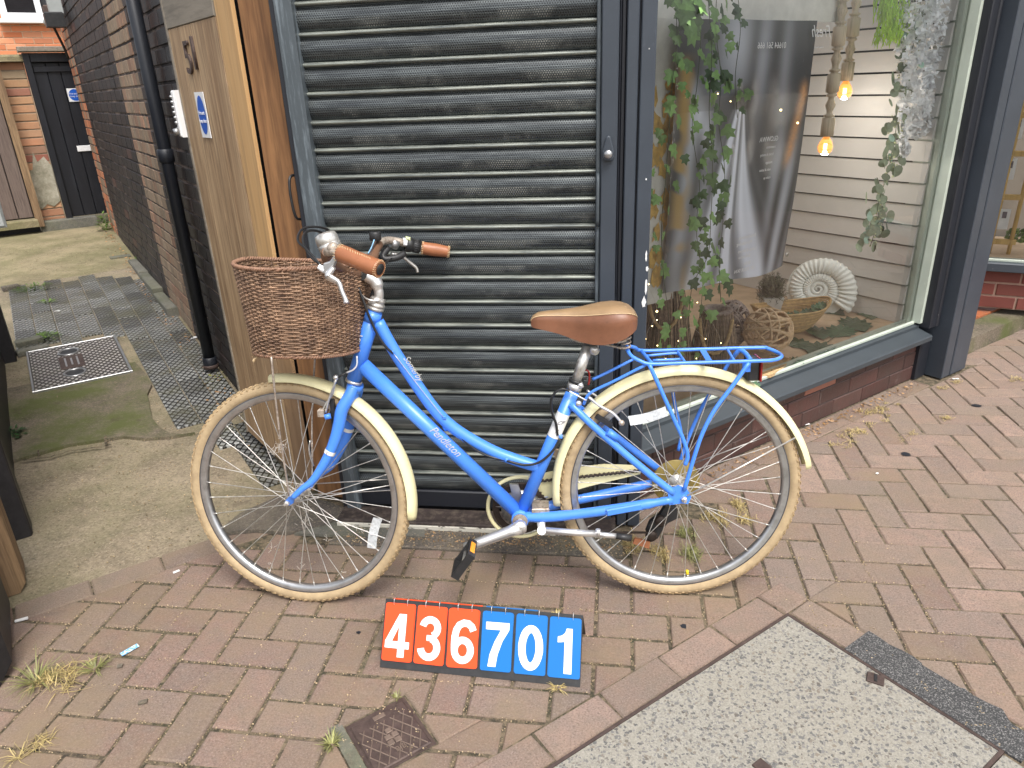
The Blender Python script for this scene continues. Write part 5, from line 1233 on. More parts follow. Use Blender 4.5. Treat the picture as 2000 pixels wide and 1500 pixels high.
tuft('grass_clump', onz(1090, 1342), 40, .032, .012, 'straw', 'flat tuft in front of the blue number one card', 'grass', 'grass clumps')
tuft('grass_clump', onz(1088, 1203), 30, .022, .012, 'straw', 'flat tuft behind the number sign', 'grass', 'grass clumps')
for (px, py, n_, r, lab) in ((1335, 1045, 90, .055, 'yellow tuft seen through rear wheel, left of the yellow valve cap'), (1352, 1082, 110, .055, 'widest yellow tuft just above the yellow valve cap'), (1395, 1012, 100, .08, 'dry tuft seen through the rear wheel spokes at the middle'), (1445, 988, 70, .055, 'dry tuft near the rear rim, higher one'), (1455, 1018, 60, .05, 'dry tuft near the rear rim, lower one'), (1240, 1068, 120, .10, 'spread of dry straw beneath the kickstand tip'), (1290, 1082, 80, .07, 'dry straw left of the yellow valve cap')):
    mat_('dry_tuft', onz(px, py), int(n_*2.6), r*.5, r*.4, 1.7, 'straw' if 'dry' in lab or 'straw' in lab else 'grass', lab, 'grass', 'dry tufts behind the rear wheel', .020, .016)
for (px, py, n_, r, lab) in ((1660, 850, 150, .20, 'long mat of dry straw in front of the brick riser'), (1720, 800, 120, .14, 'dry yellow moss by the newer pale brick'), (1860, 812, 30, .09, 'thin dry straw on the bricks right of the column'), (1780, 850, 20, .07, 'short dry straw in the joints below the column'), (1985, 745, 30, .10, 'yellow straw at the right edge of the picture'), (1830, 758, 40, .12, 'dry straw in front of the corner column')):
    mat_('dry_straw', onz(px, py), int(n_*2.2), r*1.0, r*.28, .75, 'straw', lab, 'grass', 'dry straw along the shop wall', .018, .010)
mb = MB()
for k in range(260):
    r_ = U_(0, 1); A = 1.63-abs(random.gauss(0, .03)); B = U_(1.6, 3.4); p = W(A, B, U_(.003, .010)); u = V((U_(-1, 1), U_(-1, 1), U_(-.3, .3))).normalized(); v = u.orthogonal().normalized(); L = U_(.003, .011)
    mb.add([p-u*L, p+v*L*.4, p+u*L, p-v*L*.4], [(0, 1, 2, 3)])
for k in range(240):
    p = V((U_(-.95, .2), 1.99+abs(random.gauss(0, .03)), .008)); u = V((U_(-1, 1), U_(-1, 1), U_(-.3, .3))).normalized(); v = u.orthogonal().normalized(); L = U_(.002, .009); mb.add([p-u*L, p+v*L*.4, p+u*L, p-v*L*.4], [(0, 1, 2, 3)])
for k in range(500):
    p = W(U_(2.4, 8.2), .66-abs(random.gauss(0, .05))); p.z = gz(p.dot(va))+.006; u = V((U_(-1, 1), U_(-1, 1), U_(-.3, .3))).normalized(); v = u.orthogonal().normalized(); L = U_(.003, .013); mb.add([p-u*L, p+v*L*.4, p+u*L, p-v*L*.4], [(0, 1, 2, 3)])
mb.top('dead_leaf_litter', M['deadleaf'], 'crumbs of dead leaf lying along the feet of the walls', 'litter', kind='stuff')
# grit and moss in the joints
mb = MB()
for k in range(7500):
    x = U_(-1.9, 1.0); y = U_(1.0, 2.1); i, j = (x-P0.x)/CELL, (y-P0.y)/CELL
    if U_(0, 1) < .5: i = round(i)+U_(-.05, .05)
    else: j = round(j)+U_(-.05, .05)
    p = P0+eu*(i*CELL)+ev*(j*CELL); 
    if p.dot(va) > 2.28 or (p.dot(va) < 1.06 and p.dot(vb) < 1.54): continue
    s_ = U_(.0008, .0024); p.z = .0005; mb.box(p, V((1, 0, 0)), V((0, 1, 0)), vz, s_*1.5, s_, s_*1.2)
for k in range(2600):
    A = U_(2.4, 8.0); B = random.gauss(.15, .28); 
    if not (-.27 < B < .66): continue
    p = W(A, B, gz(A)+.004); s_ = U_(.0008, .0032); mb.box(p, V((1, 0, 0)), V((0, 1, 0)), vz, s_*1.6, s_, s_)
for k in range(900):
    p = V((U_(-.95, .1), U_(1.955, 2.07), .009)); s_ = U_(.0008, .003); mb.box(p, V((1, 0, 0)), V((0, 1, 0)), vz, s_*1.6, s_, s_)
mb.top('joint_grit', simple('sandy_grit', (.34, .26, .16), .9, 0, .5, 300, rnd=.5), 'coarse sandy grit lying in the paving joints', 'grit', kind='stuff')
# ---------------- litter
def litter(name, px, py, L, w_, ang_, m, lab, cat='litter', h=.002, z=0.0, grp='litter on the ground'):
    c = ong(px, py)+vz*(h/2+.003+z); u = V((math.cos(ang_), math.sin(ang_), 0)); return MB().box(c, u, vz.cross(u), vz, L, w_, h, .0005).top(name, m, lab, cat, grp)
litter('foil_wrapper', 254, 1271, .048, .016, 1.0, (lambda s: s.fin(s.ramp(s.noise(1, 0, vec=s.axes(vx, vy, vz), stretch=(160, 160, 1)), [(.45, (.16, .42, .72)), (.55, (.62, .74, .84))]), .3))(NT('patterned_foil')), 'pale blue patterned foil strip on the bricks at lower left')
litter('cigarette_end', 43, 1213, .034, .007, .55, M['paper'], 'white cigarette end on the pink brick near the left edge', h=.006)
litter('paper_scrap', 180, 825, .05, .008, 2.4, M['paper'], 'thin white paper scrap on the mossy concrete')
litter('paper_scrap', 112, 608, .04, .02, .3, M['paper'], 'white paper scrap on the diamond tiles')
litter('paper_scrap', 380, 660, .05, .03, .8, M['paper'], 'white paper scrap at the foot of the downpipe')
litter('paper_scrap', 290, 528, .12, .05, .5, M['paper'], 'crumpled white wrapper by the brick wall', h=.02)
litter('dead_leaf', 299, 528, .07, .05, 1.0, M['deadleaf'], 'orange brown leaf beside the crumpled wrapper', h=.012)
litter('paper_scrap', 345, 1118, .02, .01, .8, M['paper'], 'tiny pale scrap near the brick border by the front wheel')
litter('paper_scrap', 1713, 926, .012, .008, .8, M['paper'], 'tiny white scrap on the bricks right of the rear wheel')
litter('paper_scrap', 1866, 741, .03, .01, .1, M['paper'], 'white scrap at the foot of the corner column')
litter('paper_scrap', 1575, 830, .03, .01, .4, M['paper'], 'white scrap at the foot of the brick riser')
litter('dead_leaf', 235, 1303, .014, .012, .4, M['slate'], 'dark chip below the foil strip', h=.004)
litter('dead_leaf', 280, 1374, .022, .012, .4, M['slate'], 'dark slate chip on the darker brick', h=.005)
for (px, py, r) in ((1908, 792, .020), (1770, 887, .018), (1335, 1223, .010), (700, 1235, .007)):
    c = onz(px, py, .0028); n_ = 16
    MB().add([c+V((math.cos(k*.3927)*r*U_(.7, 1.2), math.sin(k*.3927)*r*U_(.7, 1.1), 0)) for k in range(n_)], [tuple(range(n_))]).obj('gum_stain', M['navy_dark'], pav)
# ================================================================ NUMBER SIGN
s0 = V((-.5994, 1.4226, 0)); s1 = V((-.0609, 1.4013, 0)); sdv = (s1-s0).normalized(); sn = V((-sdv.y, sdv.x, 0)); SL = .178
tl_ = math.radians(33); su_ = (sn*math.sin(tl_)+vz*math.cos(tl_)); so = sdv.cross(su_).normalized(); so = so if so.y < 0 else -so
Ls = (s1-s0).length
t = thing('number_sign', 'flip card number sign reading 436701 standing on the bricks before the bicycle', 'sign', (s0+s1)/2)
def sp(a_, h_, off=0.0): return s0+sdv*a_+su_*h_+so*off
MB().box(sp(Ls/2, SL/2), sdv, su_, so, Ls, SL, .0025, .0005).obj('front_board', M['black'], t)
bk = (sn*math.sin(tl_)-vz*math.cos(tl_)); bt = sp(Ls/2, SL); bn = sdv.cross(bk).normalized()
MB().box(bt+bk*(SL/2)*.98, sdv, bk, bn, Ls, SL*.98, .0025, .0005).obj('back_board', M['black'], t)
cw, chh = .0825, .150
def digit(ch, parent, o, u, v, n):
    # heavy condensed numerals, 1 unit high, .56 wide, as flat pieces
    H = .112; Wd = .112; mb = MB(); lay_ = [0]
    def pt(x, y): return o+u*((x-.29)*Wd)+v*((y-.5)*H)+n*(.0001*lay_[0])
    def poly(p): lay_[0] += 1; mb.prism([pt(*q) for q in p], n*.0002)
    def rib(c, w_, close=False):
        lay_[0] += 1; m = len(c); A_ = []; B_ = []
        for i in range(m):
            p0, p1 = c[(i-1) % m if close else max(0, i-1)], c[(i+1) % m if close else min(m-1, i+1)]
            dx_, dy_ = p1[0]-p0[0], p1[1]-p0[1]; l_ = math.hypot(dx_, dy_) or 1; nx, ny = -dy_/l_, dx_/l_; ww = w_(i/(m-1)) if callable(w_) else w_
            A_.append(pt(c[i][0]+nx*ww/2, c[i][1]+ny*ww/2)); B_.append(pt(c[i][0]-nx*ww/2, c[i][1]-ny*ww/2))
        mb.add(A_+B_, [(i, (i+1) % m, m+(i+1) % m, m+i) for i in range(m if close else m-1)])
    def arc(cx_, cy2, rx_, ry_, a0, a1, k=18): return [(cx_+rx_*math.cos(math.radians(a0+(a1-a0)*i/k)), cy2+ry_*math.sin(math.radians(a0+(a1-a0)*i/k))) for i in range(k+1)]
    if ch == '1': poly([(.28, 0), (.46, 0), (.46, 1), (.32, 1), (.29, .90), (.22, .84), (.12, .81), (.12, .68), (.28, .70)])
    if ch == '7': poly([(.10, 0), (.29, 0), (.33, .28), (.43, .58), (.58, .84), (.58, 1), (.02, 1), (.02, .83), (.38, .83), (.24, .56), (.14, .28)])
    if ch == '4':
        poly([(.30, 0), (.47, 0), (.47, 1), (.31, 1), (.30, .9)]); poly([(-.02, .20), (.58, .20), (.58, .36), (-.02, .36)]); poly([(-.02, .36), (.15, .36), (.33, .78), (.33, 1), (.29, 1)])
    if ch == '0': rib(arc(.29, .5, .205, .42, 0, 351, 39), lambda f_: .175, True)
    if ch == '3':
        rib(arc(.27, .735, .185, .19, 170, -68, 20), .165); rib(arc(.27, .285, .20, .215, 78, -172, 22), .17); poly([(.20, .44), (.34, .44), (.34, .57), (.20, .57)])
    if ch == '6':
        rib(arc(.29, .30, .195, .225, 0, 351, 39), .165, True); rib([(.54, .745), (.50, .84), (.42, .905), (.31, .92), (.20, .87), (.13, .76), (.095, .60), (.088, .42), (.095, .30)], .165)
    return mb.obj('digit', M['print_w'], parent)
for k, d_ in enumerate('436701'):
    c_a = .046+.0895*k+(.0 if k < 3 else .0015); blue = k > 2; m = M['card_b'] if blue else M['card_o']
    for L_ in range(3):
        dd = .002+.0016*L_; sh = U_(-.0012, .0012); tw = U_(-.012, .012) if L_ < 2 else (.03 if k == 2 else U_(-.012, .012))
        ua = (sdv*math.cos(tw)+su_*math.sin(tw)); ub = (su_*math.cos(tw)-sdv*math.sin(tw))
        cc_ = sp(c_a+sh, SL-.008-chh/2-.004*(k % 2)*0, dd)
        # card with rounded corners
        pts = []
        for (qx, qy, a0) in ((1, 1, 0), (-1, 1, 90), (-1, -1, 180), (1, -1, 270)):
            for q in range(4):
                an_ = math.radians(a0+30*q); pts.append(cc_+ua*(qx*(cw/2-.006)+.006*math.cos(an_))+ub*(qy*(chh/2-.006)+.006*math.sin(an_)))
        cdo = MB().prism(pts, so*.0006).obj('card', m, t)
    digit(d_, cdo, cc_+so*.0012-ub*.008, ua, ub, so)
    for dx in (-.019, .019):
        r0 = sp(c_a+dx, SL-.004, .006); pts = [r0+su_*(.010*math.sin(q*.45))+so*(.006*math.cos(q*.45)-.003) for q in range(14)]
        MB().tube(pts, .0007, 5, closed=True).obj('ring', M['alu'], t)
for (a0, a1, m) in ((.02, .27, 'card_o'), (.28, .42, 'card_b')): MB().box(sp((a0+a1)/2, SL+.001, -.008), sdv, su_, so, a1-a0, .004, .004).obj('rear_cards', M[m], t)
# ================================================================ BICYCLE
BO = V((-.900, 1.679, 0)); BR = V((.2086, 1.798, 0)); bx = (BR-BO).normalized(); _n0 = V((-bx.y, bx.x, 0)); ln_ = math.radians(6.27)
bz = vz*math.cos(ln_)+_n0*math.sin(ln_); by = _n0*math.cos(ln_)-vz*math.sin(ln_)
def L(x, y, z): return BO+bx*x+by*y+bz*z
def loc(p): d = p-BO; return V((d.dot(bx), d.dot(by), d.dot(bz)))
def bp(px, py, y=0.0): return hit(px, py, by, by.dot(BO)+y)      # a point of the plane y across the bicycle
def bps(pts, y=0.0): return [bp(p[0], p[1], p[2] if len(p) > 2 else y) for p in pts]
FA0 = V((.205, 0, .697)); FAD = V((.364, 0, .931)).normalized(); STM = Matrix.Translation(FA0) @ Matrix.Rotation(math.radians(-9.6), 4, FAD) @ Matrix.Translation(-FA0)
def S(x, y, z): q = STM @ V((x, y, z)); return L(*q)
bike = thing('bicycle', 'sky blue step-through bicycle with tan tyres, cream mudguards and wicker front basket', 'bicycle', BO)
def tube(name, pts, r, m, parent=None, n=12, **k): return MB().tube(pts, r, n, **k).obj(name, M[m], parent or bike)
# ---- wheels
def wheel(c, ax, up_, far_side, nm):
    w_ = bpy.data.objects.new('wheel', None); COL.objects.link(w_); w_.location = c; w_.empty_display_size = .1; par(w_, bike)
    e1 = ax.cross(up_).normalized(); e1 = -e1 if e1.dot(bx) < 0 else e1; e2 = up_
    def P(r, a_, y): return c+(e1*math.cos(a_)+e2*math.sin(a_))*r+ax*y
    pr = [(.3265+.0180*math.cos(math.radians(t_)), .0180*math.sin(math.radians(t_))) for t_ in range(-150, 151, 20)]
    def rev(prof, name, m, n=120, closed=False):
        mb = MB(); k_ = len(prof); vs = [P(r, 2*math.pi*i/n, y) for i in range(n) for r, y in prof]; fs = []
        for i in range(n):
            for q in range(k_ if closed else k_-1): fs.append((i*k_+q, i*k_+(q+1) % k_, ((i+1) % n)*k_+(q+1) % k_, ((i+1) % n)*k_+q))
        mb.add(vs, fs, True); return mb.obj(name, M[m], w_)
    ty = rev(pr, 'tyre', 'tyre')
    tr = MB(); NK = 104
    for i in range(NK):
        for sd_, off in ((1, 0), (-1, .5)):
            a_ = 2*math.pi*(i+off)/NK; rr = P(.3432, a_, sd_*.0085); rad = (e1*math.cos(a_)+e2*math.sin(a_)); tg = (-e1*math.sin(a_)+e2*math.cos(a_)); o_ = (rad*.85+ax*sd_*.5).normalized()
            tr.box(rr, (tg+ax*.35*sd_).normalized(), o_.cross(tg).normalized(), o_, .0110, .0062, .0034, .001)
            rr = P(.3370, a_+.03, sd_*.0148); o_ = (rad*.55+ax*sd_*.83).normalized(); tr.box(rr, tg, o_.cross(tg).normalized(), o_, .0085, .0065, .0036, .001)
    tr.obj('tread', M['tread'], w_, kind='stuff')
    rev([(.3095, -.0115), (.3125, -.0125), (.3125, -.0108), (.303, -.0105), (.303, .0105), (.3125, .0108), (.3125, .0125), (.3095, .0115)], 'brake_track', 'rim_dark')
    rev([(.3095, -.0118), (.2975, -.0118), (.2925, -.0085), (.2905, 0), (.2925, .0085), (.2975, .0118), (.3095, .0118)], 'rim', 'rim')
    fl = .034; fr_ = .021 if not far_side else .026
    hb = MB().lathe([(.006, -.068), (.0065, -.05), (.016, -.048), (.018, -.040), (fr_, -.037), (fr_, -.033), (.012, -.03), (.011, .03), (fr_, .033), (fr_, .037), (.016, .045), (.0065, .05), (.006, .068)], c, ax, 20); hb.obj('hub', M['steel'], w_)
    for k in range(36):
        side = -1 if k % 2 else 1; g = (k//2); a_h = 2*math.pi*(k//2)/18+(.17 if side > 0 else 0); d_ = 1 if g % 2 else -1
        ar = 2*math.pi*(k+.5)/36; ah = ar+d_*1.05
        h_ = P(fr_-.003, ah, side*fl); q_ = P(.2935, ar, side*.003); n_ = P(.283, ar+(-d_)*0+.0, side*.0035)
        dv_ = (h_-q_).normalized(); sp_ = MB().tube([h_, q_+dv_*.013], .00125, 5, cap=False).tube([q_+dv_*.013, q_], .0021, 5); sp_.obj('spoke', M['steel'], w_)
    return w_, P, e1, e2
wr, PR, _, _ = wheel(L(1.1149, 0, .345), by, bz, True, 'rear')
fc = S(0, 0, .345); fax = (S(0, 1, .345)-S(0, 0, .345)).normalized(); fup = (bz-fax*bz.dot(fax)).normalized(); fdir = fup.cross(fax); fdir = fdir if fdir.dot(bx) > 0 else -fdir
wf, PF, _, _ = wheel(fc, fax, fup, False, 'front')
# rear sprocket side
MB().lathe([(.018, .0365), (.068, .040), (.070, .042), (.068, .043), (.018, .0395)], L(1.1149, 0, .345), by, 40).obj('spoke_guard', M['disc'], wr)
sk = MB()
for k in range(7): sk.lathe([(.02, .045+.004*k), (.046-.0028*k, .045+.004*k), (.046-.0028*k, .0465+.004*k), (.02, .0465+.004*k)], L(1.1149, 0, .345), by, 32)
sk.obj('sprockets', M['chain'], wr)
# reflectors, valve cap
def refl(P_, pts, y, w_):
    c0, c1 = pts; d = (c1-c0); mb = MB(); n = (CC-c0).normalized(); side = d.cross(n).normalized(); k = 8; arc = [c0+d*(i/k)+side*(.004*math.sin(math.pi*i/k)) for i in range(k+1)]
    top = [p+side*.0135 for p in arc]; bot = [p-side*.0135 for p in arc]; poly = bot+top[::-1]
    o_ = mb.prism(poly, -n*.006).obj('wheel_reflector', M['reflector'], w_); par(MB().lathe([(0, .001), (.007, .001), (.007, 0)], (c0+c1)/2+side*.008, n, 12).obj('clip', M['white']), o_)
refl(PF, (bp(738, 1012, -.012), bp(726, 1071, -.012)), 0, wf)
refl(PR, (bp(1229, 822, -.02), bp(1302, 803, -.02)), 0, wr)
vc = bp(1343, 1124, 0); vd = (L(1.1149, 0, .345)-vc).normalized(); MB().tube([vc-vd*.012, vc+vd*.004], .003, 8).obj('valve', M['steel'], wr); MB().tube([vc+vd*.004, vc+vd*.018], .0042, 8).obj('valve_cap', M['yellow'], wr)
# ---- mudguards
def guard(c, ax, e1, e2, r, a0, a1, n, flare=0.0, far=None):
    mb = MB(); sec = [(-.0255, -.013), (-.0245, -.004), (-.018, .003), (-.008, .0065), (.008, .0065), (.018, .003), (.0245, -.004), (.0255, -.013)]; vs = []; fs = []; k_ = len(sec)
    for lay_ in (0, -.0012):
        for i in range(n+1):
            f_ = i/n; a_ = a0+(a1-a0)*f_; rr = r+flare*max(0, (f_-.75)/.25)**2; w_ = 1.0 if .02 < f_ < .98 else .72
            for y, dz in sec: vs.append(c+(e1*math.cos(a_)+e2*math.sin(a_))*(rr+dz+lay_)+ax*(y*w_))
    N0 = (n+1)*k_
    for i in range(n):
        for q in range(k_-1):
            a = i*k_+q; fs.append((a, a+1, a+k_+1, a+k_)); fs.append((N0+a, N0+a+k_, N0+a+k_+1, N0+a+1))
        for q, rv in ((0, 0), (k_-1, 1)):
            a = i*k_+q; fs.append((a, a+k_, N0+a+k_, N0+a) if not rv else (a, N0+a, N0+a+k_, a+k_))
    for q in range(k_-1): fs.append((q, N0+q, N0+q+1, q+1)); b_ = n*k_+q; fs.append((b_, b_+1, N0+b_+1, N0+b_))
    return mb.add(vs, fs, True).obj('mudguard', M['cream'], bike)
gf_ = guard(fc, fax, fdir, fup, .3585, math.radians(98), math.radians(-9), 60)
gr_ = guard(L(1.1149, 0, .345), by, bx, bz, .3585, math.radians(187), math.radians(9), 90, .012)
def stay(a, b, name='mudguard_stay', r=.0018): return tube(name, [a, b], r, 'steel', n=6)
stay(bp(578, 980, -.06), bp(795, 942, -.03)); stay(bp(615, 945, .06), bp(776, 935, .03)); stay(bp(1342, 968, -.08), bp(1553, 855, -.03), r=.0024); stay(bp(1355, 905, .07), bp(1508, 848, .03))
# ---- frame
BBl = (.655, 0, .268)
def LL(pts): return [L(*p) for p in pts]
tube('head_tube', [L(.203, 0, .692), L(.281, 0, .892)], .0205, 'blue', n=20)
MB().tube(LL([(.268, 0, .858), (.278, 0, .884)]), .0225, 20).obj('head_lug', M['blue'], bike); 
tt = cr([bp(738, 628), bp(768, 682), bp(800, 731), bp(845, 795), bp(880, 831), bp(920, 858), bp(965, 882), bp(1010, 899), bp(1052, 912)], 6); tto = tube('top_tube', tt, .0172, 'blue', n=16)
dt = [bp(708, 712), bp(1008, 997)]; dto = tube('down_tube', dt, .0215, 'blue', n=20)
seat_top = bp(1122, 757); st = [L(*BBl), seat_top]; tube('seat_tube', st, .0185, 'blue', n=20)
sdir = (seat_top-L(*BBl)).normalized()
tube('bottom_bracket', [L(.655, -.036, .268), L(.655, .036, .268)], .0245, 'blue', n=24)
tube('bottom_bracket_ring', [L(.655, -.0375, .268), L(.655, -.041, .268)], .022, 'rusty', n=24)
for s_ in (-1, 1):
    tube('chain_stay', cr(LL([(.665, s_*.020, .272), (.74, s_*.034, .278), (.85, s_*.048, .295), (1.0, s_*.060, .322), (1.085, s_*.066, .340)]), 5), [.0152]*8+[.0142]*9+[.0115]*4, 'blue', n=12)
    tube('seat_stay', cr(LL([(.806, s_*.014, .612), (.86, s_*.035, .560), (.95, s_*.052, .478), (1.03, s_*.062, .408), (1.088, s_*.067, .360)]), 5), [.0105]*21, 'blue', n=12)
    q = LL([(1.070, s_*.066, .372), (1.100, s_*.066, .384), (1.124, s_*.066, .372), (1.136, s_*.066, .350), (1.128, s_*.066, .328), (1.108, s_*.066, .330), (1.075, s_*.066, .326)])
    MB().prism(q if s_ < 0 else q[::-1], by*(.006*s_)).obj('dropout', M['blue'], bike)
    MB().lathe([(0, .0), (.0085, 0), (.0085, .010), (.0045, .012), (.0045, .022), (0, .022)], L(1.1149, s_*.072, .345), by*s_, 6, smooth=False).obj('axle_nut', M['steel'], bike)
MB().box(L(.715, -.002, .296), bx, by, bz, .05, .06, .012, .002).obj('bridge_plate', M['rusty'], bike)
MB().box(L(.950, -.069, .3135), (bx*.984+bz*.178).normalized(), (bz*.984-bx*.178).normalized(), -by, .10, .020, .010, .003).obj('stay_bracket', M['blue'], bike)
tube('brake_boss', [bp(1186, 843, -.05), bp(1206, 856, -.05)], .010, 'blue', n=10)
tube('frame_bridge', [bp(868, 838), bp(882, 828)], .009, 'blue', n=10)
for p, y in (((768, 688), -.016), ((868, 815), -.016), ((1095, 853), -.016), ((990, 898), -.015)): MB().box(bp(p[0], p[1], y), bx, bz, -by, .010, .010, .010, .002).obj('cable_guide', M['blue'], bike)
# sticker on the seat tube and fork, lettering
def sleeve(name, a, b, r, m, parent=None): return MB().tube([a, b], r, 24, cap=False).obj(name, M[m], parent or bike)
sa, sb = bp(1084, 853), bp(1103, 806)
pa = L(*BBl)+sdir*((sa-L(*BBl)).dot(sdir)); pb_ = L(*BBl)+sdir*((sb-L(*BBl)).dot(sdir)); stk = sleeve('seat_tube_sticker', pa, pb_, .0191, 'sticker')
text('printed_emblem', 'CP', .016, M['photo'], stk, (pa*.35+pb_*.65)-by*.0197, bx, sdir, .0002, shear=.3); text('printed_emblem', 'JT', .011, M['photo'], stk, (pa*.7+pb_*.3)-by*.0197, bx, sdir, .0002)
def along(s2, a, b, size, y, parent, sx=1.0, shear=.35):
    u = (b-a).normalized(); v = by.cross(u).normalized(); v = v if v.dot(bz) > 0 else -v
    return text('lettering', s2, size, M['silver_print'], parent, (a+b)/2, u, v, .0002, shear=shear, sx=sx)
along('Somerby', bp(792, 697, -.0178), bp(822, 742, -.0178), .027, 0, tto, .80)
along('Pendleton', bp(838, 832, -.0222), bp(902, 893, -.0222), .034, 0, dto, .80)
text('emblem', 'S', .03, M['silver_print'], bike, bp(700, 663, -.021), bx, (L(.281, 0, .892)-L(.203, 0, .692)).normalized(), .0002, shear=.2)
# ---- fork and headset
MB().lathe([(.021, -.004), (.0235, -.003), (.0235, .004), (.021, .005)], L(.203, 0, .690), L(.364, 0, .931)-L(0, 0, 0), 24).obj('headset_ring', M['steel'], bike)
hax = (L(.364, 0, .931)-L(0, 0, 0)).normalized()
MB().lathe([(.0205, -.002), (.024, 0), (.024, .006), (.021, .008), (.0235, .010), (.0235, .016), (.020, .019), (.020, .024), (.022, .025), (.019, .031), (.0125, .034)], L(.281, 0, .892), hax, 24).obj('headset', M['steel'], bike)
fp = [(690, 757), (682, 775), (668, 800), (662, 830), (652, 865), (636, 900), (612, 937), (590, 955), (572, 972)]
yb = [-.018, -.028, -.038, -.042, -.046, -.050, -.055, -.058, -.060]
nb_ = [bp(p[0], p[1], y) for p, y in zip(fp, yb)]; rr = [.016, .0175, .0175, .0170, .0155, .0135, .0110, .0092, .0080]
def rs(rr, n): 
    out = []
    for i in range(len(rr)-1): out += [rr[i]+(rr[i+1]-rr[i])*k/n for k in range(n)]
    return out+[rr[-1]]
fkb = tube('fork_blade', cr(nb_, 5), rs(rr, 5), 'blue', n=16)
fsteer = lambda p: p
# the far blade mirrors the near one in the wheel plane
def mir(p): d = (p-fc).dot(fax); return p-fax*(2*d)
fk2 = tube('fork_blade', cr([mir(p) for p in nb_], 5), rs(rr, 5), 'blue', n=16)
tube('fork_crown', [bp(695, 750, -.0), bp(690, 762, 0)], .0225, 'blue', n=20)
tube('fork_crown', [nb_[1], mir(nb_[1])], .0165, 'blue', n=16)
i5 = cr(nb_, 5); k = 22; s1_ = MB().tube([i5[k], i5[k+1]], [.0160, .0158], 20, cap=False).obj('fork_band', M['sticker'], fkb); text('printed_emblem', 'JT', .010, M['photo'], s1_, (i5[k]+i5[k+1])/2-fax*.0166, bx, bz, .0002)
m5 = [mir(p) for p in i5]; MB().tube([m5[k-4], m5[k-3]], .0172, 20, cap=False).obj('fork_band', M['sticker'], fk2)
for s_ in (-1, 1):
    e_ = nb_[-1] if s_ < 0 else mir(nb_[-1]); cen = fc+fax*(s_*.056); MB().prism([e_-fax*0+bx*.008+bz*.006, e_-bx*.010+bz*.004, cen-bx*.012, cen-bz*.012, cen+bx*.014-bz*.004], fax*(.005*s_)).obj('fork_tip', M['blue'], bike)
    MB().lathe([(0, 0), (.008, 0), (.008, .009), (.0042, .011), (.0042, .019), (0, .019)], fc+fax*(s_*.064), fax*s_, 6, smooth=False).obj('axle_nut', M['steel'], bike)
# ---- stem and handlebar
tube('stem', cr([L(.292, 0, .916), L(.2955, 0, .932), bp(738, 562), bp(733, 549), bp(722, 541), bp(706, 531)], 6), [.0128]*12+[.014, .016]+[.0172]*17, 'alu', n=16)
clamp = bp(706, 533, 0)
MB().tube([clamp-by*.018, clamp+by*.018], .0185, 18).obj('bar_clamp', M['black'], bike)
bar = cr([bp(742, 526, -.300), bp(700, 510, -.275), bp(662, 494, -.250), bp(640, 492, -.215), bp(640, 507, -.155), bp(662, 522, -.095), bp(686, 532, -.045), clamp, bp(718, 520, .05), bp(729, 503, .11), bp(735, 485, .17), bp(749, 471, .225), bp(775, 471, .262), bp(822, 484, .29), bp(877, 492, .305)], 7)
hbo = tube('handlebar', bar, .0112, 'rusty', n=14)
MB().tube(bar[21:47], .0135, 14).obj('bar_wrap', M['wrap'], hbo); MB().tube(bar[54:74], .0135, 14).obj('bar_wrap', M['wrap'], hbo)
def stitches(path, r, n, parent, ring=None):
    mb = MB()
    for i in range(n):
        f_ = i/n*(len(path)-1); j = min(int(f_), len(path)-2); p = path[j].lerp(path[j+1], f_-j); t_ = (path[j+1]-path[j]).normalized(); o_ = (CC-p); o_ = (o_-t_*o_.dot(t_)).normalized(); s_ = t_.cross(o_); q = p+o_*(r*.75)-bz*(r*.55)*0+s_*(r*.6)
        mb.tube([q-t_*.003-s_*.004, q+t_*.003+s_*.004], .0008, 4)
    return mb.obj('stitching', M['stitch'], parent, kind='stuff')
g1 = cr([bp(742, 526, -.300), bp(722, 518, -.288), bp(698, 508, -.274), bp(672, 497, -.257), bp(664, 495, -.252)], 5)
gp1 = tube('grip', g1, rs([.0205, .0212, .0200, .0205, .0195], 5), 'leather', n=20)
gd_ = (g1[0]-g1[2]).normalized(); MB().lathe([(0, .0005), (.0135, .0005), (.0135, 0)], g1[0]+gd_*.0008, gd_, 20).obj('bar_end_plug', M['black'], gp1)
mb = MB(); e1_ = gd_.orthogonal().normalized(); e2_ = gd_.cross(e1_)
for k in range(26):
    a_ = 2*math.pi*k/26; d = e1_*math.cos(a_)+e2_*math.sin(a_); tg = -e1_*math.sin(a_)+e2_*math.cos(a_); mb.tube([g1[0]+d*.0180+gd_*.0012, g1[0]+d*.0215-gd_*.004+tg*.002], .0008, 4)
for q_ in (g1[-2],):
    for k in range(20):
        a_ = 2*math.pi*k/20; d = e1_*math.cos(a_)+e2_*math.sin(a_); mb.tube([q_+d*.0205, q_+d*.0208-gd_*.006], .0008, 4)
mb.obj('stitching', M['stitch'], gp1, kind='stuff'); stitches(g1[4:-2], .0208, 16, gp1)
g2 = cr([bp(877, 492, .305), bp(850, 488, .298), bp(823, 484, .29)], 6); gp2 = tube('grip', g2, rs([.0165, .0198, .0188], 6), 'leather', n=18); 
mb = MB(); gd2 = (g2[0]-g2[2]).normalized(); e1_ = gd2.orthogonal().normalized(); e2_ = gd2.cross(e1_)
for k in range(22):
    a_ = 2*math.pi*k/22; d = e1_*math.cos(a_)+e2_*math.sin(a_); mb.tube([g2[0]+d*.0150+gd2*.002, g2[0]+d*.0182-gd2*.005], .0009, 4); mb.tube([g2[-1]+d*.0188, g2[-1]+d*.0193+gd2*.006], .0008, 4)
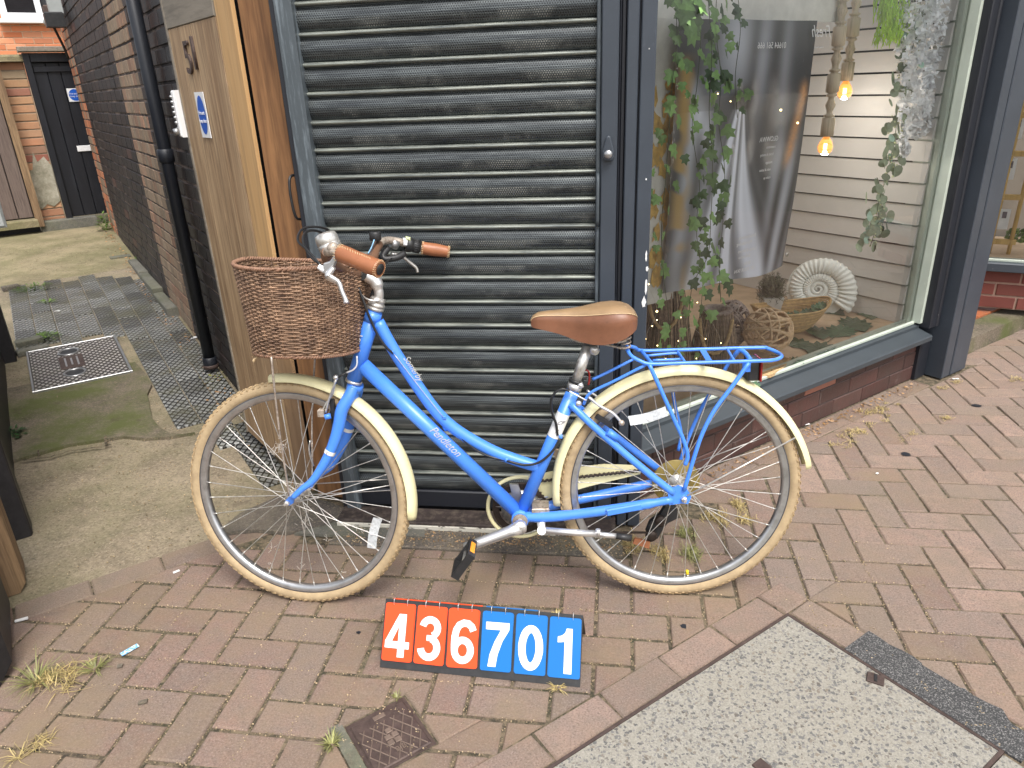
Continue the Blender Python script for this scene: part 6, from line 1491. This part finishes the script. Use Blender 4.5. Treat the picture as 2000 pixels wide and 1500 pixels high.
mb.obj('stitching', M['stitch'], gp2, kind='stuff')
# twist shifter, bell, levers
sh0, sh1 = bp(821, 483, .29), bp(790, 476, .275); shd = (sh0-sh1).normalized()
sh = MB().lathe([(.014, 0), (.0185, .001), (.0195, .02), (.018, .024), (.0215, .026), (.023, .034), (.023, .044), (.0175, .046)], sh0+(-shd)*0, -shd, 20).obj('twist_shifter', M['black'], bike)
mb = MB()
for k in range(20):
    a_ = 2*math.pi*k/20; e1_ = shd.orthogonal().normalized(); e2_ = shd.cross(e1_); d = e1_*math.cos(a_)+e2_*math.sin(a_); mb.tube([sh0-shd*.002+d*.0187, sh0-shd*.021+d*.0197], .0011, 4)
mb.obj('grip_ribs', M['black'], sh, kind='stuff')
MB().box(bp(793, 473, .262), shd, bz, -by, .016, .022, .016, .004).obj('gear_window', M['white'], sh); MB().box(bp(797, 466, .262)+bz*.0, shd, bz, -by, .014, .010, .014, .004).obj('gear_window', M['berry'], sh)
MB().tube([bp(775, 478, .262)+(-shd)*.0, bp(764, 474, .25)], [.016, .014], 14).obj('lever_clamp', M['zinc'], bike)
MB().tube(cr([bp(758, 485, .24), bp(748, 498, .22), bp(752, 506, .215), bp(775, 503, .23), bp(790, 495, .25)], 4), .010, 10).obj('cable_housing', M['black'], bike)
def lever(pts, rr, m, name='brake_lever'): return MB().tube(cr(pts, 5), rs(rr, 5), 10, flat=.6).obj(name, M[m], bike)
lever([bp(764, 495, .268), bp(783, 499, .280), bp(797, 510, .290), bp(812, 522, .297), bp(816, 532, .297)], [.011, .0095, .0085, .0080, .0075], 'steel')
lb = MB(); lb.prism([bp(661, 489, -.262), bp(669, 493, -.262), bp(663, 504, -.262), bp(655, 513, -.262), bp(650, 523, -.262), bp(640, 537, -.262), bp(629, 534, -.262), bp(631, 514, -.262), bp(643, 511, -.262), bp(655, 495, -.262)], by*.020); wn(lb.obj('lever_body', M['zinc'], bike), bev=.003)
MB().tube(bps([(622, 520), (634, 528)], -.255), [.006, .008], 10).obj('cable_adjuster', M['white'], bike)
lever([bp(652, 522, -.268), bp(641, 538, -.270), bp(652, 546, -.272), bp(662, 553, -.275), bp(668, 570, -.280), bp(675, 586, -.284), bp(676, 592, -.286)], [.010, .0150, .0118, .0100, .0090, .0098, .0118], 'alu')
bc_ = bp(640, 471, -.190); bax = (bz*.94+bx*.0-by*.0-bx*.30).normalized()
bell = MB().lathe([(.0245, -.020), (.0272, -.018), (.0280, -.007), (.0262, -.006), (.0272, -.004), (.0270, .010), (.0245, .017), (.016, .021), (0, .0225)], bc_, bax, 28).obj('bell', M['steel'], bike)
par(MB().box(bc_+bax*.012-by*.0+(CC-bc_).normalized()*.019, CR, CU, -CF, .009, .014, .008, .002).obj('bell_clip', M['black']), bell)
MB().ball(bp(650, 484, -.235), .0135, 14, 10).obj('bell_mount', M['rusty'], bike)
# light bracket by the far bend
MB().lathe([(0, .012), (.015, .012), (.017, .008), (.017, -.010), (.012, -.014)], bp(733, 461, .17), bz, 18).obj('lamp_bracket', M['black'], bike)
tube('bracket_arm', bps([(733, 470, .16), (728, 484, .14), (720, 500, .10)]), .0045, 'iron'); tube('cable_tie', cr(bps([(731, 468, .13), (726, 482, .12), (719, 495, .10)]), 4), .0018, 'litter_blue', n=6)
MB().ball(bp(683, 548, -.01), .015, 12, 8).obj('basket_mount', M['black'], bike); MB().box(bp(692, 548, 0), bx, by, bz, .035, .05, .03, .004).obj('basket_mount', M['black'], bike)
# ---- saddle
xs = [.702, .708, .722, .745, .775, .805, .835, .865, .895, .925, .950, .968, .980, .986]
zt = [.850, .862, .8695, .8725, .8745, .8765, .8800, .8850, .8895, .8905, .8870, .8800, .8690, .8570]
hw = [.006, .014, .0205, .0245, .0275, .033, .044, .060, .0755, .0830, .0820, .0740, .0560, .030]
dp = [.016, .032, .042, .050, .060, .073, .087, .097, .100, .094, .080, .062, .044, .022]
NS = 24; vs = []
for x, z, w2, d2 in zip(xs, zt, hw, dp):
    for k in range(NS+1):
        a_ = math.pi*k/NS; cy2 = -math.cos(a_); y = w2*math.copysign(abs(cy2)**.55, cy2); sg = math.sin(a_); zz_ = z-d2*(1-sg**.62)-.004*(1-abs(cy2))*0
        if abs(cy2) > .9: y *= 1-.10*(abs(cy2)-.9)/.1
        vs.append(L(x, y, zz_))
def sub(k0, k1):
    fs = []
    for i in range(len(xs)-1):
        for k in range(k0, k1): a = i*(NS+1)+k; fs.append((a, a+1, a+NS+2, a+NS+1))
    return fs
sd0 = bpy.data.objects.new('saddle', None); COL.objects.link(sd0); sd0.location = L(.85, 0, .82); sd0.empty_display_size = .05; par(sd0, bike)
MB().add(vs, sub(6, NS-6), True).obj('saddle_top', M['saddle_top'], sd0)
MB().add(vs, sub(0, 6)+sub(NS-6, NS), True).obj('saddle_side', M['saddle_side'], sd0)
und = []
for i in range(len(xs)): und += [vs[i*(NS+1)], vs[i*(NS+1)+NS]]
MB().add(und, [(2*i, 2*i+1, 2*i+3, 2*i+2) for i in range(len(xs)-1)]).obj('saddle_base', M['black'], sd0)
MB().add([vs[k] for k in range(NS+1)]+[vs[(len(xs)-1)*(NS+1)+k] for k in range(NS+1)], [tuple(range(NS+1)), tuple(range(2*NS+1, NS, -1))]).obj('saddle_end', M['saddle_side'], sd0)
for kk in (6, NS-6):
    pth = [vs[i*(NS+1)+kk]+bz*.0008+by*(-.0006 if kk == 6 else .0006) for i in range(len(xs))]; MB().tube(cr(pth, 4), .0011, 6).obj('piping', M['stitch'], sd0)
sp0, sp1 = seat_top, bp(1146, 681)
spd = (sp1-sp0).normalized(); tube('seat_post', [sp0, sp1+spd*.010], .0148, 'steel', n=20)
MB().tube([sp0-spd*.006, sp0+spd*.012], .0205, 20).obj('seat_collar', M['alu'], bike); MB().tube(bps([(1132, 748), (1136, 757)], -.016), .0075, 10).obj('collar_bolt', M['alu'], bike)
MB().tube([sp0+spd*.016, sp0+spd*.024], .0215, 20).obj('post_clamp', M['black'], bike); MB().box(bp(1138, 737, 0), bx, bz, -by, .022, .012, .02, .003).obj('lamp_mount', M['black'], bike)
tube('red_strap', cr(bps([(1143, 722), (1150, 727), (1151, 742), (1149, 752)], .02), 4), .0028, 'red_lens', n=8)
MB().tube(bps([(1152, 680), (1168, 681)], 0), .014, 14).obj('seat_clamp', M['steel'], bike); MB().lathe([(0, 0), (.0125, 0), (.0135, .004), (0, .006)], bp(1161, 684, -.022), -by, 18).obj('clamp_bolt', M['steel'], bike)
for y in (-.018, .018): tube('saddle_rail', cr([L(.775, y*.5, .832), L(.80, y, .808), L(.83, y, .790), L(.87, y, .787), L(.915, y*1.4, .778), L(.945, y*1.9, .772), L(.965, y*2.2, .776)], 5), .0033, 'rusty', n=8)
for y in (-.038, .038):
    mb = MB(); c0 = L(.955, y, .778); pts = [c0+bx*(.012*math.cos(k*.55))+by*(.012*math.sin(k*.55))+bz*(.0011*k) for k in range(46)]; mb.tube(pts, .0022, 6); mb.obj('saddle_spring', M['rusty'], sd0)
# ---- rear rack
rk = bpy.data.objects.new('rear_rack', None); COL.objects.link(rk); rk.location = L(1.2, 0, .72); rk.empty_display_size = .05; par(rk, bike)
def rt(name, pts, r=.0052, y=None, n=10): return MB().tube(cr(pts, 5), r, n).obj(name, M['blue'], rk)
loop = bps([(1224, 677, -.01), (1232, 694, -.04), (1250, 705, -.055), (1272, 711, -.06), (1340, 709, -.06), (1480, 705, -.06), (1512, 703, -.052), (1526, 697, -.02), (1521, 690, .03), (1500, 681, .055), (1480, 679, .06), (1340, 683, .06), (1256, 685, .06), (1240, 679, .035)])
MB().tube(cr(loop, 5, closed=True), .0052, 10, closed=True).obj('top_rail', M['blue'], rk)
rt('cross_bar', bps([(1252, 685, .06), (1275, 712, -.06)])); rt('cross_bar', bps([(1322, 684, .06), (1337, 706, -.06)]), .0035); rt('cross_bar', bps([(1420, 681, .06), (1434, 705, -.06)]), .0035)
pq = bps([(1366, 684, .06), (1378, 684, .06), (1392, 707, -.06), (1380, 707, -.06)]); MB().prism(pq, bz*.002).obj('cross_plate', M['blue'], rk)
rt('inner_loop', bps([(1262, 695, .03), (1315, 690, .035), (1326, 693, .03), (1331, 700, -.01), (1322, 702, -.02), (1275, 704, -.025)]), .0038)
rt('cross_bar', bps([(1426, 706, .058), (1438, 690, .03), (1446, 684, .02), (1456, 690, 0), (1466, 704, -.045)]), .0062)
rt('rack_strut', bps([(1157, 741, .03), (1185, 728, .035), (1240, 700, .05)]), .0042); rt('rack_strut', bps([(1140, 790, -.02), (1147, 774, -.024), (1160, 763, -.028), (1200, 744, -.04), (1262, 712, -.055)]), .0042)
rt('rack_leg', bps([(1268, 712, -.062), (1290, 760, -.066), (1318, 822, -.072), (1335, 860, -.074), (1343, 890, -.075), (1338, 908, -.075)]), .0058)
rt('rack_leg', bps([(1463, 708, -.062), (1432, 752, -.066), (1396, 800, -.070), (1372, 846, -.074), (1356, 892, -.076), (1336, 958, -.077)]), .0058)
rt('rack_leg', bps([(1426, 704, .062), (1404, 742, .066), (1375, 788, .070), (1355, 830, .073), (1340, 868, .075), (1327, 905, .076)]), .0055); rt('rack_leg', bps([(1312, 748, .066), (1318, 790, .070), (1330, 845, .074), (1325, 880, .075)]), .0050)
rt('rust_end', [loop[6]-bx*.012, loop[6]]).data.materials[0] = M['rusty']
MB().box(bp(1468, 719, -.01), bx, bz, -by, .030, .060, .05, .004).obj('reflector_bracket', M['black'], rk); MB().box(bp(1480, 718, -.01), bx, bz, -by, .0045, .060, .07, .001).obj('rear_reflector', M['red_lens'], rk)
MB().box(bp(1458, 716, -.045), bx, bz, -by, .022, .03, .002, .0005).obj('mount_plate', M['blue'], rk)
# ---- drive train
cg = L(.655, .052, .268)
cs = MB()
n_ = 40; pts = [cg+bx*(.098*math.cos(a_))+bz*(.098*math.sin(a_)) for a_ in [math.radians(60)+math.radians(250)*k/n_ for k in range(n_+1)]]
cs.tube(pts, .0060, 8, flat=1.0); 
cs2 = bps([(1038, 930), (1110, 914), (1180, 907), (1235, 909), (1256, 915), (1250, 926), (1200, 938), (1150, 950), (1100, 965), (1065, 975), (1040, 960)], .058)
cc = cs.obj('chain_guard', M['cream'], bike); par(MB().prism(cs2, by*.004).obj('guard_plate', M['cream']), cc)
ch_ = [bp(x, 941-(x-1045)*.108+1.3*math.sin(k*2.2), .050) for k, x in enumerate(range(1045, 1260, 3))]; tube('chain', ch_, .0042, 'chain', n=6)
tube('chain', [cg+bx*(.080*math.cos(a_*.1745)+0)+bz*(.080*math.sin(a_*.1745))+by*(-.006) for a_ in range(5, 33)], .0045, 'chain', n=6); tube('chain', bps([(1045, 1030, .045), (1150, 1040, .05), (1265, 1040, .055)]), .0038, 'chain', n=6)
mb = MB(); ringp = []; NTt = 42
for k in range(NTt*2): a_ = math.pi*k/NTt; ringp.append((.083 if k % 2 else .078, a_))
o = L(.655, .042, .268); vs = [o+(bx*math.cos(a_)+bz*math.sin(a_))*r for r, a_ in ringp]+[o+(bx*math.cos(a_)+bz*math.sin(a_))*.064 for r, a_ in ringp]
vs2 = [v+by*.003 for v in vs]; n_ = NTt*2; mb.add(vs+vs2, [(i, (i+1) % n_, n_+(i+1) % n_, n_+i) for i in range(n_)]+[(2*n_+i, 3*n_+i, 3*n_+(i+1) % n_, 2*n_+(i+1) % n_) for i in range(n_)]+[(i, 2*n_+i, 2*n_+(i+1) % n_, (i+1) % n_) for i in range(n_)]+[(n_+i, n_+(i+1) % n_, 3*n_+(i+1) % n_, 3*n_+i) for i in range(n_)])
cro = mb.obj('chain_ring', M['chain'], bike)
for k in range(5): a_ = k*1.2566+.5; par(MB().box(o+(bx*math.cos(a_)+bz*math.sin(a_))*.04, (bx*math.cos(a_)+bz*math.sin(a_)), by, bx, .055, .005, .014).obj('spider_arm', M['steel']), cro)
MB().lathe([(.0, .0), (.058, 0), (.058, .004), (0, .006)], L(.655, .046, .268), by, 28).obj('chain_disc', M['steel'], bike)
q = bps([(995, 946), (1012, 946), (1026, 985), (1004, 985)], .030); MB().prism(q, by*.008).obj('guard_bracket', M['zinc'], bike)
ce = bp(911, 1069, -.088); cb_ = L(.655, -.078, .268); cd_ = (ce-cb_).normalized()
tube('crank_arm', [cb_, cb_+cd_*.03, cb_+cd_*.09, ce-cd_*.015, ce+cd_*.004], [.0200, .0165, .0150, .0145, .0150], 'alu', n=14); MB().lathe([(.0, .001), (.0195, .001), (.0195, -.02), (.010, -.03)], cb_-by*.008, -by, 20).obj('crank_boss', M['alu'], bike)
tube('crank_axle', [L(.655, -.085, .268), L(.655, .05, .268)], .009, 'steel'); MB().lathe([(0, .003), (.009, .003), (.0095, 0)], L(.655, -.0885, .268), -by, 6, smooth=False).obj('crank_bolt', M['steel'], bike)
fce = L(.655, .075, .268)-(cd_-by*cd_.dot(by))*.165; tube('crank_arm', [L(.655, .062, .268), fce], [.013, .010], 'alu', n=12)
def pedal(c, sgn):
    pd = bpy.data.objects.new('pedal', None); COL.objects.link(pd); pd.location = c; pd.empty_display_size = .03; par(pd, bike)
    u = (bx*.58+bz*.81).normalized(); w2 = by.cross(u).normalized(); cc2 = c+by*(sgn*.052)
    for s_ in (-1, 1):
        MB().box(cc2+u*(.038*s_), by, u, w2, .088, .010, .024, .002).obj('pedal_plate', M['black'], pd); MB().box(cc2+u*(.0437*s_), by, w2, u*s_, .05, .014, .003, .001).obj('pedal_reflector', M['amber'], pd)
        MB().box(cc2+by*(.040*s_), u, by, w2, .066, .009, .022, .002).obj('pedal_end', M['black'], pd)
    for k in range(-2, 3): MB().box(cc2+by*(.014*k)+w2*.004, u, by, w2, .068, .0035, .005, .001).obj('pedal_bar', M['zinc' if k == 0 else 'black'], pd)
    MB().tube([c, c+by*(sgn*.095)], .006, 10).obj('spindle', M['steel'], pd)
pedal(ce-by*.012, -1); pedal(fce+by*.012, 1)
# ---- kickstand, derailleur, brakes
MB().prism(bps([(1047, 1010), (1064, 1010), (1066, 1040), (1052, 1042)], -.035), by*.022).obj('stand_bracket', M['alu'], bike)
MB().tube(bps([(1058, 1036, -.06), (1058, 1036, -.02)]), .013, 16).obj('stand_pivot', M['alu'], bike)
kd = MB().tube(bps([(1066, 1036), (1165, 1043)], -.062), .0098, 14).obj('kickstand', M['alu'], bike); par(MB().tube(bps([(1165, 1043), (1205, 1047)], -.062), .0078, 12).obj('stand_leg', M['alu']), kd)
par(MB().tube(bps([(1203, 1047), (1233, 1051)], -.062), [.0092, .0100], 12).obj('stand_foot', M['black']), kd); par(MB().tube(bps([(1168, 1034), (1168, 1047)], -.066), .0072, 10).obj('stand_knob', M['alu']), kd)
dr = MB(); dr.prism(bps([(1300, 988), (1322, 992), (1326, 1012), (1305, 1022), (1298, 1030), (1285, 1052), (1270, 1060), (1262, 1040), (1270, 1020), (1288, 1008)], .075), by*.022); wn(dr.obj('derailleur', M['black'], bike), bev=.002)
for p in ((1272, 1046), (1290, 1018)): MB().lathe([(0, .008), (.016, .008), (.018, .004), (.018, -.004), (.016, -.008), (0, -.008)], bp(p[0], p[1], .062), by, 14).obj('jockey_wheel', M['chain'], bike)
q = bps([(1240, 1052), (1270, 1058), (1268, 1072), (1236, 1062)], .06); MB().prism(q, by*.01).obj('cage_plate', M['leather'], bike)
def barm(pts, y, name='brake_arm', m='steel', r=.0052): return MB().tube(cr(bps(pts, y), 4), r, 8, flat=.7).obj(name, M[m], bike)
barm([(636, 806), (641, 785), (648, 765), (657, 740)], -.042, r=.0045); barm([(628, 808), (636, 790), (650, 768), (654, 742)], -.036, r=.004); barm([(612, 910), (604, 880), (606, 860)], .04, r=.004)
MB().box(bp(628, 805, -.04), bx, by, bz, .018, .02, .022, .004).obj('brake_block', M['rusty'], bike); MB().tube(bps([(634, 815, -.05), (646, 812, -.045)]), .008, 10).obj('brake_boss', M['blue'], bike); MB().ball(bp(656, 737, -.042), .0078, 10, 8).obj('cable_anchor', M['alu'], bike)
MB().box(bp(650, 795, -.022), bx, by, bz, .012, .012, .05, .003).obj('brake_shoe', M['black'], bike)
MB().tube(cr(bps([(697, 695, -.03), (697, 712, -.035), (690, 722, -.04), (676, 728, -.042)]), 4), .0028, 8).obj('brake_noodle', M['alu'], bike); MB().tube(bps([(676, 728), (658, 738)], -.042), .0035, 8).obj('noodle_boot', M['black'], bike)
barm([(1150, 775), (1170, 792), (1196, 806), (1215, 826)], -.045, r=.0058, m='alu'); barm([(1146, 762), (1165, 774), (1190, 796), (1212, 822)], .035, r=.005); MB().ball(bp(1214, 826, -.05), .0085, 10, 8).obj('brake_pivot', M['rusty'], bike)
MB().lathe([(0, .006), (.0075, .006), (.0085, 0)], bp(1130, 788, -.022), -by, 12).obj('stay_bolt', M['alu'], bike); MB().box(bp(1180, 822, -.02), (bx*.8-bz*.6), by, (bx*.6+bz*.8), .055, .012, .014, .003).obj('brake_shoe', M['black'], bike)
MB().tube(bps([(1112, 764), (1145, 782)], -.030), .0022, 8).obj('cable_end', M['white'], bike)
# ---- cables
def cable(pts, y=0.0, r=.0026, m='cable', name='cable'): return MB().tube(cr(bps(pts, y), 6), r*1.25, 8).obj(name, M[m], bike)
cable([(636, 524, -.25), (606, 500, -.23), (592, 470, -.19), (600, 452, -.15), (622, 452, -.10), (650, 470, -.04), (668, 520, .0)])
cable([(628, 520, -.25), (600, 488, -.22), (582, 470, -.18), (590, 448, -.14), (618, 443, -.10), (648, 455, -.05), (664, 500, .0)], r=.0024)
cable([(694, 545, -.015), (705, 575, -.026), (722, 620, -.027), (738, 655, -.024), (754, 678, -.022), (768, 690, -.018)], r=.0030)
cable([(770, 692), (820, 757), (866, 815)], -.021, .0008, 'steel', 'brake_wire'); cable([(872, 826), (892, 845), (920, 872), (952, 890), (990, 900)], -.012, .0028); cable([(990, 900, -.018), (1025, 908, -.024), (1055, 902, -.026), (1080, 880, -.024), (1094, 856, -.02)], r=.0030)
cable([(1113, 764, -.028), (1098, 760, -.03), (1083, 768, -.03), (1076, 786, -.03), (1079, 808, -.027), (1086, 828, -.023), (1089, 850, -.02)], r=.0030)
cable([(740, 545, .05), (725, 575, .03), (710, 640, .024), (697, 700, .02), (688, 722, -.015)], r=.0024); cable([(700, 570, -.0), (715, 583, -.024), (733, 588, -.026), (752, 586, 0)], r=.0022, m='steel'); cable([(765, 505, .2), (745, 520, .12), (718, 548, .05), (705, 575, .0)], r=.0026)
cable([(668, 690, .06), (690, 740, .05), (702, 745, .03)], r=.002)
# ---- wicker basket
bk_ = bpy.data.objects.new('basket', None); COL.objects.link(bk_); bk_.location = L(.08, 0, .9); bk_.empty_display_size = .05; par(bk_, bike)
def outl(a_, s_):
    # a_: 0 = rear, pi = front ; s_ 0 bottom .. 1 rim
    cx = .083+.006*s_; ax_ = .150+.022*s_; ay = .130+.056*s_; c_, d_ = math.cos(a_), math.sin(a_)
    ex = .60 if c_ > 0 else 1.05
    x = cx+ax_*math.copysign(abs(c_)**ex, c_); y = ay*math.copysign(abs(d_)**.80, d_)
    if c_ > 0: y *= 1-.05*c_
    zr = 1.012+.020*(1-abs(d_))**.8*(1 if c_ < 0 else .3)
    return x, y, .782+(zr-.782)*s_
NSt = 54; rows = 45; mb = MB()
for r_ in range(rows):
    s_ = (r_+.5)/rows; pts = []; ph = r_ % 2; N = NSt*3
    for k in range(N):
        a_ = 2*math.pi*k/N; x, y, z = outl(a_, s_); q = k*NSt/N; off = .0029*math.cos(math.pi*(q+ph)); c_ = (x-.085, y); ln2 = math.hypot(*c_); jz = .0007*noise.noise(V((a_*9, r_*.7, 2)))*2
        pts.append(S(x+c_[0]/ln2*off, y+c_[1]/ln2*off, z+jz))
    mb.tube(pts, [.00245*(1+.25*noise.noise(V((r_*1.3, k*.2, 0)))) for k in range(N)], 4, closed=True)
mb.obj('weave', M['wicker'], bk_, kind='stuff')
mb = MB()
for k in range(NSt):
    a_ = 2*math.pi*(k)/NSt; mb.tube([S(*outl(a_, s_)) for s_ in (0, .33, .66, 1.0)], .0026, 5)
mb.obj('stakes', M['wicker'], bk_, kind='stuff')
def braid(s_, rad, turns, name, m, dz=0.0):
    mb = MB(); N = turns*6
    for ph in (0, math.pi):
        pts = []
        for k in range(N):
            a_ = 2*math.pi*k/N; x, y, z = outl(a_, s_); t2 = turns*a_+ph; c_ = (x-.085, y); ln2 = math.hypot(*c_); ro = rad*.55
            pts.append(S(x+c_[0]/ln2*ro*math.cos(t2), y+c_[1]/ln2*ro*math.cos(t2), z+dz+ro*math.sin(t2)))
        mb.tube(pts, rad*.62, 5, closed=True)
    mb.obj(name, M[m], bk_)
braid(1.0, .0056, 70, 'rim_braid', 'wicker_rim', .002); braid(0.0, .0050, 64, 'base_braid', 'wicker_rim')
MB().add([S(*outl(2*math.pi*k/48, .04)) for k in range(48)], [tuple(range(48))]).obj('base', M['wicker'], bk_)
tube('basket_rod', cr(bps([(530, 697, -.10), (536, 760, -.09), (548, 860, -.075), (560, 935, -.066), (564, 968, -.063)]), 5), .0030, 'rusty', n=8)
tube('basket_rod', cr([mir(p) for p in bps([(530, 697, -.10), (536, 760, -.09), (548, 860, -.075), (560, 935, -.066), (564, 968, -.063)])], 5), .0030, 'rusty', n=8)
tube('loose_cane', cr(bps([(503, 697), (497, 702), (495, 708)], -.02), 4), [.002, .0022, .0025, .003, .0038, .0042, .0042, .003, .002], 'stitch', n=6)
# fluff caught on the spokes
mb = MB()
for (cx_, cy2, rx_, ry_, n_) in ((548, 873, 12, 14, 60), (532, 885, 9, 5, 30), (715, 1030, 22, 14, 26), (530, 1070, 8, 12, 16), (527, 1105, 6, 9, 14), (588, 1110, 4, 14, 12), (640, 1055, 6, 8, 14), (600, 1020, 20, 8, 18), (667, 1117, 6, 5, 12), (600, 998, 8, 10, 18)):
    for k in range(int(n_*(.9 if n_ > 26 else .45))):
        p = bp(cx_+random.gauss(0, rx_*.45), cy2+random.gauss(0, ry_*.45), U_(-.02, .0)); d = V((U_(-1, 1), U_(-1, 1), U_(-1, 1))); mb.tube([p, p+d*.006, p+d*.012+V((U_(-1, 1), 0, U_(-1, 1)))*.004], .00055, 3, cap=False)
mb.top('spoke_fluff', M['web'], 'wisps of pale cobweb and fluff caught on front wheel spokes', 'fluff', kind='stuff')
# parts are no things: keep the sign's and walls' empties at their base
